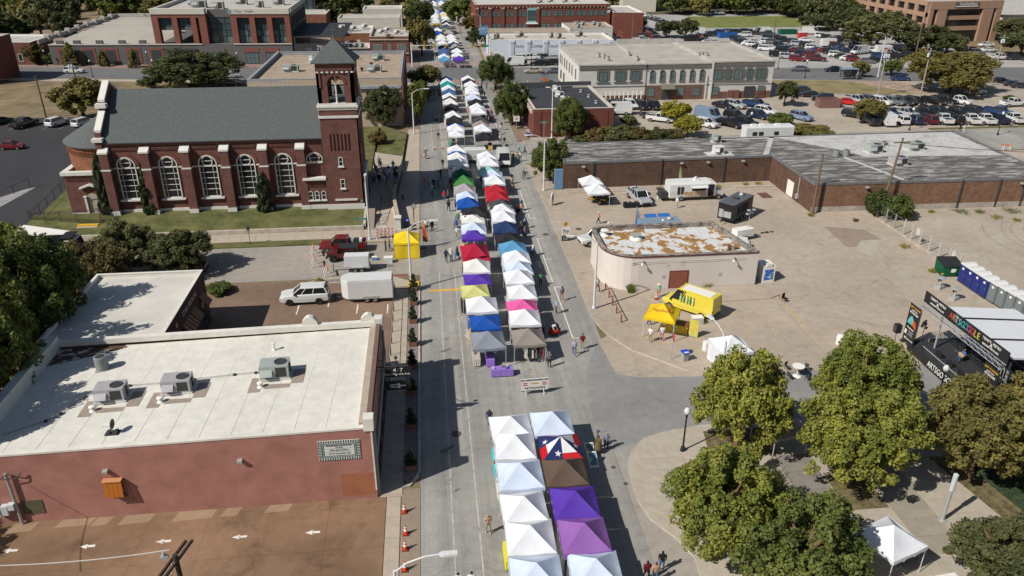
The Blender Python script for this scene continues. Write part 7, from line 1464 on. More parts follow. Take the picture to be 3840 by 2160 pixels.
def skip(x,y,col,label,ang,z):
 t=thing('roll_off_skip',label,'skip',(x,y,z),ang);m=mat('skip_'+label.split()[0],col,.6,.15,1.5);mb=MB();mb.add([(-3,-1.2,0),(3,-1.2,0),(3,1.2,0),(-3,1.2,0),(-3.1,-1.3,1.5),(3.1,-1.3,1.5),(3.1,1.3,1.5),(-3.1,1.3,1.5),(-2.95,-1.15,1.5),(2.95,-1.15,1.5),(2.95,1.15,1.5),(-2.95,1.15,1.5),(-2.9,-1.1,.3),(2.9,-1.1,.3),(2.9,1.1,.3),(-2.9,1.1,.3)],[(0,1,5,4),(1,2,6,5),(2,3,7,6),(3,0,4,7),(4,5,9,8),(5,6,10,9),(6,7,11,10),(7,4,8,11),(8,9,13,12),(9,10,14,13),(10,11,15,14),(11,8,12,15),(12,13,14,15)]);mb.build('hopper',m,t)
 for k in range(7):MB().box(-2.8+k*.9,-2.68+k*.9,-1.36,-1.22,.1,1.45).build('rib',m,t)
skip(*T(2,0,2165,365,.5),(.02,.10,.33),'blue roll-off skip among the public lot cars',0,.1);skip(*T(3,0,195,330,.5),(.01,.10,.06),'green roll-off skip by the park lawn',0,.1)
for(c,r,a,b),lab in(((3,0,600,465),'small white box trailer with red stripe among parked cars'),((3,0,1150,535),'white box trailer with red stripe near the oaks')):
 x,y=T(c,r,a,b,.3);t=thing('box_trailer',lab,'trailer',(x,y,.1),radians(-5));MB().box(-2.2,2.2,-1.05,1.05,.5,2.5).build('body',WT,t);MB().box(-.2,2.0,-1.08,-1.05,1.5,1.9).build('stripe',paint((.35,.02,.02)),t);trailer_wheels(t,(-.4,.4),1.0,.34);MB().tube((2.2,0,.5),(3.3,0,.5),.06).build('hitch',METALD,t)
x,y=T(3,0,150,1325,.4);t=thing('travel_trailer','long white travel trailer with roof units behind the streaked roof','caravan',(61.5,134.4,.02),radians(1));mb=MB();mb.loft([[(-4.5,a,b) for a,b in((-1.2,.6),(-1.2,3.0),(-1.0,3.2),(1.0,3.2),(1.2,3.0),(1.2,.6))],[(4.5,a,b) for a,b in((-1.2,.6),(-1.2,3.0),(-1.0,3.2),(1.0,3.2),(1.2,3.0),(1.2,.6))]]);mb.build('body',WT,t)
for x in(-2.9,-1.7,1.2):MB().box(x-.45,x+.45,-1.22,-1.2,1.6,2.3).build('window',CGLASS,t)
for x in(-2.8,-1.2,1.8):MB().box(x-.5,x+.5,-.35,.35,3.2,3.45).build('roof_unit',WHITE,t)
trailer_wheels(t,(-.4,.5),1.1,.36);MB().box(4.5,5.6,-.05,.05,.5,.62).build('hitch',METALD,t)
x,y=T(2,0,1400,1180,.4);t=thing('mesh_trailer','dark utility trailer with tall mesh ramp behind white pickup','trailer',(x,y,LZ),radians(-30));MB().box(-2.2,2.0,-1.0,1.0,.5,.62).box(-2.2,2.0,-1.0,-.95,.62,1.0).box(-2.2,2.0,.95,1.0,.62,1.0).build('bed',METALD,t);trailer_wheels(t,(-.4,.4),1.05,.34);mb=MB()
for k in range(6):mb.box(-2.25,-2.2,-1.0+k*.38,-.95+k*.38,.6,2.2);mb.box(-2.26,-2.19,-1.0,.98,.7+k*.28,.74+k*.28)
mb.build('ramp',METALD,t);MB().tube((2.0,0,.55),(3.2,0,.55),.05).build('hitch',METALD,t)
x,y=T(2,0,330,815,.3);t=thing('golf_cart','orange golf cart with dark canopy on the avenue','golf cart',(x,y,.022),radians(-80));MB().box(-1.2,1.2,-.6,.6,.35,.75).box(.5,1.2,-.55,.55,.75,1.0).box(-.6,-.1,-.55,.55,.75,1.0).build('body',paint((.40,.11,.03)),t);MB().box(-1.2,.7,-.65,.65,1.85,1.93).build('canopy',METALD,t);mb=MB()
for a,b in((-1.1,-.55),(-1.1,.55),(.6,-.55),(.6,.55)):mb.tube((a,b,.7),(a,b,1.86),.03,n=5)
mb.build('posts',METALD,t);trailer_wheels(t,(-.8,.8),.55,.24)
# ================================================================ people (facing +x)
SKINT=[(.42,.25,.17),(.36,.2,.13),(.5,.31,.22),(.12,.06,.04),(.25,.14,.09)]
def body_mesh(pose):
 """one continuous skinned body; faces keep the region of the nearest bone"""
 J={};E_=[];R_={};reg={}
 def v(n,p,r):J[n]=Vector(p);R_[n]=r
 lean=.0
 stride={'stand':.06,'walk':.28,'walk2':.2,'fold':.08,'bend':.1,'sit':0}[pose]
 v('pel',(0,0,.95),.145);v('wst',(0,0,1.1),.125);v('che',(.01,0,1.32),.15);v('nk',(.0,0,1.47),.06);v('hd',(.03,0,1.6),.1);v('tp',(.02,0,1.68),.085)
 if pose=='bend':
  for n,p in(('wst',(.12,0,1.05)),('che',(.34,0,1.15)),('nk',(.5,0,1.2)),('hd',(.6,0,1.22)),('tp',(.68,0,1.24))):J[n]=Vector(p)
 for a,b,g in(('pel','wst',1),('wst','che',1),('che','nk',1),('nk','hd',0),('hd','tp',4)):E_.append((a,b,g))
 for s,S_ in((-1,'r'),(1,'l')):
  st=stride*(1 if s>0 else-1)
  v('hip'+S_,(0,s*.1,.9),.1);v('kn'+S_,(st*.55+.03,s*.105,.5),.065);v('an'+S_,(st-(.06 if st<0 else 0),s*.11,.1),.045);v('to'+S_,(st+.13-(.06 if st<0 else 0),s*.13,.04),.042)
  c=J['che'];v('sh'+S_,(c.x,s*.19,c.z+.09),.068)
  if pose=='fold':v('el'+S_,(.07,s*.27,1.12),.05);v('wr'+S_,(.24,s*.05,1.17),.036);v('ha'+S_,(.24,-s*.08,1.19),.035)
  elif pose=='bend':v('el'+S_,(.52,s*.22,.95),.048);v('wr'+S_,(.66,s*.14,.78),.034);v('ha'+S_,(.7,s*.12,.7),.034)
  else:sw=-st*.7;v('el'+S_,(c.x+sw*.35-.02,s*.245,1.15),.047);v('wr'+S_,(c.x+sw*.8+.06,s*.25,.92),.034);v('ha'+S_,(c.x+sw+.07,s*.245,.83),.036)
  v('th'+S_,tuple(J['ha'+S_]+Vector((.04,-s*.03,.02))),.016)
  for a,b,g in(('pel','hip',2),('hip','kn',2),('kn','an',2),('an','to',3),('che','sh',1),('sh','el',1),('el','wr',0),('wr','ha',0),('ha','th',0)):
   E_.append((a if a in('pel','che') else a+S_,b+S_,g))
 if pose=='sit':
  for n in J:
   if n[:2] not in('hi','kn','an','to'):J[n]=J[n]-Vector((0,0,.4))
  for s,S_ in((-1,'r'),(1,'l')):J['hip'+S_]=Vector((.02,s*.11,.53));J['kn'+S_]=Vector((.42,s*.15,.52));J['an'+S_]=Vector((.45,s*.16,.1));J['to'+S_]=Vector((.58,s*.17,.04));J['wr'+S_]=Vector((.25,s*.2,.72));J['ha'+S_]=Vector((.33,s*.14,.7));J['th'+S_]=J['ha'+S_]+Vector((.03,-s*.03,.03))
 names=list(J);ix={n:i for i,n in enumerate(names)}
 me=D.meshes.new('person_body');me.from_pydata([J[n] for n in names],[(ix[a],ix[b]) for a,b,g in E_],[]);o=D.objects.new('tmp_person',me);COL.objects.link(o)
 md=o.modifiers.new('skin','SKIN');md.use_smooth_shade=True
 for n in names:sv=me.skin_vertices[0].data[ix[n]];sv.radius=(R_[n]*(1.0),R_[n]*(1.25 if n in('che','wst','pel') else 1.0));sv.use_root=(n=='pel')
 sb=o.modifiers.new('sub','SUBSURF');sb.levels=1;sb.render_levels=1
 dg=bpy.context.evaluated_depsgraph_get();dg.update();out=D.meshes.new_from_object(o.evaluated_get(dg));D.objects.remove(o)
 out.materials.clear()
 for k in range(5):out.materials.append(cloth((.3,.3,.3)))
 segs=[(J[a],J[b],g,(R_[a]+R_[b])/2) for a,b,g in E_];hd=J['hd']
 for f in out.polygons:
  c=Vector(f.center);best=None
  for a,b,g,r in segs:
   ab=b-a;t=max(0,min(1,(c-a).dot(ab)/max(1e-6,ab.length_squared)));d=(c-(a+ab*t)).length/r
   if best is None or d<best[0]:best=(d,g)
  g=best[1]
  if g in(0,4) and(c-hd).length<.24 and(c.z>hd.z-.14 or pose=='bend'):
   g=4 if((c.x<hd.x-.005) or c.z>hd.z+.055) else 0
  f.material_index=g;f.use_smooth=True
 out.name='person_'+pose;return out
PM={p:body_mesh(p) for p in('stand','walk','walk2','fold','bend','sit')}
hat_me=MB().lathe([(.26,1.66),(.25,1.675),(.12,1.69),(.115,1.78),(.05,1.8)],(.02,0,0),16).mesh('hat');hat_me.materials.append(cloth((.62,.56,.42)))
cap_me=MB().lathe([(.115,1.655),(.118,1.70),(.09,1.76),(.03,1.785)],(.02,0,0),14).box(.1,.24,-.08,.08,1.655,1.672).mesh('cap');cap_me.materials.append(cloth((.06,.06,.07)))
skirt_me=MB().lathe([(.34,.5),(.30,.7),(.22,.98),(.17,1.08)],n=18).mesh('skirt');skirt_me.materials.append(cloth((.1,.1,.1)))
pack_me=MB().box(-.34,-.16,-.16,.16,1.05,1.45).mesh('backpack');pack_me.materials.append(cloth((.03,.03,.035)))
CLN={'white':(.62,.61,.59),'black':(.018,.018,.02),'navy':(.025,.035,.08),'grey':(.17,.17,.175),'blue':(.06,.14,.33),'denim':(.07,.12,.22),'red':(.45,.03,.03),'maroon':(.12,.015,.02),'khaki':(.36,.29,.19),'green':(.10,.26,.12),'orange':(.55,.2,.1),'pink':(.5,.2,.24),'tan':(.42,.31,.22),'light blue':(.25,.42,.58),'teal':(.06,.3,.33),'brown':(.11,.06,.035),'olive':(.10,.09,.04),'turquoise':(.1,.5,.55),'plaid':(.2,.22,.28),'lilac':(.38,.33,.45),'sage':(.24,.42,.27),'mottled brown':(.13,.10,.055)}
CLN['bare skin']=(.42,.25,.17)
HAIR={'dark':(.02,.013,.01),'blond':(.38,.26,.12),'brown':(.07,.04,.022),'grey':(.3,.29,.28),'red':(.35,.1,.03)}
def person(x,y,z,ang,pose,top,bot,where,hair='dark',skin=0,extra=None,s=1.0,group=None,label=None):
 lab=label or 'person in %s top and %s %s %s'%(top,bot,'skirt' if extra=='skirt' else('legs' if bot=='bare skin' else 'trousers'),where)
 if bot=='bare skin' and not label:lab='person in %s top and shorts %s'%(top,where)
 o=link('person',PM[pose]);o.location=(x,y,z);o.rotation_euler=(0,0,ang);o.scale=(s,s,s);tag(o,lab,'person',group or 'visitors '+where)
 for i,c in enumerate((SKINT[skin],CLN[top],CLN[bot],(.5,.5,.48) if random.random()<.5 else(.03,.03,.03),HAIR[hair])):setmat(o,i,cloth(c))
 def add(me,c=None):
  k=link(me.name,me,o)
  if c is not None:setmat(k,0,cloth(c))
 if extra=='hat':add(hat_me)
 if extra=='cap':add(cap_me,random.choice([(.05,.05,.06),(.6,.6,.58),(.1,.1,.2)]))
 if extra=='skirt':add(skirt_me,CLN[bot])
 if extra=='pack':add(pack_me)
 return o
def pp(c,r,a,b,deg,pose,top,bot,where,z=.016,**k):x,y=T(c,r,a,b,z);return person(x,y,z,radians(deg),pose,top,bot,where,**k)
W='walking on the open street'
pp(2,2,705,618,-100,'stand','maroon','khaki','beside a light-haired companion on the open street',extra='cap');pp(2,2,626,678,85,'walk','lilac','denim','holding a paper on the open street',hair='blond');pp(2,2,375,800,95,'stand','grey','black','at the corner of the taupe tent',hair='grey')
pp(2,2,250,748,100,'stand','black','denim','browsing the clothes rack');pp(2,2,500,130,-80,'walk','grey','bare skin','walking alone towards the board',extra='cap');pp(2,2,400,470,-60,'bend','white','black','bent over a red cart');pp(2,2,318,465,180,'stand','lilac','black','standing by the pink tent')
pp(2,2,1385,545,50,'stand','white','khaki','at the yellow drinks stand',z=LZ,hair='grey');pp(2,2,1505,530,80,'stand','white','pink','at the yellow drinks stand',z=LZ);pp(2,2,1375,375,-60,'stand','black','black','serving at the yellow drinks stand',z=LZ);pp(2,2,1470,100,-100,'stand','sage','bare skin','beside the yellow van nose',z=LZ,extra='hat')
pp(2,1,858,1490,-70,'walk','white','black','passing the tall lamp by the pale pink wall',z=LZ);pp(2,1,868,805,180,'walk','orange','black','carrying a drink across the food court',z=LZ,extra='cap');pp(2,1,1655,645,20,'walk','white','khaki','walking before the white food bus',z=LZ,hair='blond');pp(2,1,88,895,-60,'walk','tan','black','in the tent shade along the food-court kerb')
pp(1,3,2335,1020,-75,'fold','tan','khaki','walking with folded arms past near tents',hair='blond');pp(1,2,2350,1390,-100,'stand','navy','denim','standing beside the near white tent',skin=3);pp(1,3,2040,1620,90,'stand','white','denim','walking up the near end of street');pp(1,3,2175,1610,90,'walk','white','black','walking up the near end of street',skin=3)
pp(2,3,1350,1500,90,'walk','maroon','black','walking in the parking bay');pp(2,3,1435,1515,90,'walk2','bare skin','denim','walking in the parking bay',hair='brown',label='person in strapless pale top walking in the parking bay');pp(2,3,1500,1400,80,'stand','black','denim','with hands on hips in the parking bay',skin=1)
pp(2,3,945,180,-95,'stand','plaid','navy','talking by the star tent',hair='grey');pp(2,3,850,165,-20,'stand','grey','black','talking by the star tent',extra='cap');pp(2,3,862,215,60,'stand','mottled brown','mottled brown','talking by the star tent',extra='skirt',hair='brown')
pp(1,1,1915,1190,85,'walk','navy','black','walking beside a sun-hatted companion');pp(1,1,1965,1185,85,'walk2','white','black','walking up the street in a sun hat',extra='hat');pp(1,1,2025,955,-100,'walk','white','khaki','passing the purple tent',skin=1);pp(1,1,1715,880,90,'walk','white','black','walking towards the church');pp(1,1,1772,890,-60,'stand','black','navy','near the sagging flag banner')
pp(1,1,1940,680,100,'walk','black','black','walking past the blue tent with a bag',extra='pack');pp(1,1,1895,580,-90,'stand','red','denim','in a red top at the lavender tent',label='person in red top and jeans at the lavender tent');pp(1,1,1935,570,180,'stand','grey','black','facing the lavender tent');pp(1,1,2035,800,90,'stand','green','denim','at the black tent',hair='red');pp(1,1,1700,150,-90,'stand','green','bare skin','in a green dress by three cones',extra='skirt',label='person in green dress by three traffic cones');pp(1,1,1880,248,-95,'stand','black','grey','standing in the open street near the cones');pp(1,1,1860,355,40,'walk','navy','black','walking through the tower shadow')
for a,b,t_,bt,e in((1698,430,'orange','khaki',None),(1738,440,'light blue','khaki','cap'),(1790,455,'black','black','pack'),(1830,450,'teal','denim',None),(1775,535,'teal','navy','hat')):pp(1,1,a,b,-80+random.uniform(-20,20),'walk',t_,bt,'strolling in the church shadow',extra=e)
pp(1,1,1478,570,-20,'stand','pink','black','leaning by the forecourt wall',z=.1);pp(1,1,1308,1085,0,'stand','black','black','beside the yellow booth');pp(1,1,1345,1060,180,'stand','grey','navy','behind the yellow booth',hair='red')
rnd=random.Random(11);tops=['white','black','navy','light blue','pink','khaki','tan','grey','blue','lilac','teal']
for i in range(26):
 a,b=rnd.uniform(1175,1430),rnd.uniform(215,425);z=1.1;x,y=T(1,1,a,b,z)
 person(x,y,z,rnd.uniform(0,6.28),rnd.choice(['stand','fold','stand']),rnd.choice(tops),rnd.choice(['black','khaki','navy','denim','grey']),'gathered in the church forecourt',extra=rnd.choice([None,None,None,'hat','skirt']),hair=rnd.choice(list(HAIR)))
for a,b,t_,bt,d in((12,185,'maroon','denim',90),(50,180,'tan','khaki',90),(84,175,'white','black',90),(70,90,'turquoise','denim',0),(128,105,'navy','black',-20),(115,355,'grey','denim',-95),(140,350,'white','khaki',-95)):pp(2,1,a,b,d,'walk',t_,bt,'crossing near the corner bush',hair=rnd.choice(list(HAIR)))
C3= lambda a,b:(1500+a*.24845,400+b*.24845)
def c3(a,b,d,pose,t_,bt,where,**k):x,y=P(*C3(a,b),.016);return person(x,y,.016,radians(d),pose,t_,bt,where,**k)
for a,b,t_,bt,d in((1497,735,'red','black',-90),(1612,690,'black','black',-100),(1515,555,'white','denim',-80),(1575,590,'black','khaki',-90),(1525,400,'white','khaki',-90),(1655,835,'black','brown',80),(580,515,'navy','khaki',-90),(560,240,'grey','black',-90),(1475,430,'grey','black',0)):c3(a,b,d,rnd.choice(['walk','walk2','stand']),t_,bt,'at the crossing by the food stands')
for i in range(34):
 y=rnd.uniform(64,122);x=rnd.choice([rnd.uniform(7.6,8.6),rnd.uniform(11.6,12.6),rnd.uniform(2.6,3.6)])
 person(x,y,.016,rnd.uniform(0,6.28),rnd.choice(['stand','walk2','fold']),rnd.choice(tops+['red','maroon','green']),rnd.choice(['black','denim','khaki','navy','bare skin']),'browsing along the stall rows',hair=rnd.choice(list(HAIR)),extra=rnd.choice([None,None,'cap','skirt']))
for i in range(40):
 y=rnd.choice([rnd.uniform(143,192),rnd.uniform(222,300)]);x=rnd.choice([rnd.uniform(7.4,8.6),rnd.uniform(11.8,13.0),rnd.uniform(1.5,3.0),rnd.uniform(13,15.4)])
 person(x,y,.016,rnd.uniform(0,6.28),rnd.choice(['stand','walk']),rnd.choice(tops+['red','green']),rnd.choice(['black','denim','khaki','navy']),'far up the market beyond the crossing' if y<200 else 'far up the market beyond the avenue',hair=rnd.choice(list(HAIR)))
pp(3,0,1925,1325,-90,'stand','black','black','on the kerb strip by the police lot',z=LZ);pp(3,0,1965,1340,-70,'stand','white','white','on the kerb strip by the police lot',z=LZ)
pp(2,1,845,530,180,'stand','red','black','tending the barbecue stand',z=LZ,label='person in red top under the barbecue tents');pp(2,1,900,540,200,'stand','grey','navy','tending the barbecue stand',z=LZ)
pp(2,1,2000,545,-90,'stand','navy','navy','at the open door of food bus',z=LZ)
# ================================================================ trees
def leaf_cloud(nclump,per,leaf,seed,shape='round',squash=.42,cz=.62,ex=1.0,drop=.0):
 """leaf-sized quads on many small clumps inside a unit crown (radius 1, height 1)"""
 r=np.random.RandomState(seed);cl=[]
 lob=[]
 for k in range(9):
  a=2*pi*k/8+r.rand()*.6;q=0 if k==8 else .40+.18*r.rand();lob.append((np.array([cos(a)*q,sin(a)*q,cz+(.14 if k==8 else(-.16+.3*r.rand())*squash/.44)]),.34+.16*r.rand()))
 while len(cl)<nclump:
  d=r.normal(size=3);d/=np.linalg.norm(d);rad=.35+.62*r.rand()**.6
  if shape=='cone':z=r.rand();a=r.rand()*2*pi;q=(1-z)*.95*r.rand()**.4+.05;c=np.array([cos(a)*q,sin(a)*q,.08+z*.9])
  elif shape=='column':z=r.rand();a=r.rand()*2*pi;q=(.8*min(1,(1-z)*2.2+.15))*r.rand()**.4;c=np.array([cos(a)*q,sin(a)*q,.04+z*.95])
  elif shape=='bush':c=np.array([d[0]*rad*.85,d[1]*rad*.85,.12+.62*abs(d[2])*rad+.1*r.rand()])
  else:
   lc,lr=lob[r.randint(9)];rr=lr*(.55+.5*r.rand()**.5);c=lc+d*rr*np.array([1,1,squash*1.55])
   if d[2]<-.3 and r.rand()<.6:continue
   if c[2]>.97 or c[2]<.16:continue
  cl.append((c,(.15+.14*r.rand())*ex))
 P_,N_=[],[]
 for c,cr in cl:
  d=r.normal(size=(per,3));d/=np.linalg.norm(d,axis=1)[:,None];rr=cr*(.55+.5*r.rand(per))[:,None]
  p=c+d*rr*np.array([1,1,.62 if shape!='column' else .3])
  n=d*.8+r.normal(size=(per,3))*.55+np.array([0,0,.35]);n/=np.linalg.norm(n,axis=1)[:,None]
  P_.append(p);N_.append(n)
 P_=np.concatenate(P_);N_=np.concatenate(N_);P_[:,2]=np.maximum(P_[:,2],.03)
 t=np.cross(N_,r.normal(size=N_.shape));t/=np.linalg.norm(t,axis=1)[:,None];b=np.cross(N_,t)
 s=leaf*(.6+.8*r.rand(len(P_)))[:,None];t*=s;b*=s*.62
 zs=np.array([1,1,.5])
 Q=np.stack([P_-t*zs,P_-b*zs,P_+t*zs,P_+b*zs],1).reshape(-1,3)
 me=D.meshes.new('crown');n=len(P_);me.vertices.add(4*n);me.vertices.foreach_set('co',Q.astype(np.float32).ravel())
 me.loops.add(4*n);me.loops.foreach_set('vertex_index',np.arange(4*n,dtype=np.int32));me.polygons.add(n);me.polygons.foreach_set('loop_start',np.arange(0,4*n,4,dtype=np.int32));me.polygons.foreach_set('loop_total',np.full(n,4,dtype=np.int32))
 me.update();me.validate();return me
def trunk_mesh(seed,top=.6,r0=.075,limbs=6,spread=.42):
 rnd=random.Random(seed);mb=MB();pts=[(0,0,0)];x=y=0
 for k in range(1,5):x+=rnd.uniform(-.03,.03);y+=rnd.uniform(-.03,.03);pts.append((x,y,top*k/4*.75))
 for k in range(4):mb.tube(pts[k],pts[k+1],r0*(1-.14*k),r0*(1-.14*(k+1)),n=8,caps=False)
 for i in range(limbs):
  a=2*pi*i/limbs+rnd.uniform(-.4,.4);b=pts[2+i%3];q=rnd.uniform(.45,1.0)*spread
  m=(b[0]+cos(a)*q*.5,b[1]+sin(a)*q*.5,b[2]+.16+rnd.uniform(0,.08));e=(b[0]+cos(a)*q,b[1]+sin(a)*q,m[2]+.14+rnd.uniform(0,.12))
  mb.tube(b,m,r0*.45,r0*.3,n=6,caps=False);mb.tube(m,e,r0*.3,r0*.1,n=5,caps=False)
  for s in(-.5,.5):mb.tube(m,(m[0]+cos(a+s)*q*.4,m[1]+sin(a+s)*q*.4,m[2]+.16),r0*.2,r0*.07,n=4,caps=False)
 return mb.mesh('trunk')
BARK=mat('bark',(.085,.062,.045),.95,.3,4,bump=.5);BARKR=mat('reddish_bark',(.20,.115,.07),.9,.25,4)
LM={'yg':leafmat('yellow_green_leaves',(.125,.155,.03),(.355,.345,.065)),'gr':leafmat('mid_green_leaves',(.068,.10,.026),(.195,.215,.05)),'dk':leafmat('dark_green_leaves',(.04,.058,.018),(.10,.115,.03)),'ol':leafmat('olive_brown_leaves',(.125,.115,.034),(.285,.24,.07)),'oak':leafmat('live_oak_leaves',(.06,.072,.028),(.15,.155,.058)),'br':leafmat('brown_tinged_leaves',(.085,.072,.028),(.20,.15,.05)),'cy':leafmat('cypress_leaves',(.032,.048,.022),(.07,.088,.04)),'ye':leafmat('yellow_leaves',(.18,.18,.02),(.38,.335,.04))}
CM={'hi1':leaf_cloud(300,125,.030,1,cz=.58,squash=.46,ex=.52),'hi2':leaf_cloud(300,125,.029,2,cz=.56,squash=.48,ex=.52),'hi3':leaf_cloud(300,125,.030,3,cz=.58,squash=.47,ex=.54),'mid1':leaf_cloud(130,60,.06,4,ex=.7),'mid2':leaf_cloud(125,60,.062,5,cz=.58,ex=.7),'mid3':leaf_cloud(120,60,.065,6,squash=.4,ex=.75),'lo1':leaf_cloud(75,40,.095,7,cz=.56,squash=.48,ex=.85),'lo2':leaf_cloud(72,40,.10,8,cz=.55,squash=.5,ex=.85),'bush':leaf_cloud(54,110,.065,9,'bush'),'cone':leaf_cloud(48,70,.085,10,'cone'),'col':leaf_cloud(90,70,.15,11,'column',ex=1.1),'thin':leaf_cloud(42,70,.055,12,ex=.8)}
TMS={k:trunk_mesh(k) for k in range(4)};TMS['none']=None
for k in range(4):TMS[k].materials.append(BARK)
for m_ in CM.values():m_.materials.append(LM['gr'])
def tree(x,y,z,w_,h,lod,kind,label,group=None,bark=None,name='tree',cat='tree',rot=None):
 t=thing(name,label,cat,(x,y,z),random.uniform(0,6.28) if rot is None else rot,group)
 t.scale=(w_/2,w_/2,h)
 if lod not in('bush','col'):o=link('trunk',TMS[random.randrange(4)],t);(setmat(o,0,bark) if bark else None)
 else:o=link('stem',TMS[random.randrange(4)],t);o.scale=(.5,.5,.5)
 c=link('crown',random.choice([CM[k] for k in lod.split('|')]),t);setmat(c,0,LM[kind]);c.rotation_euler=(0,0,random.uniform(0,6.28));return t
def tbox(c,r,xl,xr,yt,yb,lod,kind,label,z=.1,group=None,bark=None,name='tree',cat='tree',hmul=1.0):
 """tree from the box its crown and trunk fill in the photograph, standing where its foot meets the ground"""
 x,y=T(c,r,(xl+xr)/2,yb,z);d=dist(x,y);w_=(xr-xl)*K*d/FPX*1.14
 y2=y;h=(rise(x,y2,c,r,(xl+xr)/2,yt)-z)*hmul
 return tree(x,y2,z,w_,max(h,.8),lod,kind,label,group,bark,name,cat)
for x,y,w_,h,k,lod,lab in((22.9,47.4,7.8,8.9,'yg','hi1','broad yellow-green tree at the corner of the plaza by side road'),(33.4,48.4,8.6,8.4,'yg','hi2','yellow-green tree beside the stage banners'),(29.3,42.2,8.4,8.0,'yg','hi3','yellow-green tree with visible trunk in the mulch bed'),(17.6,36.6,8.6,7.8,'yg','hi2','yellow-green tree nearest the parking bay kerb'),(21.4,33.0,8.4,6.9,'gr','hi1','green-yellow tree touching the plaza canopy tent'),(39.0,42.2,8.8,7.8,'ol','hi3','olive-brown tree in front of the stage'),(45.0,42.6,9,8.4,'ol','hi1','olive-brown tree at the plaza ground-cover bed'),(33.6,31.4,8.0,5.0,'oak','hi2','grey-green live oak beside the plaza tent and yellow ramp'),(38.6,31.0,8.5,5.6,'oak','hi3','grey-green live oak beyond the yellow ramp')):
 tree(x,y,LZ,w_,h,lod,k,lab,bark=BARKR)
tree(-37.0,65.4,.06,11,14,'hi1','gr','large yellowing tree beside the white roofed clinic');tree(-43.6,77.4,.06,10.0,9.6,'hi2','yg','large yellow-tinged tree beside the dump truck');tree(-35.6,55.6,.06,10,14,'hi3','gr','large tree leaning over the white roof parapet');tree(-34.9,48.0,.06,9,14,'hi2','gr','tree shading the parapet corner of white roof');tree(-39,40.0,.05,8,9,'hi1','gr','tree casting shade on the brown corner lot')
tbox(0,1,640,1290,1000,1545,'hi3','br','brownish tree behind the clinic parapet',.06);tbox(0,1,1070,1570,780,1265,'hi1','oak','dark live oak beside the dump truck cab',.06);tbox(0,1,1560,2140,870,1275,'hi2','oak','dark live oak throwing shade on the side street',.06)
for c,r,xl,xr,yt,yb, in((0,1,985,1150,165,715),(0,1,1420,1570,250,705),(1,1,5,130,325,685)):
 x,y=T(c,r,(xl+xr)/2+40,yb,.9);h=rise(x,y,c,r,xl+20,yt)-.9;tree(x,y,.9,2.3,h*1.05,'col','cy','narrow dark cypress against the church wall','cypresses along the church wall',name='cypress')
tbox(0,0,1580,2320,500,900,'hi1','oak','broad dark oak behind the church roof',.1);tbox(0,0,1410,1640,770,900,'mid1','dk','low dark shrub tree beside the broad oak');tbox(0,0,640,1060,770,1190,'mid2','ol','olive tree behind the church apse',.06)
for xl,xr,yt,yb in((655,800,440,665),(1000,1100,505,668),(1305,1410,500,680),(2245,2335,500,690)):tbox(0,0,xl,xr,yt,yb,'cone','ol','small conical street tree before the dark podium',group='small street trees by the podium')
tbox(0,0,280,450,440,645,'mid1','br','orange-tinged small tree by parking deck corner');tbox(0,0,440,580,490,640,'bush','gr','rounded green shrub at the parking deck corner',name='shrub',cat='shrub')
tbox(1,0,1100,1480,860,1265,'hi2','oak','dark oak between church and beige hall',.1);tbox(1,0,1130,1330,1270,1449,'bush','br','brown shrub beside the church front',.4,name='shrub',cat='shrub');tbox(1,0,1535,1745,815,1245,'mid1','gr','slim green street tree beside the beige hall',.1);tbox(1,0,1545,1860,650,900,'mid2','ol','spreading street tree by avenue corner lamp',.1);tbox(1,0,1600,1760,860,1010,'mid3','gr','green street tree at the beige hall corner',.1)
tbox(1,0,1500,1780,20,350,'mid1','dk','dark street tree beside the pediment shop',.1);tbox(1,0,1540,1800,170,560,'mid2','ol','tall street tree in front of pediment shop',.1)
tbox(1,0,1900,2180,-60,250,'mid2','gr','green street tree beside brown brick offices',.1);tbox(1,0,2070,2280,165,335,'mid3','br','brown-tinged street tree beside the brick offices',.1);tbox(1,0,2130,2310,275,470,'mid1','dk','dark round street tree by coffee shop sign',.1);tbox(1,0,2250,2576,550,905,'hi3','gr','full green street tree at the avenue corner',.1);tbox(1,0,2400,2740,800,1260,'hi1','gr','yellowing street tree before the small red building',.1);tbox(2,0,415,750,970,1400,'hi2','gr','green tree in front of small red brick building',.1)
tbox(2,0,1505,1805,1010,1245,'mid2','ye','bright yellow tree in the police lot',LZ);tbox(2,0,1640,1885,1180,1375,'mid1','ye','yellow-green young tree beside the bushes',LZ)
for k,(xl,xr,yt,yb) in enumerate(((610,800,1330,1430),(720,1030,1230,1430),(900,1250,1190,1440),(1120,1420,1210,1440),(1330,1600,1230,1430),(1500,1720,1250,1420),(1080,1250,1120,1260))):tbox(2,0,xl,xr,yt,yb,'bush','br' if k%2 else 'oak','big rounded bush behind the streaked roof',.1,'bushes behind the streaked roof',name='bush',cat='bush')
tbox(2,1,190,560,-60,372,'hi2','gr','tall loose shrub at the end of brown brick wall',LZ,name='tall_shrub',cat='shrub');tbox(3,1,1130,1430,420,745,'bush','gr','dark bush against the rustic brick wall',LZ,name='bush',cat='bush');tbox(3,1,955,1200,370,700,'bush','dk','leafy upright bush where the wire fence starts',LZ,name='bush',cat='bush')
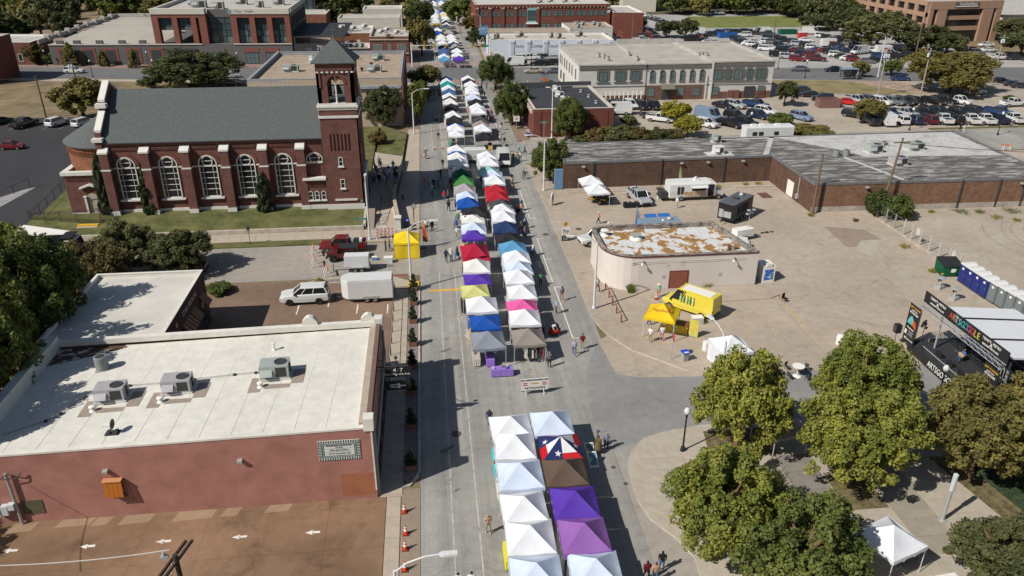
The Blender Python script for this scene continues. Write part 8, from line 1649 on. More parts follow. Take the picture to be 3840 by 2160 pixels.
tbox(3,0,60,260,820,1065,'mid3','oak','small round tree casting shade beside parked cars',LZ);tbox(3,0,1480,2130,515,930,'hi3','ol','broad yellow-green tree among the police lot cars',LZ);tbox(3,0,850,985,610,775,'mid1','ol','small street tree at the bus shelter',.1);tbox(3,0,1150,1320,590,755,'mid2','gr','small street tree beside the white pole',.1);tbox(3,0,850,1130,1000,1240,'mid3','ol','young tree on the police lot island',LZ);tbox(3,0,2380,2500,940,1015,'bush','dk','low dark shrub at the lot exit',LZ,name='shrub',cat='shrub')
tbox(3,0,0,250,1090,1260,'bush','gr','green shrub behind the travel trailer',LZ,name='shrub',cat='shrub');tbox(3,0,240,640,1230,1345,'bush','ol','spiky shrub at streaked roof edge',LZ,name='shrub',cat='shrub')
OK_='dark live oak along the public lot edge'
for xl,xr,yt,yb in((580,960,90,400),(840,1330,135,500),(1290,1750,245,545),(1650,1930,355,560),(330,620,150,300),(2270,2576,190,440),(2380,2700,330,560),(2480,2760,200,400)):tbox(3,0,xl,xr,yt,yb,'mid1|mid2|mid3','oak',OK_,.1,'live oaks round the public lot')
for xl,xr,yt,yb in((1435,1660,205,380),(1650,1850,195,385)):tbox(2,0,xl,xr,yt,yb,'mid1|mid2','oak','round dark tree at corner of the park lawn',.1,'trees at the lawn corner')
tbox(2,0,1220,1350,130,300,'mid2','dk','dark tree beside the brick wing',.1)
def wood(n,xr,yr,hr,kinds,label,group,seed,avoid=None,lod='lo1|lo2'):
 rnd=random.Random(seed);k=0;tries=0;pts=[]
 while k<n and tries<4000:
  tries+=1;x,y=rnd.uniform(*xr),rnd.uniform(*yr)
  if avoid and avoid(x,y):continue
  if any((x-a)**2+(y-b)**2<30 for a,b in pts):continue
  pts.append((x,y));h=rnd.uniform(*hr);tree(x,y,.05,h*rnd.uniform(.95,1.3),h,lod,rnd.choice(kinds),label,group);k+=1
inb= lambda x,y:(-128<x<-72 and 338<y<366) or(-75<x<-30 and y<318) or(-106<x<-70 and y<296) or(-126<x<-104 and y<250)
wood(64,(-215,-66),(236,420),(8.5,13),['oak','ol','dk','gr'],'dark leafy tree in the woods behind the parking deck','trees behind the parking deck',21,inb)
wood(24,(-64,-6),(296,415),(7,11),['gr','ol','dk'],'street-side tree far behind the small shops','trees behind the shops',22, lambda x,y:(-24<x<-6 and y<314) or(-70<x<-37 and y<314) or(-46<x<-32 and y<298))
wood(46,(66,190),(324,410),(8,12.5),['oak','gr','ol','dk'],'leafy tree in the woods beyond park lawn','trees beyond the park lawn',23, lambda x,y:82<x<100 and y<356)
wood(16,(145,160),(284,330),(8,11),['oak','dk'],'dark tree between park lawn and tan office','trees beside the tan office',24)
wood(30,(190,292),(300,392),(8,12),['oak','gr','dk'],'tree in the far woods behind tan office','trees behind the tan office',25, lambda x,y:200<x<268 and y<320)
wood(22,(17,66),(306,415),(7.5,11),['gr','oak','ol'],'tree far up the street behind brown brick offices','trees behind the brick offices',26)
for y in(300,312,325,338,352,368,386):
 for x in(-4.4,18.2):tree(x+random.uniform(-.5,.5),y,.1,6.5,7.5,'lo1|lo2',random.choice(['gr','ol']),'street tree far up the market street','far street trees')
TOP=[(1590,165,3),(1600,345,3),(1580,575,3),(1570,800,3),(1590,1060,2),(1570,1400,3)]
ball=leaf_cloud(10,60,.2,31,'bush',ex=2.2);ball.materials.append(LM['cy'])
for i,(c,r,a,b,n) in enumerate([(1,2,a,b,n) for a,b,n in TOP]+[(1,3,1570,365,2),(1,2,1585,20,3)]):
 x,y=T(c,r,a,b,.1);t=thing('potted_topiary','clipped spiral evergreen in a square terracotta box on gravel bed','topiary',(-2.5,y,.1),group='potted evergreens on the gravel bed')
 MB().add([(-.34,-.34,0),(.34,-.34,0),(.34,.34,0),(-.34,.34,0),(-.42,-.42,.5),(.42,-.42,.5),(.42,.42,.5),(-.42,.42,.5),(-.35,-.35,.5),(.35,-.35,.5),(.35,.35,.5),(-.35,.35,.5),(-.35,-.35,.42),(.35,-.35,.42),(.35,.35,.42),(-.35,.35,.42)],[(0,1,5,4),(1,2,6,5),(2,3,7,6),(3,0,4,7),(4,5,9,8),(5,6,10,9),(6,7,11,10),(7,4,8,11),(8,9,13,12),(9,10,14,13),(10,11,15,14),(11,8,12,15),(12,13,14,15)]).build('planter_box',mat('terracotta',(.23,.115,.075),.9,.15,3),t)
 MB().tube((0,0,.42),(0,0,1.9),.035).build('stem',BARK,t);sc=[.46,.38,.30]
 for k in range(n):o=link('foliage_ball',ball,t);o.location=(random.uniform(-.05,.05),random.uniform(-.05,.05),.5+k*.52);o.scale=(sc[k],sc[k],sc[k]*1.5);o.rotation_euler=(0,0,k*2.1)
tbox(1,1,590,685,1335,1405,'bush','ye','round yellow-green shrub on the planted island',.14,name='shrub',cat='shrub');tbox(0,1,2080,2330,1370,1500,'bush','gr','low shrub beside the clinic corner',.06,name='shrub',cat='shrub')
def tuft(c,r,a,b,z,n,s,kind,label,group,h=.5):
 x,y=T(c,r,a,b,z);mb=MB()
 for k in range(n):
  an=random.uniform(0,6.28);q=random.uniform(.1,.5)*s;hx,hy=cos(an)*q,sin(an)*q;ox,oy=random.uniform(-.3,.3)*s,random.uniform(-.3,.3)*s;hh=h*random.uniform(.5,1.1)
  mb.add([(ox-.03,oy,0),(ox+.03,oy,0),(ox+hx*.6+.02,oy+hy*.6,hh*.7),(ox+hx*.6-.02,oy+hy*.6,hh*.7),(ox+hx,oy+hy,hh)],[(0,1,2,3),(3,2,4)])
 t=mb.build('weed_tuft',LM[kind]);t.location=(x,y,z);tag(t,label,'weeds',group);return t
for c,r,a,b,s,k in((3,1,1950,690,2.6,'gr'),(3,1,2130,690,1.6,'gr'),(3,1,2300,745,2.0,'ye'),(3,1,2460,680,3.0,'gr'),(3,1,2500,775,1.4,'ye'),(3,1,1380,1040,1.8,'ye'),(3,1,1660,1290,1.2,'ye'),(3,1,430,725,1.2,'ye'),(3,1,1640,690,1.0,'ye'),(2,1,2070,440,1.6,'ye'),(2,1,2350,415,1.2,'ye'),(2,1,2480,410,1.4,'ye'),(2,1,1480,460,1.0,'gr'),(3,1,880,780,.8,'br')):
 tuft(c,r,a,b,LZ,70,s,k,'weedy tuft growing from cracks in the tan concrete','weeds in the concrete lots')
tuft(2,2,1195,45,LZ,90,1.0,'gr','tall green weed at foot of the pale pink wall',None,1.1);tuft(2,1,1960,1440,LZ,60,1.4,'ye','dry weeds at foot of the pale pink wall',None,.6)
for a,b in((60,480),(90,560)):tuft(3,3,a,b,LZ,120,1.6,'oak','spiky grass clump on the plaza bed','grass clumps on the plaza',1.0)
# ================================================================ street furniture and odds
LAMPW=mat('white_painted_steel',(.60,.61,.60),.45,.05,2);USED=set()
def street_lamp(x,y,z,h,arm,ang,label,group=None):
 t=thing('street_lamp',label,'street lamp',(x,y,z),ang,group)
 MB().lathe([(.2,0),(.2,.25),(.13,.3),(.12,h*.5),(.085,h)],n=12).build('pole',LAMPW,t);MB().box(-.25,.25,-.25,.25,0,.06).build('base_plate',METALG,t)
 mb=MB();pts=[(0,0,h-.1),(arm*.25,0,h+.45),(arm*.6,0,h+.75),(arm*.9,0,h+.82)];mb.path(pts,.045,7);mb.build('arm',LAMPW,t)
 mb=MB();mb.loft([[(arm*.88,a,h+.8+b) for a,b in((-.07,-.05),(.07,-.05),(.07,.05),(-.07,.05))],[(arm*.95,a,h+.8+b) for a,b in((-.17,-.06),(.17,-.06),(.15,.06),(-.15,.06))],[(arm*.95+.75,a,h+.8+b) for a,b in((-.16,-.05),(.16,-.05),(.14,.05),(-.14,.05))]]);hd=mb.build('lamp_head',LAMPW,t)
 MB().box(arm*.95+.1,arm*.95+.7,-.12,.12,h+.72,h+.745).build('lens',GLASSG,hd);return t
street_lamp(-2.75,78.8,.15,7.2,2.6,0,'white cobra lamp arching over the yellow crossing bar');street_lamp(16.55,71.9,LZ,7.6,2.6,radians(180),'white cobra lamp beside the pale pink building');street_lamp(-8.2,93.9,.1,7.6,.5,radians(90),'white lamp post at the church steps');street_lamp(-2.75,29.6,.05,7.9,2.6,radians(2),'white cobra lamp at the near end of street')
street_lamp(-2.9,146.7,.1,7.6,2.6,0,'white cobra lamp beside the beige hall');street_lamp(16.8,110.9,LZ,7.8,2.4,radians(180),'white cobra lamp by the corner bush');street_lamp(22.6,140.6,LZ,8.6,.6,radians(170),'white lamp with short arm before red building');street_lamp(18.4,188,.1,8.2,2.5,radians(180),'white cobra lamp near the avenue corner');street_lamp(17.6,222,.1,8.2,2.4,radians(180),'white cobra lamp by the coffee shop sign');street_lamp(17.6,258,.1,8.2,2.4,radians(180),'white cobra lamp before brown brick offices');street_lamp(115.5,192.4,.12,10,1.8,radians(165),'tall white lamp on the avenue beside the bus shelter');street_lamp(22.0,49.9,LZ,8.2,2.4,radians(100),'white cobra lamp rising out of the corner plaza tree')
def globe_lamp(x,y,z,h,label,group,m=BLK):
 t=thing('globe_lamp',label,'street lamp',(x,y,z),0,group);MB().lathe([(.2,0),(.18,.3),(.08,.5),(.06,h*.9),(.12,h)],n=10).build('post',m,t);MB().lathe([(.1,0),(.22,.15),(.25,.35),(.16,.55),(.04,.62)],(0,0,h),12).build('globe',mat('lamp_globe',(.58,.58,.56),.2,.03,4),t)
for c,r,a,b,z in((0,0,475,665,.1),(0,0,935,775,.1),(0,0,1500,680,.1),(0,0,1560,770,.1),(0,0,2405,690,.1)):globe_lamp(*T(c,r,a,b,z),z,3.7,'black globe lamp along the avenue before the podium','globe lamps by the podium')
for c,r,a,b in((3,0,45,785),(3,0,370,780),(3,0,100,690),(3,0,2085,750),(3,0,2160,890),(3,0,1420,1310),(3,0,2310,1355),(2,0,2385,1360),(2,0,195,680),(2,0,720,1310)):globe_lamp(*T(c,r,a,b,.1),.1,3.8,'black globe lamp round the police lot streets','globe lamps by the police lot')
globe_lamp(*T(3,2,1690,1170,LZ),LZ,3.3,'black globe lamp in front of the stage banner',None);globe_lamp(18.6,47.4,LZ,3.4,'black globe lamp at the plaza corner',None)
x,y=T(3,3,1750,890,LZ);t=thing('light_column','grey light column with ribbed head on the plaza','street lamp',(x,y,LZ));MB().lathe([(.3,0),(.3,.1),(.13,.12),(.12,2.6)],n=14).build('post',METALG,t);MB().lathe([(.12,2.6),(.17,2.65),(.17,4.0),(.1,4.05)],n=14).build('lamp_head',mat('ribbed_lens',(.5,.54,.55),.3,.08,20),t)
t=thing('traffic_signal','white signal mast with yellow signal heads at the avenue','traffic signal',(-3.8,217.6,.1));MB().lathe([(.22,0),(.2,1),(.15,6)],n=10).build('mast',LAMPW,t);MB().tube((0,0,5.6),(9.5,-2,6.0),.1,.06).build('arm',LAMPW,t);YS=mat('signal_yellow',(.50,.25,.02),.5,.05,3)
for k in(3.5,6,9):MB().box(k-.2,k+.2,-k*.2-.25,-k*.2+.1,5.2,6.3).build('signal_head',YS,t)
t=thing('traffic_signal','white signal post with yellow heads beside coffee shop','traffic signal',(17.4,217.8,.1));MB().lathe([(.3,0),(.26,1.2),(.14,1.3),(.12,6)],n=10).build('mast',LAMPW,t);MB().tube((0,0,5.2),(-5,.5,5.5),.09,.05).build('arm',LAMPW,t)
for a,b,z in((-2.5,.2,4.8),(-4.8,.4,4.8),(.5,-.2,2.6)):MB().box(a-.2,a+.2,b-.2,b+.2,z,z+1.1).build('signal_head',YS,t)
MB().box(-2.0,-.3,-.05,.0,5.0,5.5).build('street_name',mat('sign_green',(.01,.20,.12),.5,.05,3),t)
WOOD=mat('pole_wood',(.15,.105,.07),.9,.25,3);WOODG=mat('grey_pole_wood',(.30,.265,.22),.9,.2,3);XFM=mat('transformer_grey',(.48,.53,.56),.5,.06,3)
def upole(x,y,z,h,label,cross=True,tf=0,m=WOOD,lean=(0,0),ang=0,group=None):
 t=thing('utility_pole',label,'utility pole',(x,y,z),ang,group);MB().tube((0,0,-.02),(lean[0],lean[1],h),.19,.12,n=10).build('pole',m,t)
 if cross:MB().box(lean[0]-1.2,lean[0]+1.2,lean[1]-.07,lean[1]+.07,h-.7,h-.55).build('crossarm',m,t)
 for k in range(tf):MB().lathe([(.22,0),(.26,.1),(.26,.75),(.12,.85),(.03,.9)],(lean[0]-.5+k*.5,lean[1]-.3,h-1.9),12).build('transformer',XFM,t)
 return t
for c,r,a,b,h,tf,lab,m in((3,0,1105,965,10.4,3,'pale utility pole with three transformers behind parked police cars',WOODG),(3,0,1528,985,11,1,'pale utility pole beside the broad yellow-green tree',WOODG),(3,0,2245,862,12,2,'tall pale pole by the red price sign',WOODG),(3,1,445,705,8.6,0,'bare wooden pole at corner of the brick building',WOOD),(0,0,465,1185,8.4,0,'leaning brown pole behind the church lot',WOOD),(0,0,850,1175,11.5,2,'pole with two transformers behind the church apse',WOOD),(2,0,968,345,9,2,'wooden pole with transformers by brick offices',WOOD),(2,0,1205,425,9,0,'bare wooden pole behind the grey block',WOOD),(3,0,1465,640,11,0,'thin dark pole among the live oaks',WOOD),(3,0,1025,495,11,0,'grey pole rising above the public lot cars',WOODG),(3,0,40,480,9,0,'dark pole at the edge of public lot',WOOD)):
 x,y=T(c,r,a,b,.1);upole(x,y,.1,h,lab,tf>0 or 'oaks' in lab or 'rising' in lab,tf,m)
upole(62.4,96.5,LZ,10.6,'tall dark wooden pole standing behind the bush at the wire fence',True,0,WOOD,(1.2,.4))
x,y=P(660,2110,7.8);t=thing('utility_pole','dark wooden pole with doubled crossarms over brown corner lot','utility pole',(x,y,.05),0,world=False)
BWD=mat('weathered_black_wood',(.045,.036,.03),.9,.3,5);MB().tube((0,0,0),(0,.1,8.2),.16,.13,n=10).build('pole',BWD,t)
for d in(-.16,.16):MB().add([(-.55+d-.06,-.9,7.5),(-.55+d+.06,-.9,7.5),(.35+d+.06,1.3,7.9),(.35+d-.06,1.3,7.9),(-.55+d-.06,-.9,7.65),(-.55+d+.06,-.9,7.65),(.35+d+.06,1.3,8.05),(.35+d-.06,1.3,8.05)],[(0,3,2,1),(4,5,6,7),(0,1,5,4),(1,2,6,5),(2,3,7,6),(3,0,4,7)]).build('crossarm',BWD,t)
MB().box(-.9,-.5,.35,.55,7.7,7.85).lathe([(.08,0),(.1,.1),(.06,.25)],(-.7,.45,7.85),8).build('insulator',METALG,t)
def wire(p,q,sag,r,label,m=None,group=None):
 mb=MB();n=14;pts=[tuple(Vector(p).lerp(Vector(q),i/n)-Vector((0,0,sag*4*(i/n)*(1-i/n)))) for i in range(n+1)];mb.path(pts,r,5);o=mb.build('overhead_wire',m or METALD);tag(o,label,'cable',group)
wire((x-.55,y+.9,7.85),(-30,y+2.4,7.0),.55,.035,'pale overhead cable from the doubled-crossarm pole',mat('pale_cable',(.42,.40,.36),.6,.05,3));wire((x-.3,y+.2,7.6),(-12.5,y-8,7.2),.4,.03,'pale service cable sagging below the doubled crossarms',MATS['pale_cable'])
wire((-29,44.2,4.3),(-30,36,7.0),.3,.025,'dark service wire to the meter mast');wire((-77.8,167,8),(-170,172,8),.8,.04,'dark wire crossing the dry field',group='wires over the dry field');wire((-77.8,167,7),(-170,172,6.6),.8,.04,'dark wire crossing the dry field',group='wires over the dry field');wire((53,97.2,8.2),(52,102,4.4),.3,.03,'service wire from bare pole to brick roof');wire((63.5,97,10),(120,92,9),1.2,.04,'wire running above the rustic brick wall');wire((.9,91,.02),(7,92,2.4),.1,.02,'cord tied to the crimson tent')
ORS=mat('barricade_orange',(.60,.13,.06),.6,.06,4);BWH=mat('barricade_white',(.64,.62,.58),.6,.06,3)
def barricade(x,y,z,ang,w_,label,group,rails=3):
 t=thing('barricade',label,'barricade',(x,y,z),ang,group)
 for s in(-1,1):MB().box(s*(w_/2-.3)-.04,s*(w_/2-.3)+.04,-.04,.04,0,1.5).box(s*(w_/2-.3)-.05,s*(w_/2-.3)+.05,-.55,.55,0,.08).build('upright',BWH,t)
 for k in range(rails):
  mb=MB();n=int(w_/.22);z0=.42+k*.42
  for i in range(n):
   a=-w_/2+i*w_/n;b=a+w_/n;sh=.12
   mb.add([(a,-.05,z0),(b,-.05,z0),(min(w_/2,b+sh),-.05,z0+.22),(a+sh if i else a,-.05,z0+.22),(a,-.075,z0),(b,-.075,z0),(min(w_/2,b+sh),-.075,z0+.22),(a+sh if i else a,-.075,z0+.22)],[(4,5,6,7),(3,2,1,0),(7,6,2,3),(0,1,5,4),(1,2,6,5),(0,4,7,3)],i%2)
  mb.build('rail',[BWH,ORS],t)
 return t
for k in range(7):barricade(1.2+k*2.1,216.2+.1*(k%2),.016,0,2.0,'striped barricade closing the street beyond the avenue','barricades beyond the avenue')
for k in range(5):barricade(3.2+k*2.2,193.6,.016,0,2.1,'striped barricade closing the street on the near side of avenue','barricades before the avenue',2)
barricade(-6.4,94.0,.1,.05,2.4,'striped barricade with notice board at the church corner',None);t=thing('notice_board','white notice panel clipped on the church corner barricade','sign',(-6.5,94.15,.1));MB().box(-.5,.5,-.02,.02,.5,1.75).build('panel',WHITE,t);MB().box(-.3,-.25,-.02,.3,0,.6).box(.25,.3,-.02,.3,0,.6).build('stand',METALD,t)
def aframe(x,y,z,ang,label,group):
 t=thing('saw_horse',label,'barricade',(x,y,z),ang,group)
 for s in(-1,1):
  mb=MB();mb.tube((-.42,s*.55,0),(0,s*.5,1.15),.045,n=5);mb.tube((.42,s*.55,0),(0,s*.5,1.15),.045,n=5);mb.tube((-.22,s*.53,.55),(.22,s*.53,.55),.035,n=5);mb.build('end_frame',BWH,t)
 MB().box(-.05,.05,-.9,.9,1.0,1.2).build('rail',[ORS],t)
for c,r,a,b in((1,1,585,1120),(1,1,595,1225),(1,1,720,1320)):x,y=T(c,r,a,b,.02);aframe(x,y,.012,radians(12),'white A-frame barricade leg set across the side street','A-frame barricades on the side street')
aframe(*T(3,1,2390,70,LZ),LZ,radians(80),'white A-frame barricade at edge of the fenced lot',None)
def cone(x,y,z,label,group,s=1.0):
 t=thing('traffic_cone',label,'traffic cone',(x,y,z),0,group);t.scale=(s,s,s);CO=mat('cone_orange',(.62,.055,.012),.55,.05,4);MB().box(-.19,.19,-.19,.19,0,.05).build('base',mat('cone_base',(.16,.03,.015),.7,.1,5),t);MB().lathe([(.15,.05),(.115,.3)],n=14).lathe([(.085,.44),(.07,.52)],n=14).lathe([(.05,.64),(.025,.76)],n=14).build('cone_body',CO,t);MB().lathe([(.117,.3),(.086,.44)],n=14).lathe([(.071,.52),(.051,.64)],n=14).build('reflective_band',WHITE,t)
for c,r,a,b in((1,3,1495,808),(1,3,1508,1028),(1,3,1503,1182),(1,3,1498,1392)):cone(*T(c,r,a,b,.05),.05,'orange and white traffic cone along the corner driveway','cones along the driveway',1.08)
for a,b in((1710,65),(1795,58),(1877,48)):cone(*T(1,1,a,b,.02),.016,'orange traffic cone in a line across the open street','cones across the street')
for c,r,a,b in((0,0,2480,820),(0,0,2515,822),(0,0,2550,825),(2,0,160,835),(3,0,268,632)):cone(*T(c,r,a,b,.03),.03,'orange cone beside the avenue kerb','cones at the avenue')
cone(23.7,73.2,LZ+.1,'orange cone at the maroon door of pale pink building',None)
t=thing('event_board','long white festival board lettered ARTSGOGGLE in mid street','sign',(8.15,56.6,.016),radians(2));MB().box(-1.2,1.2,-.02,.02,.35,1.55).build('panel',WHITE,t);MB().box(-1.2,1.2,-.024,-.02,1.4,1.55).box(-1.2,1.2,-.0245,-.02,.35,.42).build('black_band',SGN,t);MB().box(-1.24,1.24,-.03,.03,1.55,1.6).build('top_rail',WHITE,t)
for x in(-.8,.8):MB().tube((x,-.3,0),(x,0,.5),.03).tube((x,.3,0),(x,0,.5),.03).build('foot',WHITE,t)
letters('ARTSGOGGLE',.3,(0,-.026,.66),(1,0,0),(0,0,1),TXT,t,.95);letters('Topo\nChico',.2,(-.85,-.026,1.1),(1,0,0),(0,0,1),mat('magenta_script',(.5,.03,.17),.5,0),t);letters('Topo\nChico',.2,(.85,-.026,1.1),(1,0,0),(0,0,1),MATS['magenta_script'],t);MB().box(-.35,.35,-.026,-.02,1.05,1.18).build('gold_strip',mat('gold_print',(.5,.36,.08),.5,.1,6),t);letters('BLOCK 16',.11,(-.8,-.03,1.475),(1,0,0),(0,0,1),WHITE,t);letters('BLOCK 16',.11,(.85,-.03,1.475),(1,0,0),(0,0,1),WHITE,t);MB().box(-.4,.4,-.03,-.024,1.42,1.53).build('colour_print',patchy('festival_print',(.05,.3,.3),(.5,.1,.06),.48,.53,9),t)
def signpost(x,y,z,h,label,m=METALG):t=thing('sign_post',label,'sign',(x,y,z));MB().tube((0,0,0),(0,0,h),.035,n=6).build('post',m,t);return t
x,y=T(2,2,1600,715,LZ);t=signpost(x,y,LZ,2.6,'stop sign seen edge-on at side road corner');MB().tube((-.015,0,2.35),(.015,0,2.35),.38,n=8).build('plate',mat('stop_red',(.35,.02,.02),.5,.05,3),t)
x,y=T(1,1,1597,805,.1);t=signpost(x,y,.1,2.6,'grey diamond warning sign seen from behind by church',METALG);MB().add([(0,-.03,1.95),(.5,-.03,2.45),(0,-.03,2.95),(-.5,-.03,2.45),(0,-.015,1.95),(.5,-.015,2.45),(0,-.015,2.95),(-.5,-.015,2.45)],[(0,1,2,3),(7,6,5,4),(0,4,5,1),(1,5,6,2),(2,6,7,3),(3,7,4,0)]).build('plate',METALG,t)
t=signpost(16.75,91.2,LZ,2.5,'orange diamond crosswalk sign above the food court board');OY=mat('sign_amber',(.62,.28,.01),.5,.04,3);MB().add([(-.35,-.06,2.2),(0,-.06,1.85),(.35,-.06,2.2),(0,-.06,2.55),(-.35,-.04,2.2),(0,-.04,1.85),(.35,-.04,2.2),(0,-.04,2.55)],[(0,1,2,3),(7,6,5,4),(0,4,5,1),(1,5,6,2),(2,6,7,3),(3,7,4,0)]).build('plate',OY,t);MB().lathe([(.045,0),(.045,.08)],(0.01,-.07,2.33),8).box(-.03,.05,-.07,-.062,2.12,2.32).box(-.07,-.03,-.07,-.062,2.0,2.14).box(.03,.08,-.07,-.062,2.0,2.14).build('walking_figure',SGN,t)
t=thing('food_court_sign','tall white FOOD COURT board with black menu beneath','sign',(16.75,90.9,LZ));MB().box(-.5,.5,-.04,.04,.75,1.8).build('board',WHITE,t);MB().box(-.5,.5,-.06,.06,0,.72).build('menu_board',SGN,t);letters('FOOD',.27,(0,-.05,1.42),(1,0,0),(0,0,1),TXT,t);letters('COURT',.25,(0,-.05,1.2),(1,0,0),(0,0,1),TXT,t)
for a,b in((-.3,1.65),(.2,1.0),(-.25,.95)):MB().lathe([(.06,0),(.06,.1)],(a,-.045,b-.05),8).build('food_print',mat('brown_print',(.2,.06,.05),.6,.2,6),t)
for k in range(3):MB().box(-.36,.36,-.065,-.06,.15+k*.18,.2+k*.18).build('menu_line',GREYROOF,t)
t=thing('oval_board','white oval sandwich board lettered by the food court kerb','sign',(17.1,104.4,LZ),radians(60));MB().loft([[(.55*cos(2*pi*i/18),y_,1.0+.95*sin(2*pi*i/18)) for i in range(18)] for y_ in(-.05,.05)]).build('board',WHITE,t);letters('ART',.42,(0,-.06,1.25),(1,0,0),(0,0,1),TXT,t);letters('GOGGLE',.22,(0,-.06,.85),(1,0,0),(0,0,1),TXT,t)
x,y=T(2,0,45,1310,LZ);t=signpost(x,y,LZ,2.6,'white square sign beside red building door');MB().box(-.6,.6,-.04,.04,1.7,2.7).build('plate',WHITE,t);letters('SP',.6,(0,-.05,2.2),(1,0,0),(0,0,1),TXT,t)
t=signpost(-9.0,94.4,.1,2.9,'green street name blades at the church steps');SGG=mat('sign_green2',(.01,.19,.14),.5,.05,3);MB().box(-.75,.55,-.02,.02,2.55,2.8).build('name_blade',SGG,t);MB().box(-.02,.02,-.6,.6,2.25,2.5).build('name_blade',SGG,t);letters('S Jennings Ave',.15,(-.1,-.03,2.67),(1,0,0),(0,0,1),WHITE,t)
x,y=T(2,0,320,1400,LZ);t=signpost(x,y,LZ,3.4,'green street name blades before red building');MB().box(-.7,.7,-.02,.02,3.0,3.3).build('name_blade',SGG,t);MB().box(-.02,.02,-.6,.6,2.6,2.9).build('name_blade',SGG,t);letters('Magnolia',.2,(0,-.03,3.15),(1,0,0),(0,0,1),WHITE,t)
x,y=T(0,1,2520,1010,.13);t=signpost(x,y,.13,2.4,'small dark parking sign on the church verge',METALD);MB().box(-.18,.18,-.03,0,1.9,2.4).build('plate',METALD,t)
t=thing('price_sign','red, white and blue filling station price sign','sign',(131,177.5,.1),radians(-12));MB().box(-2.2,2.2,-.3,.3,0,1.0).build('plinth',SGN,t);MB().box(-2.2,.1,-.25,.25,1.0,3.3).build('red_panel',paint((.40,.02,.03)),t);MB().box(.1,2.2,-.25,.25,1.0,3.3).build('dark_panel',SGN,t);MB().box(.25,1.0,-.27,-.25,1.6,2.7).build('blue_panel',paint((.04,.25,.5)),t);letters('QT',1.6,(-1.05,-.28,2.15),(1,0,0),(0,0,1),WHITE,t)
for k in range(4):MB().box(1.2,2.0,-.27,-.25,1.25+k*.5,1.5+k*.5).build('price_line',GREYROOF,t)
x,y=T(3,0,800,795,.12);t=thing('bus_shelter','glazed bus shelter with blue roof on the avenue','bus shelter',(x,y,.12));MB().box(-2.2,2.2,-.9,.9,2.5,2.62).build('roof',mat('shelter_blue',(.2,.3,.42),.5,.1,2),t)
for a,b in((-2,-.8),(2,-.8),(-2,.8),(2,.8)):MB().tube((a,b,0),(a,b,2.5),.05,n=6).build('post',METALG,t)
MB().box(-2,2,.78,.82,.4,2.3).build('back_pane',GLASSG,t);MB().box(1.96,2.0,-.7,.7,.3,2.3).build('poster',patchy('shelter_poster',(.06,.05,.05),(.2,.25,.3),.5,.55,3),t);MB().box(-1.6,1.2,.2,.6,.42,.48).build('bench',METALD,t)
x,y=T(3,0,610,1075,LZ);t=thing('bin_enclosure','brown timber bin enclosure in the police lot','bin enclosure',(x,y,LZ),radians(-4));ENC=mat('brown_enclosure',(.20,.105,.085),.85,.12,2)
for a in((-2.6,.6,-1.3,-1.2),(-2.6,1.9,1.2,1.3),(-2.65,-2.55,-1.2,1.2),(1.9,2.0,-1.2,1.2)):MB().box(*a,0,1.9).build('panel',ENC,t)
MB().box(.62,1.88,-1.3,-1.22,0,1.85).build('gate',ENC,t);b=thing('dumpster','green wheeled bin inside the brown enclosure','dumpster',(x,y,LZ));MB().box(-1.5,.9,-.7,.7,.1,1.5).build('hopper',mat('bin_dark_green',(.04,.06,.05),.6,.1,3),b);MB().box(-1.5,.9,-.72,.72,1.5,1.6).build('lid',METALD,b)
x,y=T(3,0,340,380,.3);t=thing('red_shed','small red kiosk trailer at the public lot entrance','kiosk',(x,y,.1));MB().box(-1.4,1.4,-.9,.9,.3,2.0).build('body',paint((.42,.03,.03)),t);MB().box(-1.45,1.45,-.95,.95,2.0,2.08).build('roof',WHITE,t);trailer_wheels(t,(0,),.85,.3)
t=thing('dumpster','green dumpster with black lid beside the portable toilets','dumpster',(59.4,76.4,LZ),radians(-6));DG=mat('dumpster_green',(.005,.085,.035),.5,.12,2);MB().add([(-1.1,-.9,.1),(1.1,-.9,.1),(1.1,.9,.1),(-1.1,.9,.1),(-1.15,-1.0,1.3),(1.15,-1.0,1.3),(1.15,1.0,1.7),(-1.15,1.0,1.7)],[(0,1,5,4),(1,2,6,5),(2,3,7,6),(3,0,4,7),(0,3,2,1)]).build('hopper',DG,t)
for s in(-1,1):MB().add([(s*.58-.56,-1.05,1.32),(s*.58+.56,-1.05,1.32),(s*.58+.56,1.02,1.74),(s*.58-.56,1.02,1.74),(s*.58-.56,-1.05,1.38),(s*.58+.56,-1.05,1.38),(s*.58+.56,1.02,1.8),(s*.58-.56,1.02,1.8)],[(4,5,6,7),(0,1,5,4),(1,2,6,5),(2,3,7,6),(3,0,4,7),(0,3,2,1)]).build('lid',mat('black_lid',(.025,.025,.027),.6,.15,2),t)
MB().box(-.2,.35,-.98,-.955,.6,1.05).build('label_plate',WHITE,t);MB().box(-1.18,-1.0,-1.0,-.9,.3,.5).build('yellow_stripe',YEL,t);MB().box(.2,1.0,-1.15,-.98,.55,.7).build('lift_pocket',DG,t)
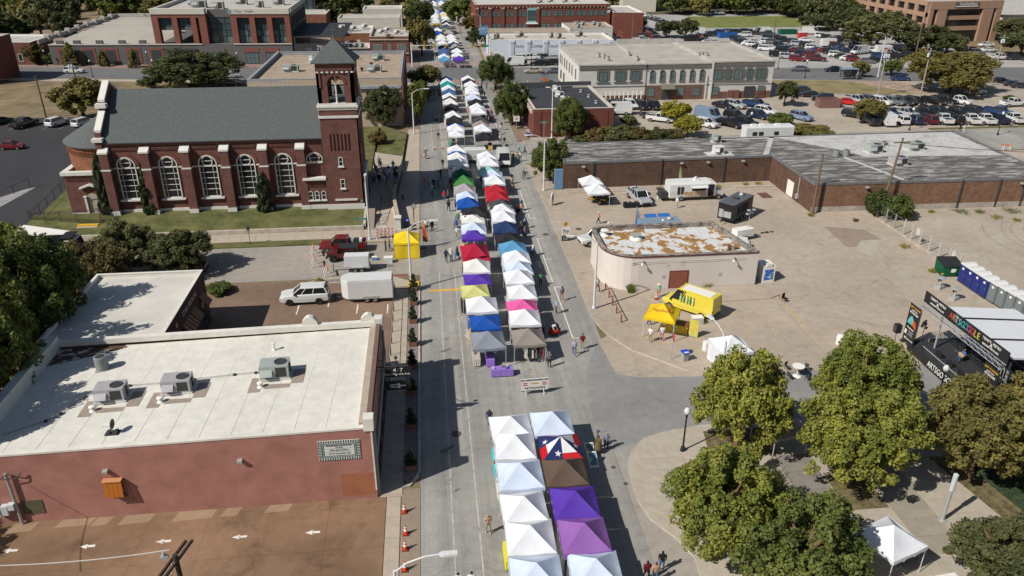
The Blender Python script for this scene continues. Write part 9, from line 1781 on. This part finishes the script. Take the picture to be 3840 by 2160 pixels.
for k in range(9):
 blue=k<4;y=74.0-k*1.22;col=(.02,.03,.16) if blue else(.16,.185,.19)
 t=thing('portable_toilet',('dark blue' if blue else 'grey')+' portable toilet with white arched roof along the fence','portable toilet',(60.0+(.0 if k<4 else(k-3)*.12),y,LZ),radians(180),('blue' if blue else 'grey')+' portable toilets by the fence')
 m_=mat('toilet_'+('blue' if blue else 'grey'),col,.55,.05,2);MB().box(-.6,.6,-.57,.57,.12,2.1).build('cabin',m_,t);MB().box(-.62,.62,-.59,.59,0,.12).build('skid',METALD,t)
 MB().loft([[(x_,.6*cos(pi*i/10),2.1+.36*sin(pi*i/10)) for i in range(11)] for x_ in(-.65,.65)]).build('roof',mat('toilet_roof',(.62,.62,.6),.4,.03,3),t);d_=MB().box(.602,.63,-.42,.42,.15,2.02).build('door',m_,t);MB().loft([[(x_,.17*cos(2*pi*i/12),1.72+.14*sin(2*pi*i/12)) for i in range(12)] for x_ in(.63,.645)]).build('sign_disc',WHITE,d_);MB().tube((.65,.25,1.05),(.65,.35,1.05),.025,n=6).build('handle',METALG,d_)
for x,y in((56.0,70.0),(56.1,72.8),(58.0,60.5)):
 t=thing('hand_wash_stand','grey hand-wash stand facing the portable toilets','wash stand',(x,y,LZ),.4,'hand-wash stands');MB().box(-.4,.4,-.35,.35,0,.4).build('tank',METALG,t);MB().tube((0,0,.4),(0,0,1.2),.12).build('column',METALG,t);MB().lathe([(.2,1.15),(.5,1.3),(.5,1.36),(.3,1.4)],n=14).build('basin',METALG,t);MB().box(-.15,.15,.1,.25,.8,1.1).build('dispenser',METALD,t)
t=thing('ice_box','white ice vending box with blue snowy print','ice machine',(37.5,77.2,LZ),radians(4));MB().box(-.75,.75,-.9,.9,0,2.0).build('cabinet',WHITE,t);MB().box(-.55,.55,-.92,-.9,.3,1.6).build('print_panel',patchy('icy_print',(.05,.14,.45),(.5,.6,.75),.5,.62,2.2),t);MB().box(-.4,.3,-.95,-.5,2.0,2.35).build('top_unit',WHITE,t)
t=thing('steel_drum','white drum barrel beside the white tent at trees','barrel',(25.5,62.3,LZ));MB().lathe([(.3,0),(.31,.3),(.3,.32),(.31,.6),(.3,.9),(.26,.92)],n=16).build('drum',WHITE,t);t=thing('steel_drum','white water barrel on the tan concrete near stage','barrel',(38.9,62.1,LZ));MB().lathe([(.32,0),(.33,.3),(.32,.32),(.33,.6),(.3,.95),(.15,1.0)],n=16).build('drum',WHITE,t)
for x,y,lab in((22.9,60.6,'clear-sided waste box with blue lid at side road kerb'),(26.6,62.0,'clear waste box with blue lid beside the white tent'),(-3.6,97.9,'dark waste box with blue lid at the church corner'),(18.4,141.8,'dark waste box with blue lid beside red building')):
 t=thing('waste_bin',lab,'waste bin',(x,y,LZ),.2);MB().add([(-.22,-.22,0),(.22,-.22,0),(.22,.22,0),(-.22,.22,0),(-.3,-.3,.9),(.3,-.3,.9),(.3,.3,.9),(-.3,.3,.9)],[(0,1,5,4),(1,2,6,5),(2,3,7,6),(3,0,4,7)]).build('box',METALD if 'dark' in lab else mat('clear_grey_box',(.33,.335,.33),.3,.08,3),t);MB().box(-.36,.36,-.36,.36,.9,.98).build('lid',mat('bin_blue',(.02,.07,.48),.45,.05,3),t);MB().box(-.22,.22,-.3,-.1,.981,.985).build('lid_label',WHITE,t)
t=thing('round_table','white pedestal table on the plaza edge','table',(32.3,57.0,.03));MB().lathe([(.55,1.05),(.55,1.1)],n=22).build('top',WHITE,t);MB().lathe([(.4,0),(.35,.06),(.05,.12),(.05,1.05)],n=14).build('pedestal',WHITE,t)
for k in range(4):a=k*1.57+.5;t=thing('folding_chair','dark folding chair round the pedestal table','chair',(32.3+1.1*cos(a),57+1.1*sin(a),.03),a+pi,'chairs round the pedestal table');mb=MB().box(-.2,.2,-.2,.2,.43,.46);mb.build('seat',METALD,t);MB().box(-.22,-.19,-.2,.2,.5,.9).build('backrest',METALD,t);mb=MB();[mb.tube((sx_*.18,sy_*.18,0),(sx_*.18,sy_*.18,.43),.015,n=4) for sx_ in(-1,1) for sy_ in(-1,1)];mb.build('legs',METALD,t)
t=thing('wire_fence','sagging wire fence with pale timber posts between the two concrete lots','fence',(61.2,84,LZ),world=True);PT=mat('pale_post',(.50,.46,.39),.9,.12,4);SW=mat('silver_wire',(.36,.37,.36),.5,.05,4,metal=.3);fy=[95.2,93.0,90.9,88.7,86.9,85.0,83.0,81.0,79.0,77.0,75,72.9,70.5,68]
for i,y in enumerate(fy):MB().box(61.13,61.27,y-.06,y+.06,LZ,LZ+(2.1 if i>2 else 1.9)).build('post',PT if i>2 else SW,t)
for a,b in zip(fy,fy[1:]):
 mb=MB()
 for z in(.1,1.0,1.85):mb.tube((61.2,a,LZ+z),(61.2,b,LZ+z-.02),.014,n=4)
 n=int((a-b)/.2)
 for k in range(n):
  y0=b+(a-b)*k/n;y1=b+(a-b)*(k+1)/n
  for q in range(6):mb.add([(61.2,y0,LZ+.1+q*.29),(61.2,y1,LZ+.39+q*.29),(61.2,y1,LZ+.398+q*.29),(61.2,y0,LZ+.108+q*.29)],[(0,1,2,3)])
 mb.build('wire_panel',SW,t)
for y in(85.6,78.3):MB().box(61.08,61.12,y-.35,y+.35,1.2,2.1).build('notice',mat('faded_notice',(.55,.48,.45),.7,.2,5),t)
struct('fence_kerb',MB().box(60.7,61.05,66,94.5,LZ,LZ+.16),mat('broken_kerb',(.42,.36,.28),.9,.3,1.4))
t=thing('pipe_railing','rust red pipe railing beside the pale pink building','railing',(19.5,70,LZ),world=True);RP=mat('rust_red_pipe',(.22,.07,.05),.7,.12,5);rp=[T(2,2,a,b,LZ) for a,b in((940,20),(975,95),(1010,175),(1050,255),(1098,345))]
for p_ in rp:MB().box(p_[0]-.06,p_[0]+.06,p_[1]-.06,p_[1]+.06,LZ,LZ+.85).build('post',RP,t)
for a,b in zip(rp,rp[1:]):MB().tube((a[0],a[1],LZ+.8),(b[0],b[1],LZ+.8),.05,n=6).build('rail',RP,t)
fence('handrail',[(-4.55,59.8),(-4.55,78)],1.0,'thin dark handrail between car park and left pavement','handrail',METALD,2.2,.06)
t=thing('barbecue_smoker','black barbecue smoker trailer with yellow shelves','smoker',(24.2,104.6,LZ),radians(-20));MB().loft([[(x_,.5*cos(2*pi*i/14),1.25+.5*sin(2*pi*i/14)) for i in range(14)] for x_ in(-1.1,1.1)]).build('drum',METALD,t);MB().box(-1.6,1.6,-.6,.6,.5,.6).build('frame',METALD,t);MB().box(-1.5,-.7,-.9,-.5,.75,.8).box(.1,.9,-.95,-.5,.75,.8).build('shelf',YEL,t);MB().tube((.8,0,1.7),(.8,0,2.5),.09).build('chimney',METALD,t);trailer_wheels(t,(0,),.75,.34);MB().box(-1.75,-1.6,-.5,-.2,.5,.8).build('tail_lamp',TAILL,t)
table(28.2,102.4,LZ,2.2,.75,(.02,.02,.022),0,'black draped table with white crest under barbecue tents',4)
for k,(x,y) in enumerate(((30.9,108.0),(31.6,108.2),(33.0,105.6))):t=thing('bucket','white bucket beside the barbecue stand','bucket',(x,y,LZ+(.15 if k<2 else 0)),group='buckets by the barbecue stand');MB().lathe([(.13,0),(.16,.36),(.17,.38)],n=12).build('pail',WHITE,t);MB().lathe([(.17,.38),(.165,.4)],n=12).build('lid',WHITE,t)
t=thing('drinks_cart','dark supply bench behind the barbecue stand','bench',(31.3,107.9,LZ));MB().box(-1.2,1.2,-.4,.4,.0,.14).build('pallet',METALD,t)
def feather(x,y,z,h,m,ang,label):
 t=thing('feather_flag',label,'flag',(x,y,z),ang);MB().tube((0,0,0),(0,0,h*.9),.02,.012,n=5).build('pole',METALG,t);n=10;vs=[]
 for i in range(n+1):k=i/n;zz=h*(.25+.75*k);wd=.55*(1-k**3)+.05;vs+=[(0,.02*sin(6*k),zz),(wd,.08*sin(5*k+1),zz-.12*(1-k))]
 MB().add(vs,[(2*i,2*i+1,2*i+3,2*i+2) for i in range(n)]).build('flag',m,t);MB().box(-.3,.3,-.3,.3,0,.06).build('base',METALD,t)
feather(36.1,106.2,LZ,4.6,patchy('lime_flag',(.30,.42,.08),(.6,.6,.55),.5,.6,1.2),radians(20),'lime green feather flag behind the food bus');feather(26.0,91.8,LZ,4.0,patchy('blue_flag',(.30,.40,.52),(.4,.05,.15),.55,.6,1.3),radians(10),'pale blue feather flag at the blue trailer');feather(-1.4,90.6,.016,3.6,patchy('red_flag',(.42,.05,.03),(.55,.3,.03),.5,.6,1.2),radians(-10),'red feather flag beside the yellow booth')
feather(-2.6,96.9,.1,3.2,patchy('yellow_flag',(.5,.4,.05),(.1,.08,.05),.55,.6,1.4),radians(80),'narrow yellow feather flag at church corner')
t=thing('light_tower','white generator with mast of round work lights','light tower',(39.6,89.2,LZ),radians(15));MB().box(-1.4,1.2,-.6,.6,.5,1.5).build('cabinet',WHITE,t);trailer_wheels(t,(0,),.7,.32);MB().tube((.6,0,1.5),(.6,0,4.0),.05).build('mast',METALG,t)
for a,b,z in((.2,-.2,3.8),(1.0,-.2,3.8),(.3,.1,3.2),(.9,.1,3.3)):MB().lathe([(.05,0),(.24,.1),(.26,.2),(.1,.25)],(a,b,z),12).build('lamp',METALG,t)
t=thing('flatbed_trailer','low white flatbed trailer beside the peeling roof','trailer',(38.0,86.2,LZ),radians(70));MB().box(-2.4,2.4,-1.0,1.0,.5,.66).build('deck',WT,t);trailer_wheels(t,(-.4,.4),1.0,.32);MB().tube((2.4,0,.5),(3.6,0,.5),.05).build('hitch',METALD,t);MB().box(-1.0,1.0,-1.2,-1.02,.5,.9).build('side_rail',METALG,t)
t=thing('drinks_counter','yellow and wood drinks counter with round logo under yellow tent','counter',(23.6,66.2,LZ),radians(-28));MB().box(-1.3,1.3,-.35,.35,.0,.95).build('counter',mat('yellow_counter',(.62,.46,.03),.5,.06,2),t);MB().box(-1.35,1.35,-.45,.45,.95,1.05).build('worktop',mat('red_wood',(.20,.07,.03),.6,.15,4),t);MB().loft([[(.38*cos(2*pi*i/16),y_,.55+.38*sin(2*pi*i/16)) for i in range(16)] for y_ in(-.37,-.35)]).build('logo_disc',mat('pale_yellow_disc',(.68,.58,.15),.5,.03,3),t);MB().box(1.5,2.4,-.5,-.45,.05,1.9).build('side_panel',patchy('bottle_panel',(.62,.52,.1),(.4,.5,.2),.52,.6,1.4),t);letters('Topo Chico',.13,(0,-.38,.55),(1,0,0),(0,0,1),MATS['red_script'],t)
for x,y,s_,c,lab in((-5.6,86.6,.5,(.62,.61,.58),'white cool box beside the yellow booth'),(-7.3,87.5,.3,(.12,.25,.5),'blue and white bottle crate beside parked trucks'),(26.4,67.6,.55,(.5,.49,.46),'grey cool box under the yellow tent')):
 t=thing('cool_box',lab,'cool box',(x,y,.016 if x<0 else LZ));MB().box(-s_,s_,-s_*.7,s_*.7,0,s_*1.3).build('tub',mat('cool_%d'%int(c[0]*100),c,.5,.06,3),t);MB().box(-s_*1.03,s_*1.03,-s_*.72,s_*.72,s_*1.3,s_*1.42).build('lid',WHITE,t)
for k,(x,y) in enumerate(((29.6,33.0),(31.2,33.1))):t=thing('cool_box','large white cooler on the plaza before canopy tent','cool box',(x-.5,y-.9,LZ),.1,'large coolers on the plaza');MB().box(-.7,.7,-.4,.4,0,.75).build('tub',WHITE,t);MB().box(-.73,.73,-.43,.43,.75,.86).build('lid',WHITE,t)
t=thing('steel_cart','stainless steel prep cart under the plaza tent','cart',(29.4,34.8,LZ),.2);MB().box(-.8,.8,-.4,.4,.5,1.0).build('cabinet',METALG,t);[MB().tube((a,b,0),(a,b,.5),.03,n=5).build('leg',METALD,t) for a in(-.7,.7) for b in(-.35,.35)]
x,y=T(2,2,430,470,.02);t=thing('hand_cart','red pull-along cart loaded with black bags','cart',(x,y,.016),.3);MB().box(-.5,.5,-.3,.3,.3,.75).build('tub',cloth((.5,.02,.02)),t);MB().box(-.4,.3,-.25,.25,.75,1.2).build('load',cloth((.02,.02,.02)),t);trailer_wheels(t,(-.35,.35),.3,.14);MB().tube((.5,0,.5),(1.0,0,.9),.02,n=5).build('handle',METALD,t)
t=thing('folding_chair','black folding camp chair on the raised apron','chair',(37.4,71.4,LZ+.0),.5);MB().box(-.25,.25,-.25,.25,.4,.44).build('seat',cloth((.03,.02,.02)),t);MB().box(-.25,.25,.2,.24,.45,.95).build('backrest',cloth((.12,.02,.02)),t);mb=MB();[mb.tube((a,b,0),(-a,b,.42),.015,n=4) for a in(-.25,.25) for b in(-.22,.22)];mb.build('legs',METALD,t)
t=thing('ticket_trailer','white lettered refrigerated trailer at the crossing','trailer',(7.4,127.6,.016),0);MB().box(-1.9,1.9,-1.0,1.0,.5,2.2).build('body',WT,t);trailer_wheels(t,(-.4,.4),.95,.32);MB().tube((1.9,0,.5),(2.8,0,.5),.05).build('hitch',METALD,t);MB().box(-1.6,1.6,-1.02,-1.0,.9,1.6).build('print_panel',patchy('trailer_print',(.6,.6,.58),(.4,.42,.1),.56,.6,1.6),t)
car(12.2,125.9,'van','white',radians(-90),'',.016,near=True,label='white van parked at the crossing behind white tents',scale=(.9,1,.85))
# ================================================================ festival stage
ST=thing('festival_stage','mobile festival stage with white roof, lighting truss and black banners','stage',(48,55,LZ),world=True)
DK=mat('stage_deck',(.035,.036,.038),.6,.15,2);TRS=mat('silver_truss',(.50,.51,.52),.4,.05,4,metal=.4);BAN=mat('black_banner',(.02,.019,.02),.6,.06,2)
SZ=1.15;SX,SYa,SYb=44.9,49.3,60.4
MB().box(SX+.6,51.5,SYa,SYb,SZ-.18,SZ).build('deck',DK,ST);MB().box(SX,SX+.62,SYa,SYb,SZ-.3,SZ-.12).build('apron',DK,ST);MB().box(SX+.58,SX+.66,SYa,SYb-1.2,SZ,SZ+.05).build('deck_edge',TRS,ST)
MB().box(SX-.05,SX,SYa,SYb,LZ,SZ-.12).build('front_banner',BAN,ST)
letters('ARTSGOGGLE.ORG',.85,(SX-.06,54.4,.58),(0,-1,0),(0,0,1),WHITE,ST,.72)
MB().box(46.6,53.0,SYa+.6,SYb-.8,.35,.95).build('trailer_bed',METALD,ST)
wm=wheel_mesh(.4,.28)
for x in(48.8,49.8):
 for y in(SYa+.7,SYb-1.0):o=link('wheel',wm,ST);o.location=(x,y,LZ+.4);o.rotation_euler=(0,0,0);o.matrix_parent_inverse=WINV[ST.name]
RZ0,RZ1=5.35,4.7
for y0,y1 in((SYa+.3,52.6),(52.7,56.4),(56.5,SYb-1.6)):
 MB().add([(46.3,y0,RZ0),(53.5,y0,RZ1),(53.5,y1,RZ1),(46.3,y1,RZ0),(46.3,y0,RZ0+.16),(53.5,y0,RZ1+.16),(53.5,y1,RZ1+.16),(46.3,y1,RZ0+.16)],[(4,5,6,7),(0,3,2,1),(0,1,5,4),(1,2,6,5),(2,3,7,6),(3,0,4,7)]).build('roof_panel',mat('stage_roof_white',(.66,.67,.68),.4,.03,1),ST)
for y in(52.65,56.45):MB().add([(46.3,y-.09,RZ0+.17),(53.5,y-.09,RZ1+.17),(53.5,y+.09,RZ1+.17),(46.3,y+.09,RZ0+.17),(46.3,y-.09,RZ0+.24),(53.5,y-.09,RZ1+.24),(53.5,y+.09,RZ1+.24),(46.3,y+.09,RZ0+.24)],[(4,5,6,7),(0,1,5,4),(2,3,7,6),(3,0,4,7)]).build('roof_seam',BLK,ST)
mb=MB();tx=45.3
for dx,dz in((-.2,0),(.2,0),(-.2,.4),(.2,.4)):mb.tube((tx+dx,SYa-.2,4.75+dz),(tx+dx,SYb+.3,4.75+dz),.035,n=5)
n=26
for i in range(n):
 y0=SYa-.2+(SYb+.5-SYa)*i/n;y1=SYa-.2+(SYb+.5-SYa)*(i+1)/n;k=i%2
 for dx in(-.2,.2):mb.tube((tx+dx,y0,4.75+.4*k),(tx+dx,y1,4.75+.4*(1-k)),.018,n=4)
 mb.tube((tx-.2,y0,4.75),(tx+.2,y1,4.75),.018,n=4);mb.tube((tx-.2,y0,5.15),(tx+.2,y1,5.15),.018,n=4)
mb.build('truss',TRS,ST)
hb=MB().box(45.5,45.56,SYa-.2,SYb+.2,5.2,6.3).build('header_banner',BAN,ST)
hx=45.485
for y in(58.6,51.2):letters('TRINITY  METRO',.34,(hx,y,5.98),(0,-1,0),(0,0,1),WHITE,ST,.9);letters('RIDETRINITYMETRO.ORG',.22,(hx,y,5.5),(0,-1,0),(0,0,1),WHITE,ST,.8);MB().add([(hx,y+.16,5.65),(hx,y+.04,5.65),(hx,y,5.85),(hx,y-.04,5.65),(hx,y-.16,5.65),(hx,y,5.98)],[(0,1,2,5),(2,3,4,5)]).build('emblem',WHITE,ST)
GG=[('A',(.5,.06,.05)),('R',(.55,.16,.05)),('T',(.5,.45,.4)),('S',(.1,.45,.5)),('G',(.06,.38,.36)),('O',(.07,.3,.3)),('G',(.5,.07,.16)),('G',(.45,.04,.1)),('L',(.55,.42,.06)),('E',(.55,.48,.08))]
for i,(ch_,c) in enumerate(GG):letters(ch_,.85,(hx,56.6-i*.42,5.75),(0,-1,0),(0,0,1),mat('letter_%d'%i,c,.5,0),ST,.85)
MB().box(45.49,45.5,52.2,56.9,5.2,6.3).build('colour_panel',patchy('header_print',(.02,.02,.02),(.035,.12,.12),.55,.62,1.0),ST)
for y,lab in((SYb-.2,'l'),(SYa+.1,'r')):
 b_=MB().box(44.6,44.65,y-.85,y+.85,.9,4.9).build('side_banner',BAN,ST);bx=44.585;U,V=(0,-1,0),(0,0,1)
 letters("LOST 'N SOUND",.27,(bx,y,4.6),U,V,mat('amber_print',(.62,.33,.03),.5,0),b_,.8);letters('SOUND STAGE AT',.13,(bx,y,4.33),U,V,WHITE,b_,.85);letters('ARTSGOGGLE',.27,(bx,y,4.08),U,V,WHITE,b_,.75)
 MB().poly([(bx,y+.7,2.9),(bx,y-.1,2.9),(bx,y-.1,3.55),(bx,y+.2,3.8),(bx,y+.5,3.5)]).build('print_shape',mat('teal_print',(.12,.42,.40),.5,.15,3),b_);MB().poly([(bx-.004,y-.1,2.9),(bx-.004,y-.7,2.7),(bx-.004,y-.6,3.3),(bx-.004,y-.1,3.55)]).build('print_shape',mat('red_orange_print',(.5,.12,.03),.5,.3,3),b_)
 letters('UTSouthwestern',.2,(bx,y,2.5),U,V,WHITE,b_,.8);letters('MONCRIEF\nCANCER\nINSTITUTE',.19,(bx,y-.15,2.0),U,V,mat('grey_print',(.3,.3,.3),.5,0),b_,.85);MB().box(bx-.004,bx,y+.45,y+.75,1.75,2.2).build('print_block',WHITE,b_);letters('85',.3,(bx,y+.45,1.35),U,V,WHITE,b_);letters('DOWNTOWN',.15,(bx,y-.25,1.35),U,V,WHITE,b_)
for y in(SYa-.1,SYb+.1):mb=MB();[mb.tube((tx+a,y+b,LZ),(tx+a,y+b,4.8),.03,n=5) for a in(-.15,.15) for b in(-.15,.15)];mb.build('truss_leg',TRS,ST)
for x,y in((46.4,SYa+.4),(46.4,SYb-1.7),(53.2,SYa+.4),(53.2,SYb-1.7)):MB().tube((x,y,LZ),(x,y,5.0),.09,n=8).build('roof_post',METALG,ST)
mb=MB()
for y in(SYa+1,SYb-2):mb.box(51.4,51.5,y-.04,y+.04,SZ,SZ+1.1)
for z in(.6,1.1):mb.tube((51.45,SYa+1,SZ+z),(51.45,SYb-2,SZ+z),.03,n=5)
mb.tube((46.5,SYb-.6,SZ+1.0),(50.5,SYb-.6,SZ+1.0),.03,n=5);mb.tube((46.5,SYb-.6,SZ+.5),(50.5,SYb-.6,SZ+.5),.03,n=5)
for x in(46.5,48.5,50.5):mb.tube((x,SYb-.6,SZ),(x,SYb-.6,SZ+1.0),.03,n=5)
mb.build('guard_rail',METALG,ST)
MB().box(51.6,53.4,SYa+.5,SYb-1.8,.9,4.4).build('back_wall',mat('stage_back',(.05,.05,.055),.7,.1,2),ST)
def spk(x,y,z,w_,h,label,ang=0,group=None):t=thing('loudspeaker',label,'loudspeaker',(x,y,z),ang,group);MB().box(-w_/2,w_/2,-w_/2,w_/2,0,h).build('cabinet',BLK,t);MB().box(-w_/2-.015,-w_/2,-w_*.42,w_*.42,.08,h-.08).build('grille',METALD,t)
t=thing('speaker_stand','tripod stand carrying a loudspeaker at the stage corner','stand',(44.0,61.2,LZ));mb=MB().tube((0,0,.3),(0,0,1.5),.03);[mb.tube((0,0,.7),(.45*cos(a),.45*sin(a),0),.02,n=5) for a in(0,2.1,4.2)];mb.build('tripod',METALD,t);spk(44.0,61.2,LZ+1.5,.55,.85,'black loudspeaker raised on a tripod at stage corner')
for k,y in enumerate((57.2,55.6,54.0,52.2)):t=thing('floor_monitor','black wedge monitor along the stage front','loudspeaker',(46.1,y,SZ),0,'stage wedge monitors');MB().add([(-.3,-.4,0),(.3,-.4,0),(.3,.4,0),(-.3,.4,0),(-.3,-.4,.42),(-.05,-.4,.42),(-.05,.4,.42),(-.3,.4,.42)],[(0,1,5,4),(1,2,6,5),(2,3,7,6),(3,0,4,7),(4,5,6,7),(0,3,2,1)]).build('cabinet',BLK,t);MB().add([(.28,-.35,.06),(.28,.35,.06),(-.03,.35,.41),(-.03,-.35,.41)],[(0,1,2,3)]).build('grille',METALD,t)
spk(48.6,57.6,SZ,.7,.9,'black subwoofer standing behind the seated musician',0);spk(49.6,54.6,SZ,.7,1.2,'tall black cabinet at the rear of the stage',0)
t=thing('guitar_amplifier','grey amplifier cabinet at the back of stage','amplifier',(49.4,53.2,SZ));MB().box(-.3,.3,-.5,.5,0,.9).build('cabinet',METALG,t);MB().box(-.315,-.3,-.42,.42,.1,.7).build('grille',METALD,t)
t=thing('light_tree','lighting stand with clustered stage lamps','light stand',(45.0,58.9,SZ-.12));MB().tube((0,0,0),(0,0,3.0),.03).build('pole',METALD,t)
for a,b,z in((-.15,0,2.9),(.15,.1,2.7),(-.1,.15,2.5),(.1,-.15,2.45),(0,0,3.05)):MB().tube((a,b,z),(a-.15,b-.1,z-.15),.12,n=8).build('lamp',BLK,t)
[MB().tube((0,0,.7),(.5*cos(a),.5*sin(a),0),.02,n=5).build('leg',METALD,t) for a in(.5,2.6,4.7)]
p1=person(47.5,56.2,SZ,radians(180),'sit','blue','denim','',hair='blond',label='seated musician in blue shirt playing on the stage')
p2=person(47.0,51.8,SZ,radians(185),'fold','black','grey','',hair='brown',label='guitarist in black top standing on the stage')
def guitar(x,y,z,ang,label,c):t=thing('guitar',label,'guitar',(x,y,z),ang);MB().loft([[(x_,a*1.0,b) for a,b in((-.0,-.17),(.2,-.2),(.36,-.12),(.36,.12),(.2,.2),(0,.17),(-.18,.2),(-.32,.0),(-.18,-.2))] for x_ in(-.04,.04)]).build('guitar_body',mat('guitar_%d'%int(c[0]*100),c,.35,.1,4),t);MB().box(-.03,.0,.3,1.0,-.03,.03).build('neck',WOOD,t)
guitar(47.2,56.1,SZ+.72,0,'pale guitar on the lap of seated musician',(.5,.38,.22));guitar(46.72,51.7,SZ+1.0,0,'dark guitar held by the standing guitarist',(.06,.03,.02))
t=thing('stool','black stool beneath the seated musician','stool',(47.55,56.2,SZ));MB().lathe([(.19,.5),(.19,.56)],n=14).build('seat',BLK,t);[MB().tube((.17*cos(a),.17*sin(a),0),(.1*cos(a),.1*sin(a),.5),.015,n=5).build('leg',METALD,t) for a in(.3,1.87,3.44,5.0)]
for x,y in((46.7,55.6),(46.5,51.6)):t=thing('microphone_stand','thin microphone stand before a musician','microphone stand',(x-.3,y,SZ),0,'microphone stands');mb=MB().tube((0,0,0),(0,0,1.35),.012,n=5);mb.lathe([(.14,0),(.14,.02)],n=10);mb.build('stand',METALD,t);MB().lathe([(.02,1.35),(.035,1.45),(.02,1.5)],n=8).build('microphone',METALD,t)
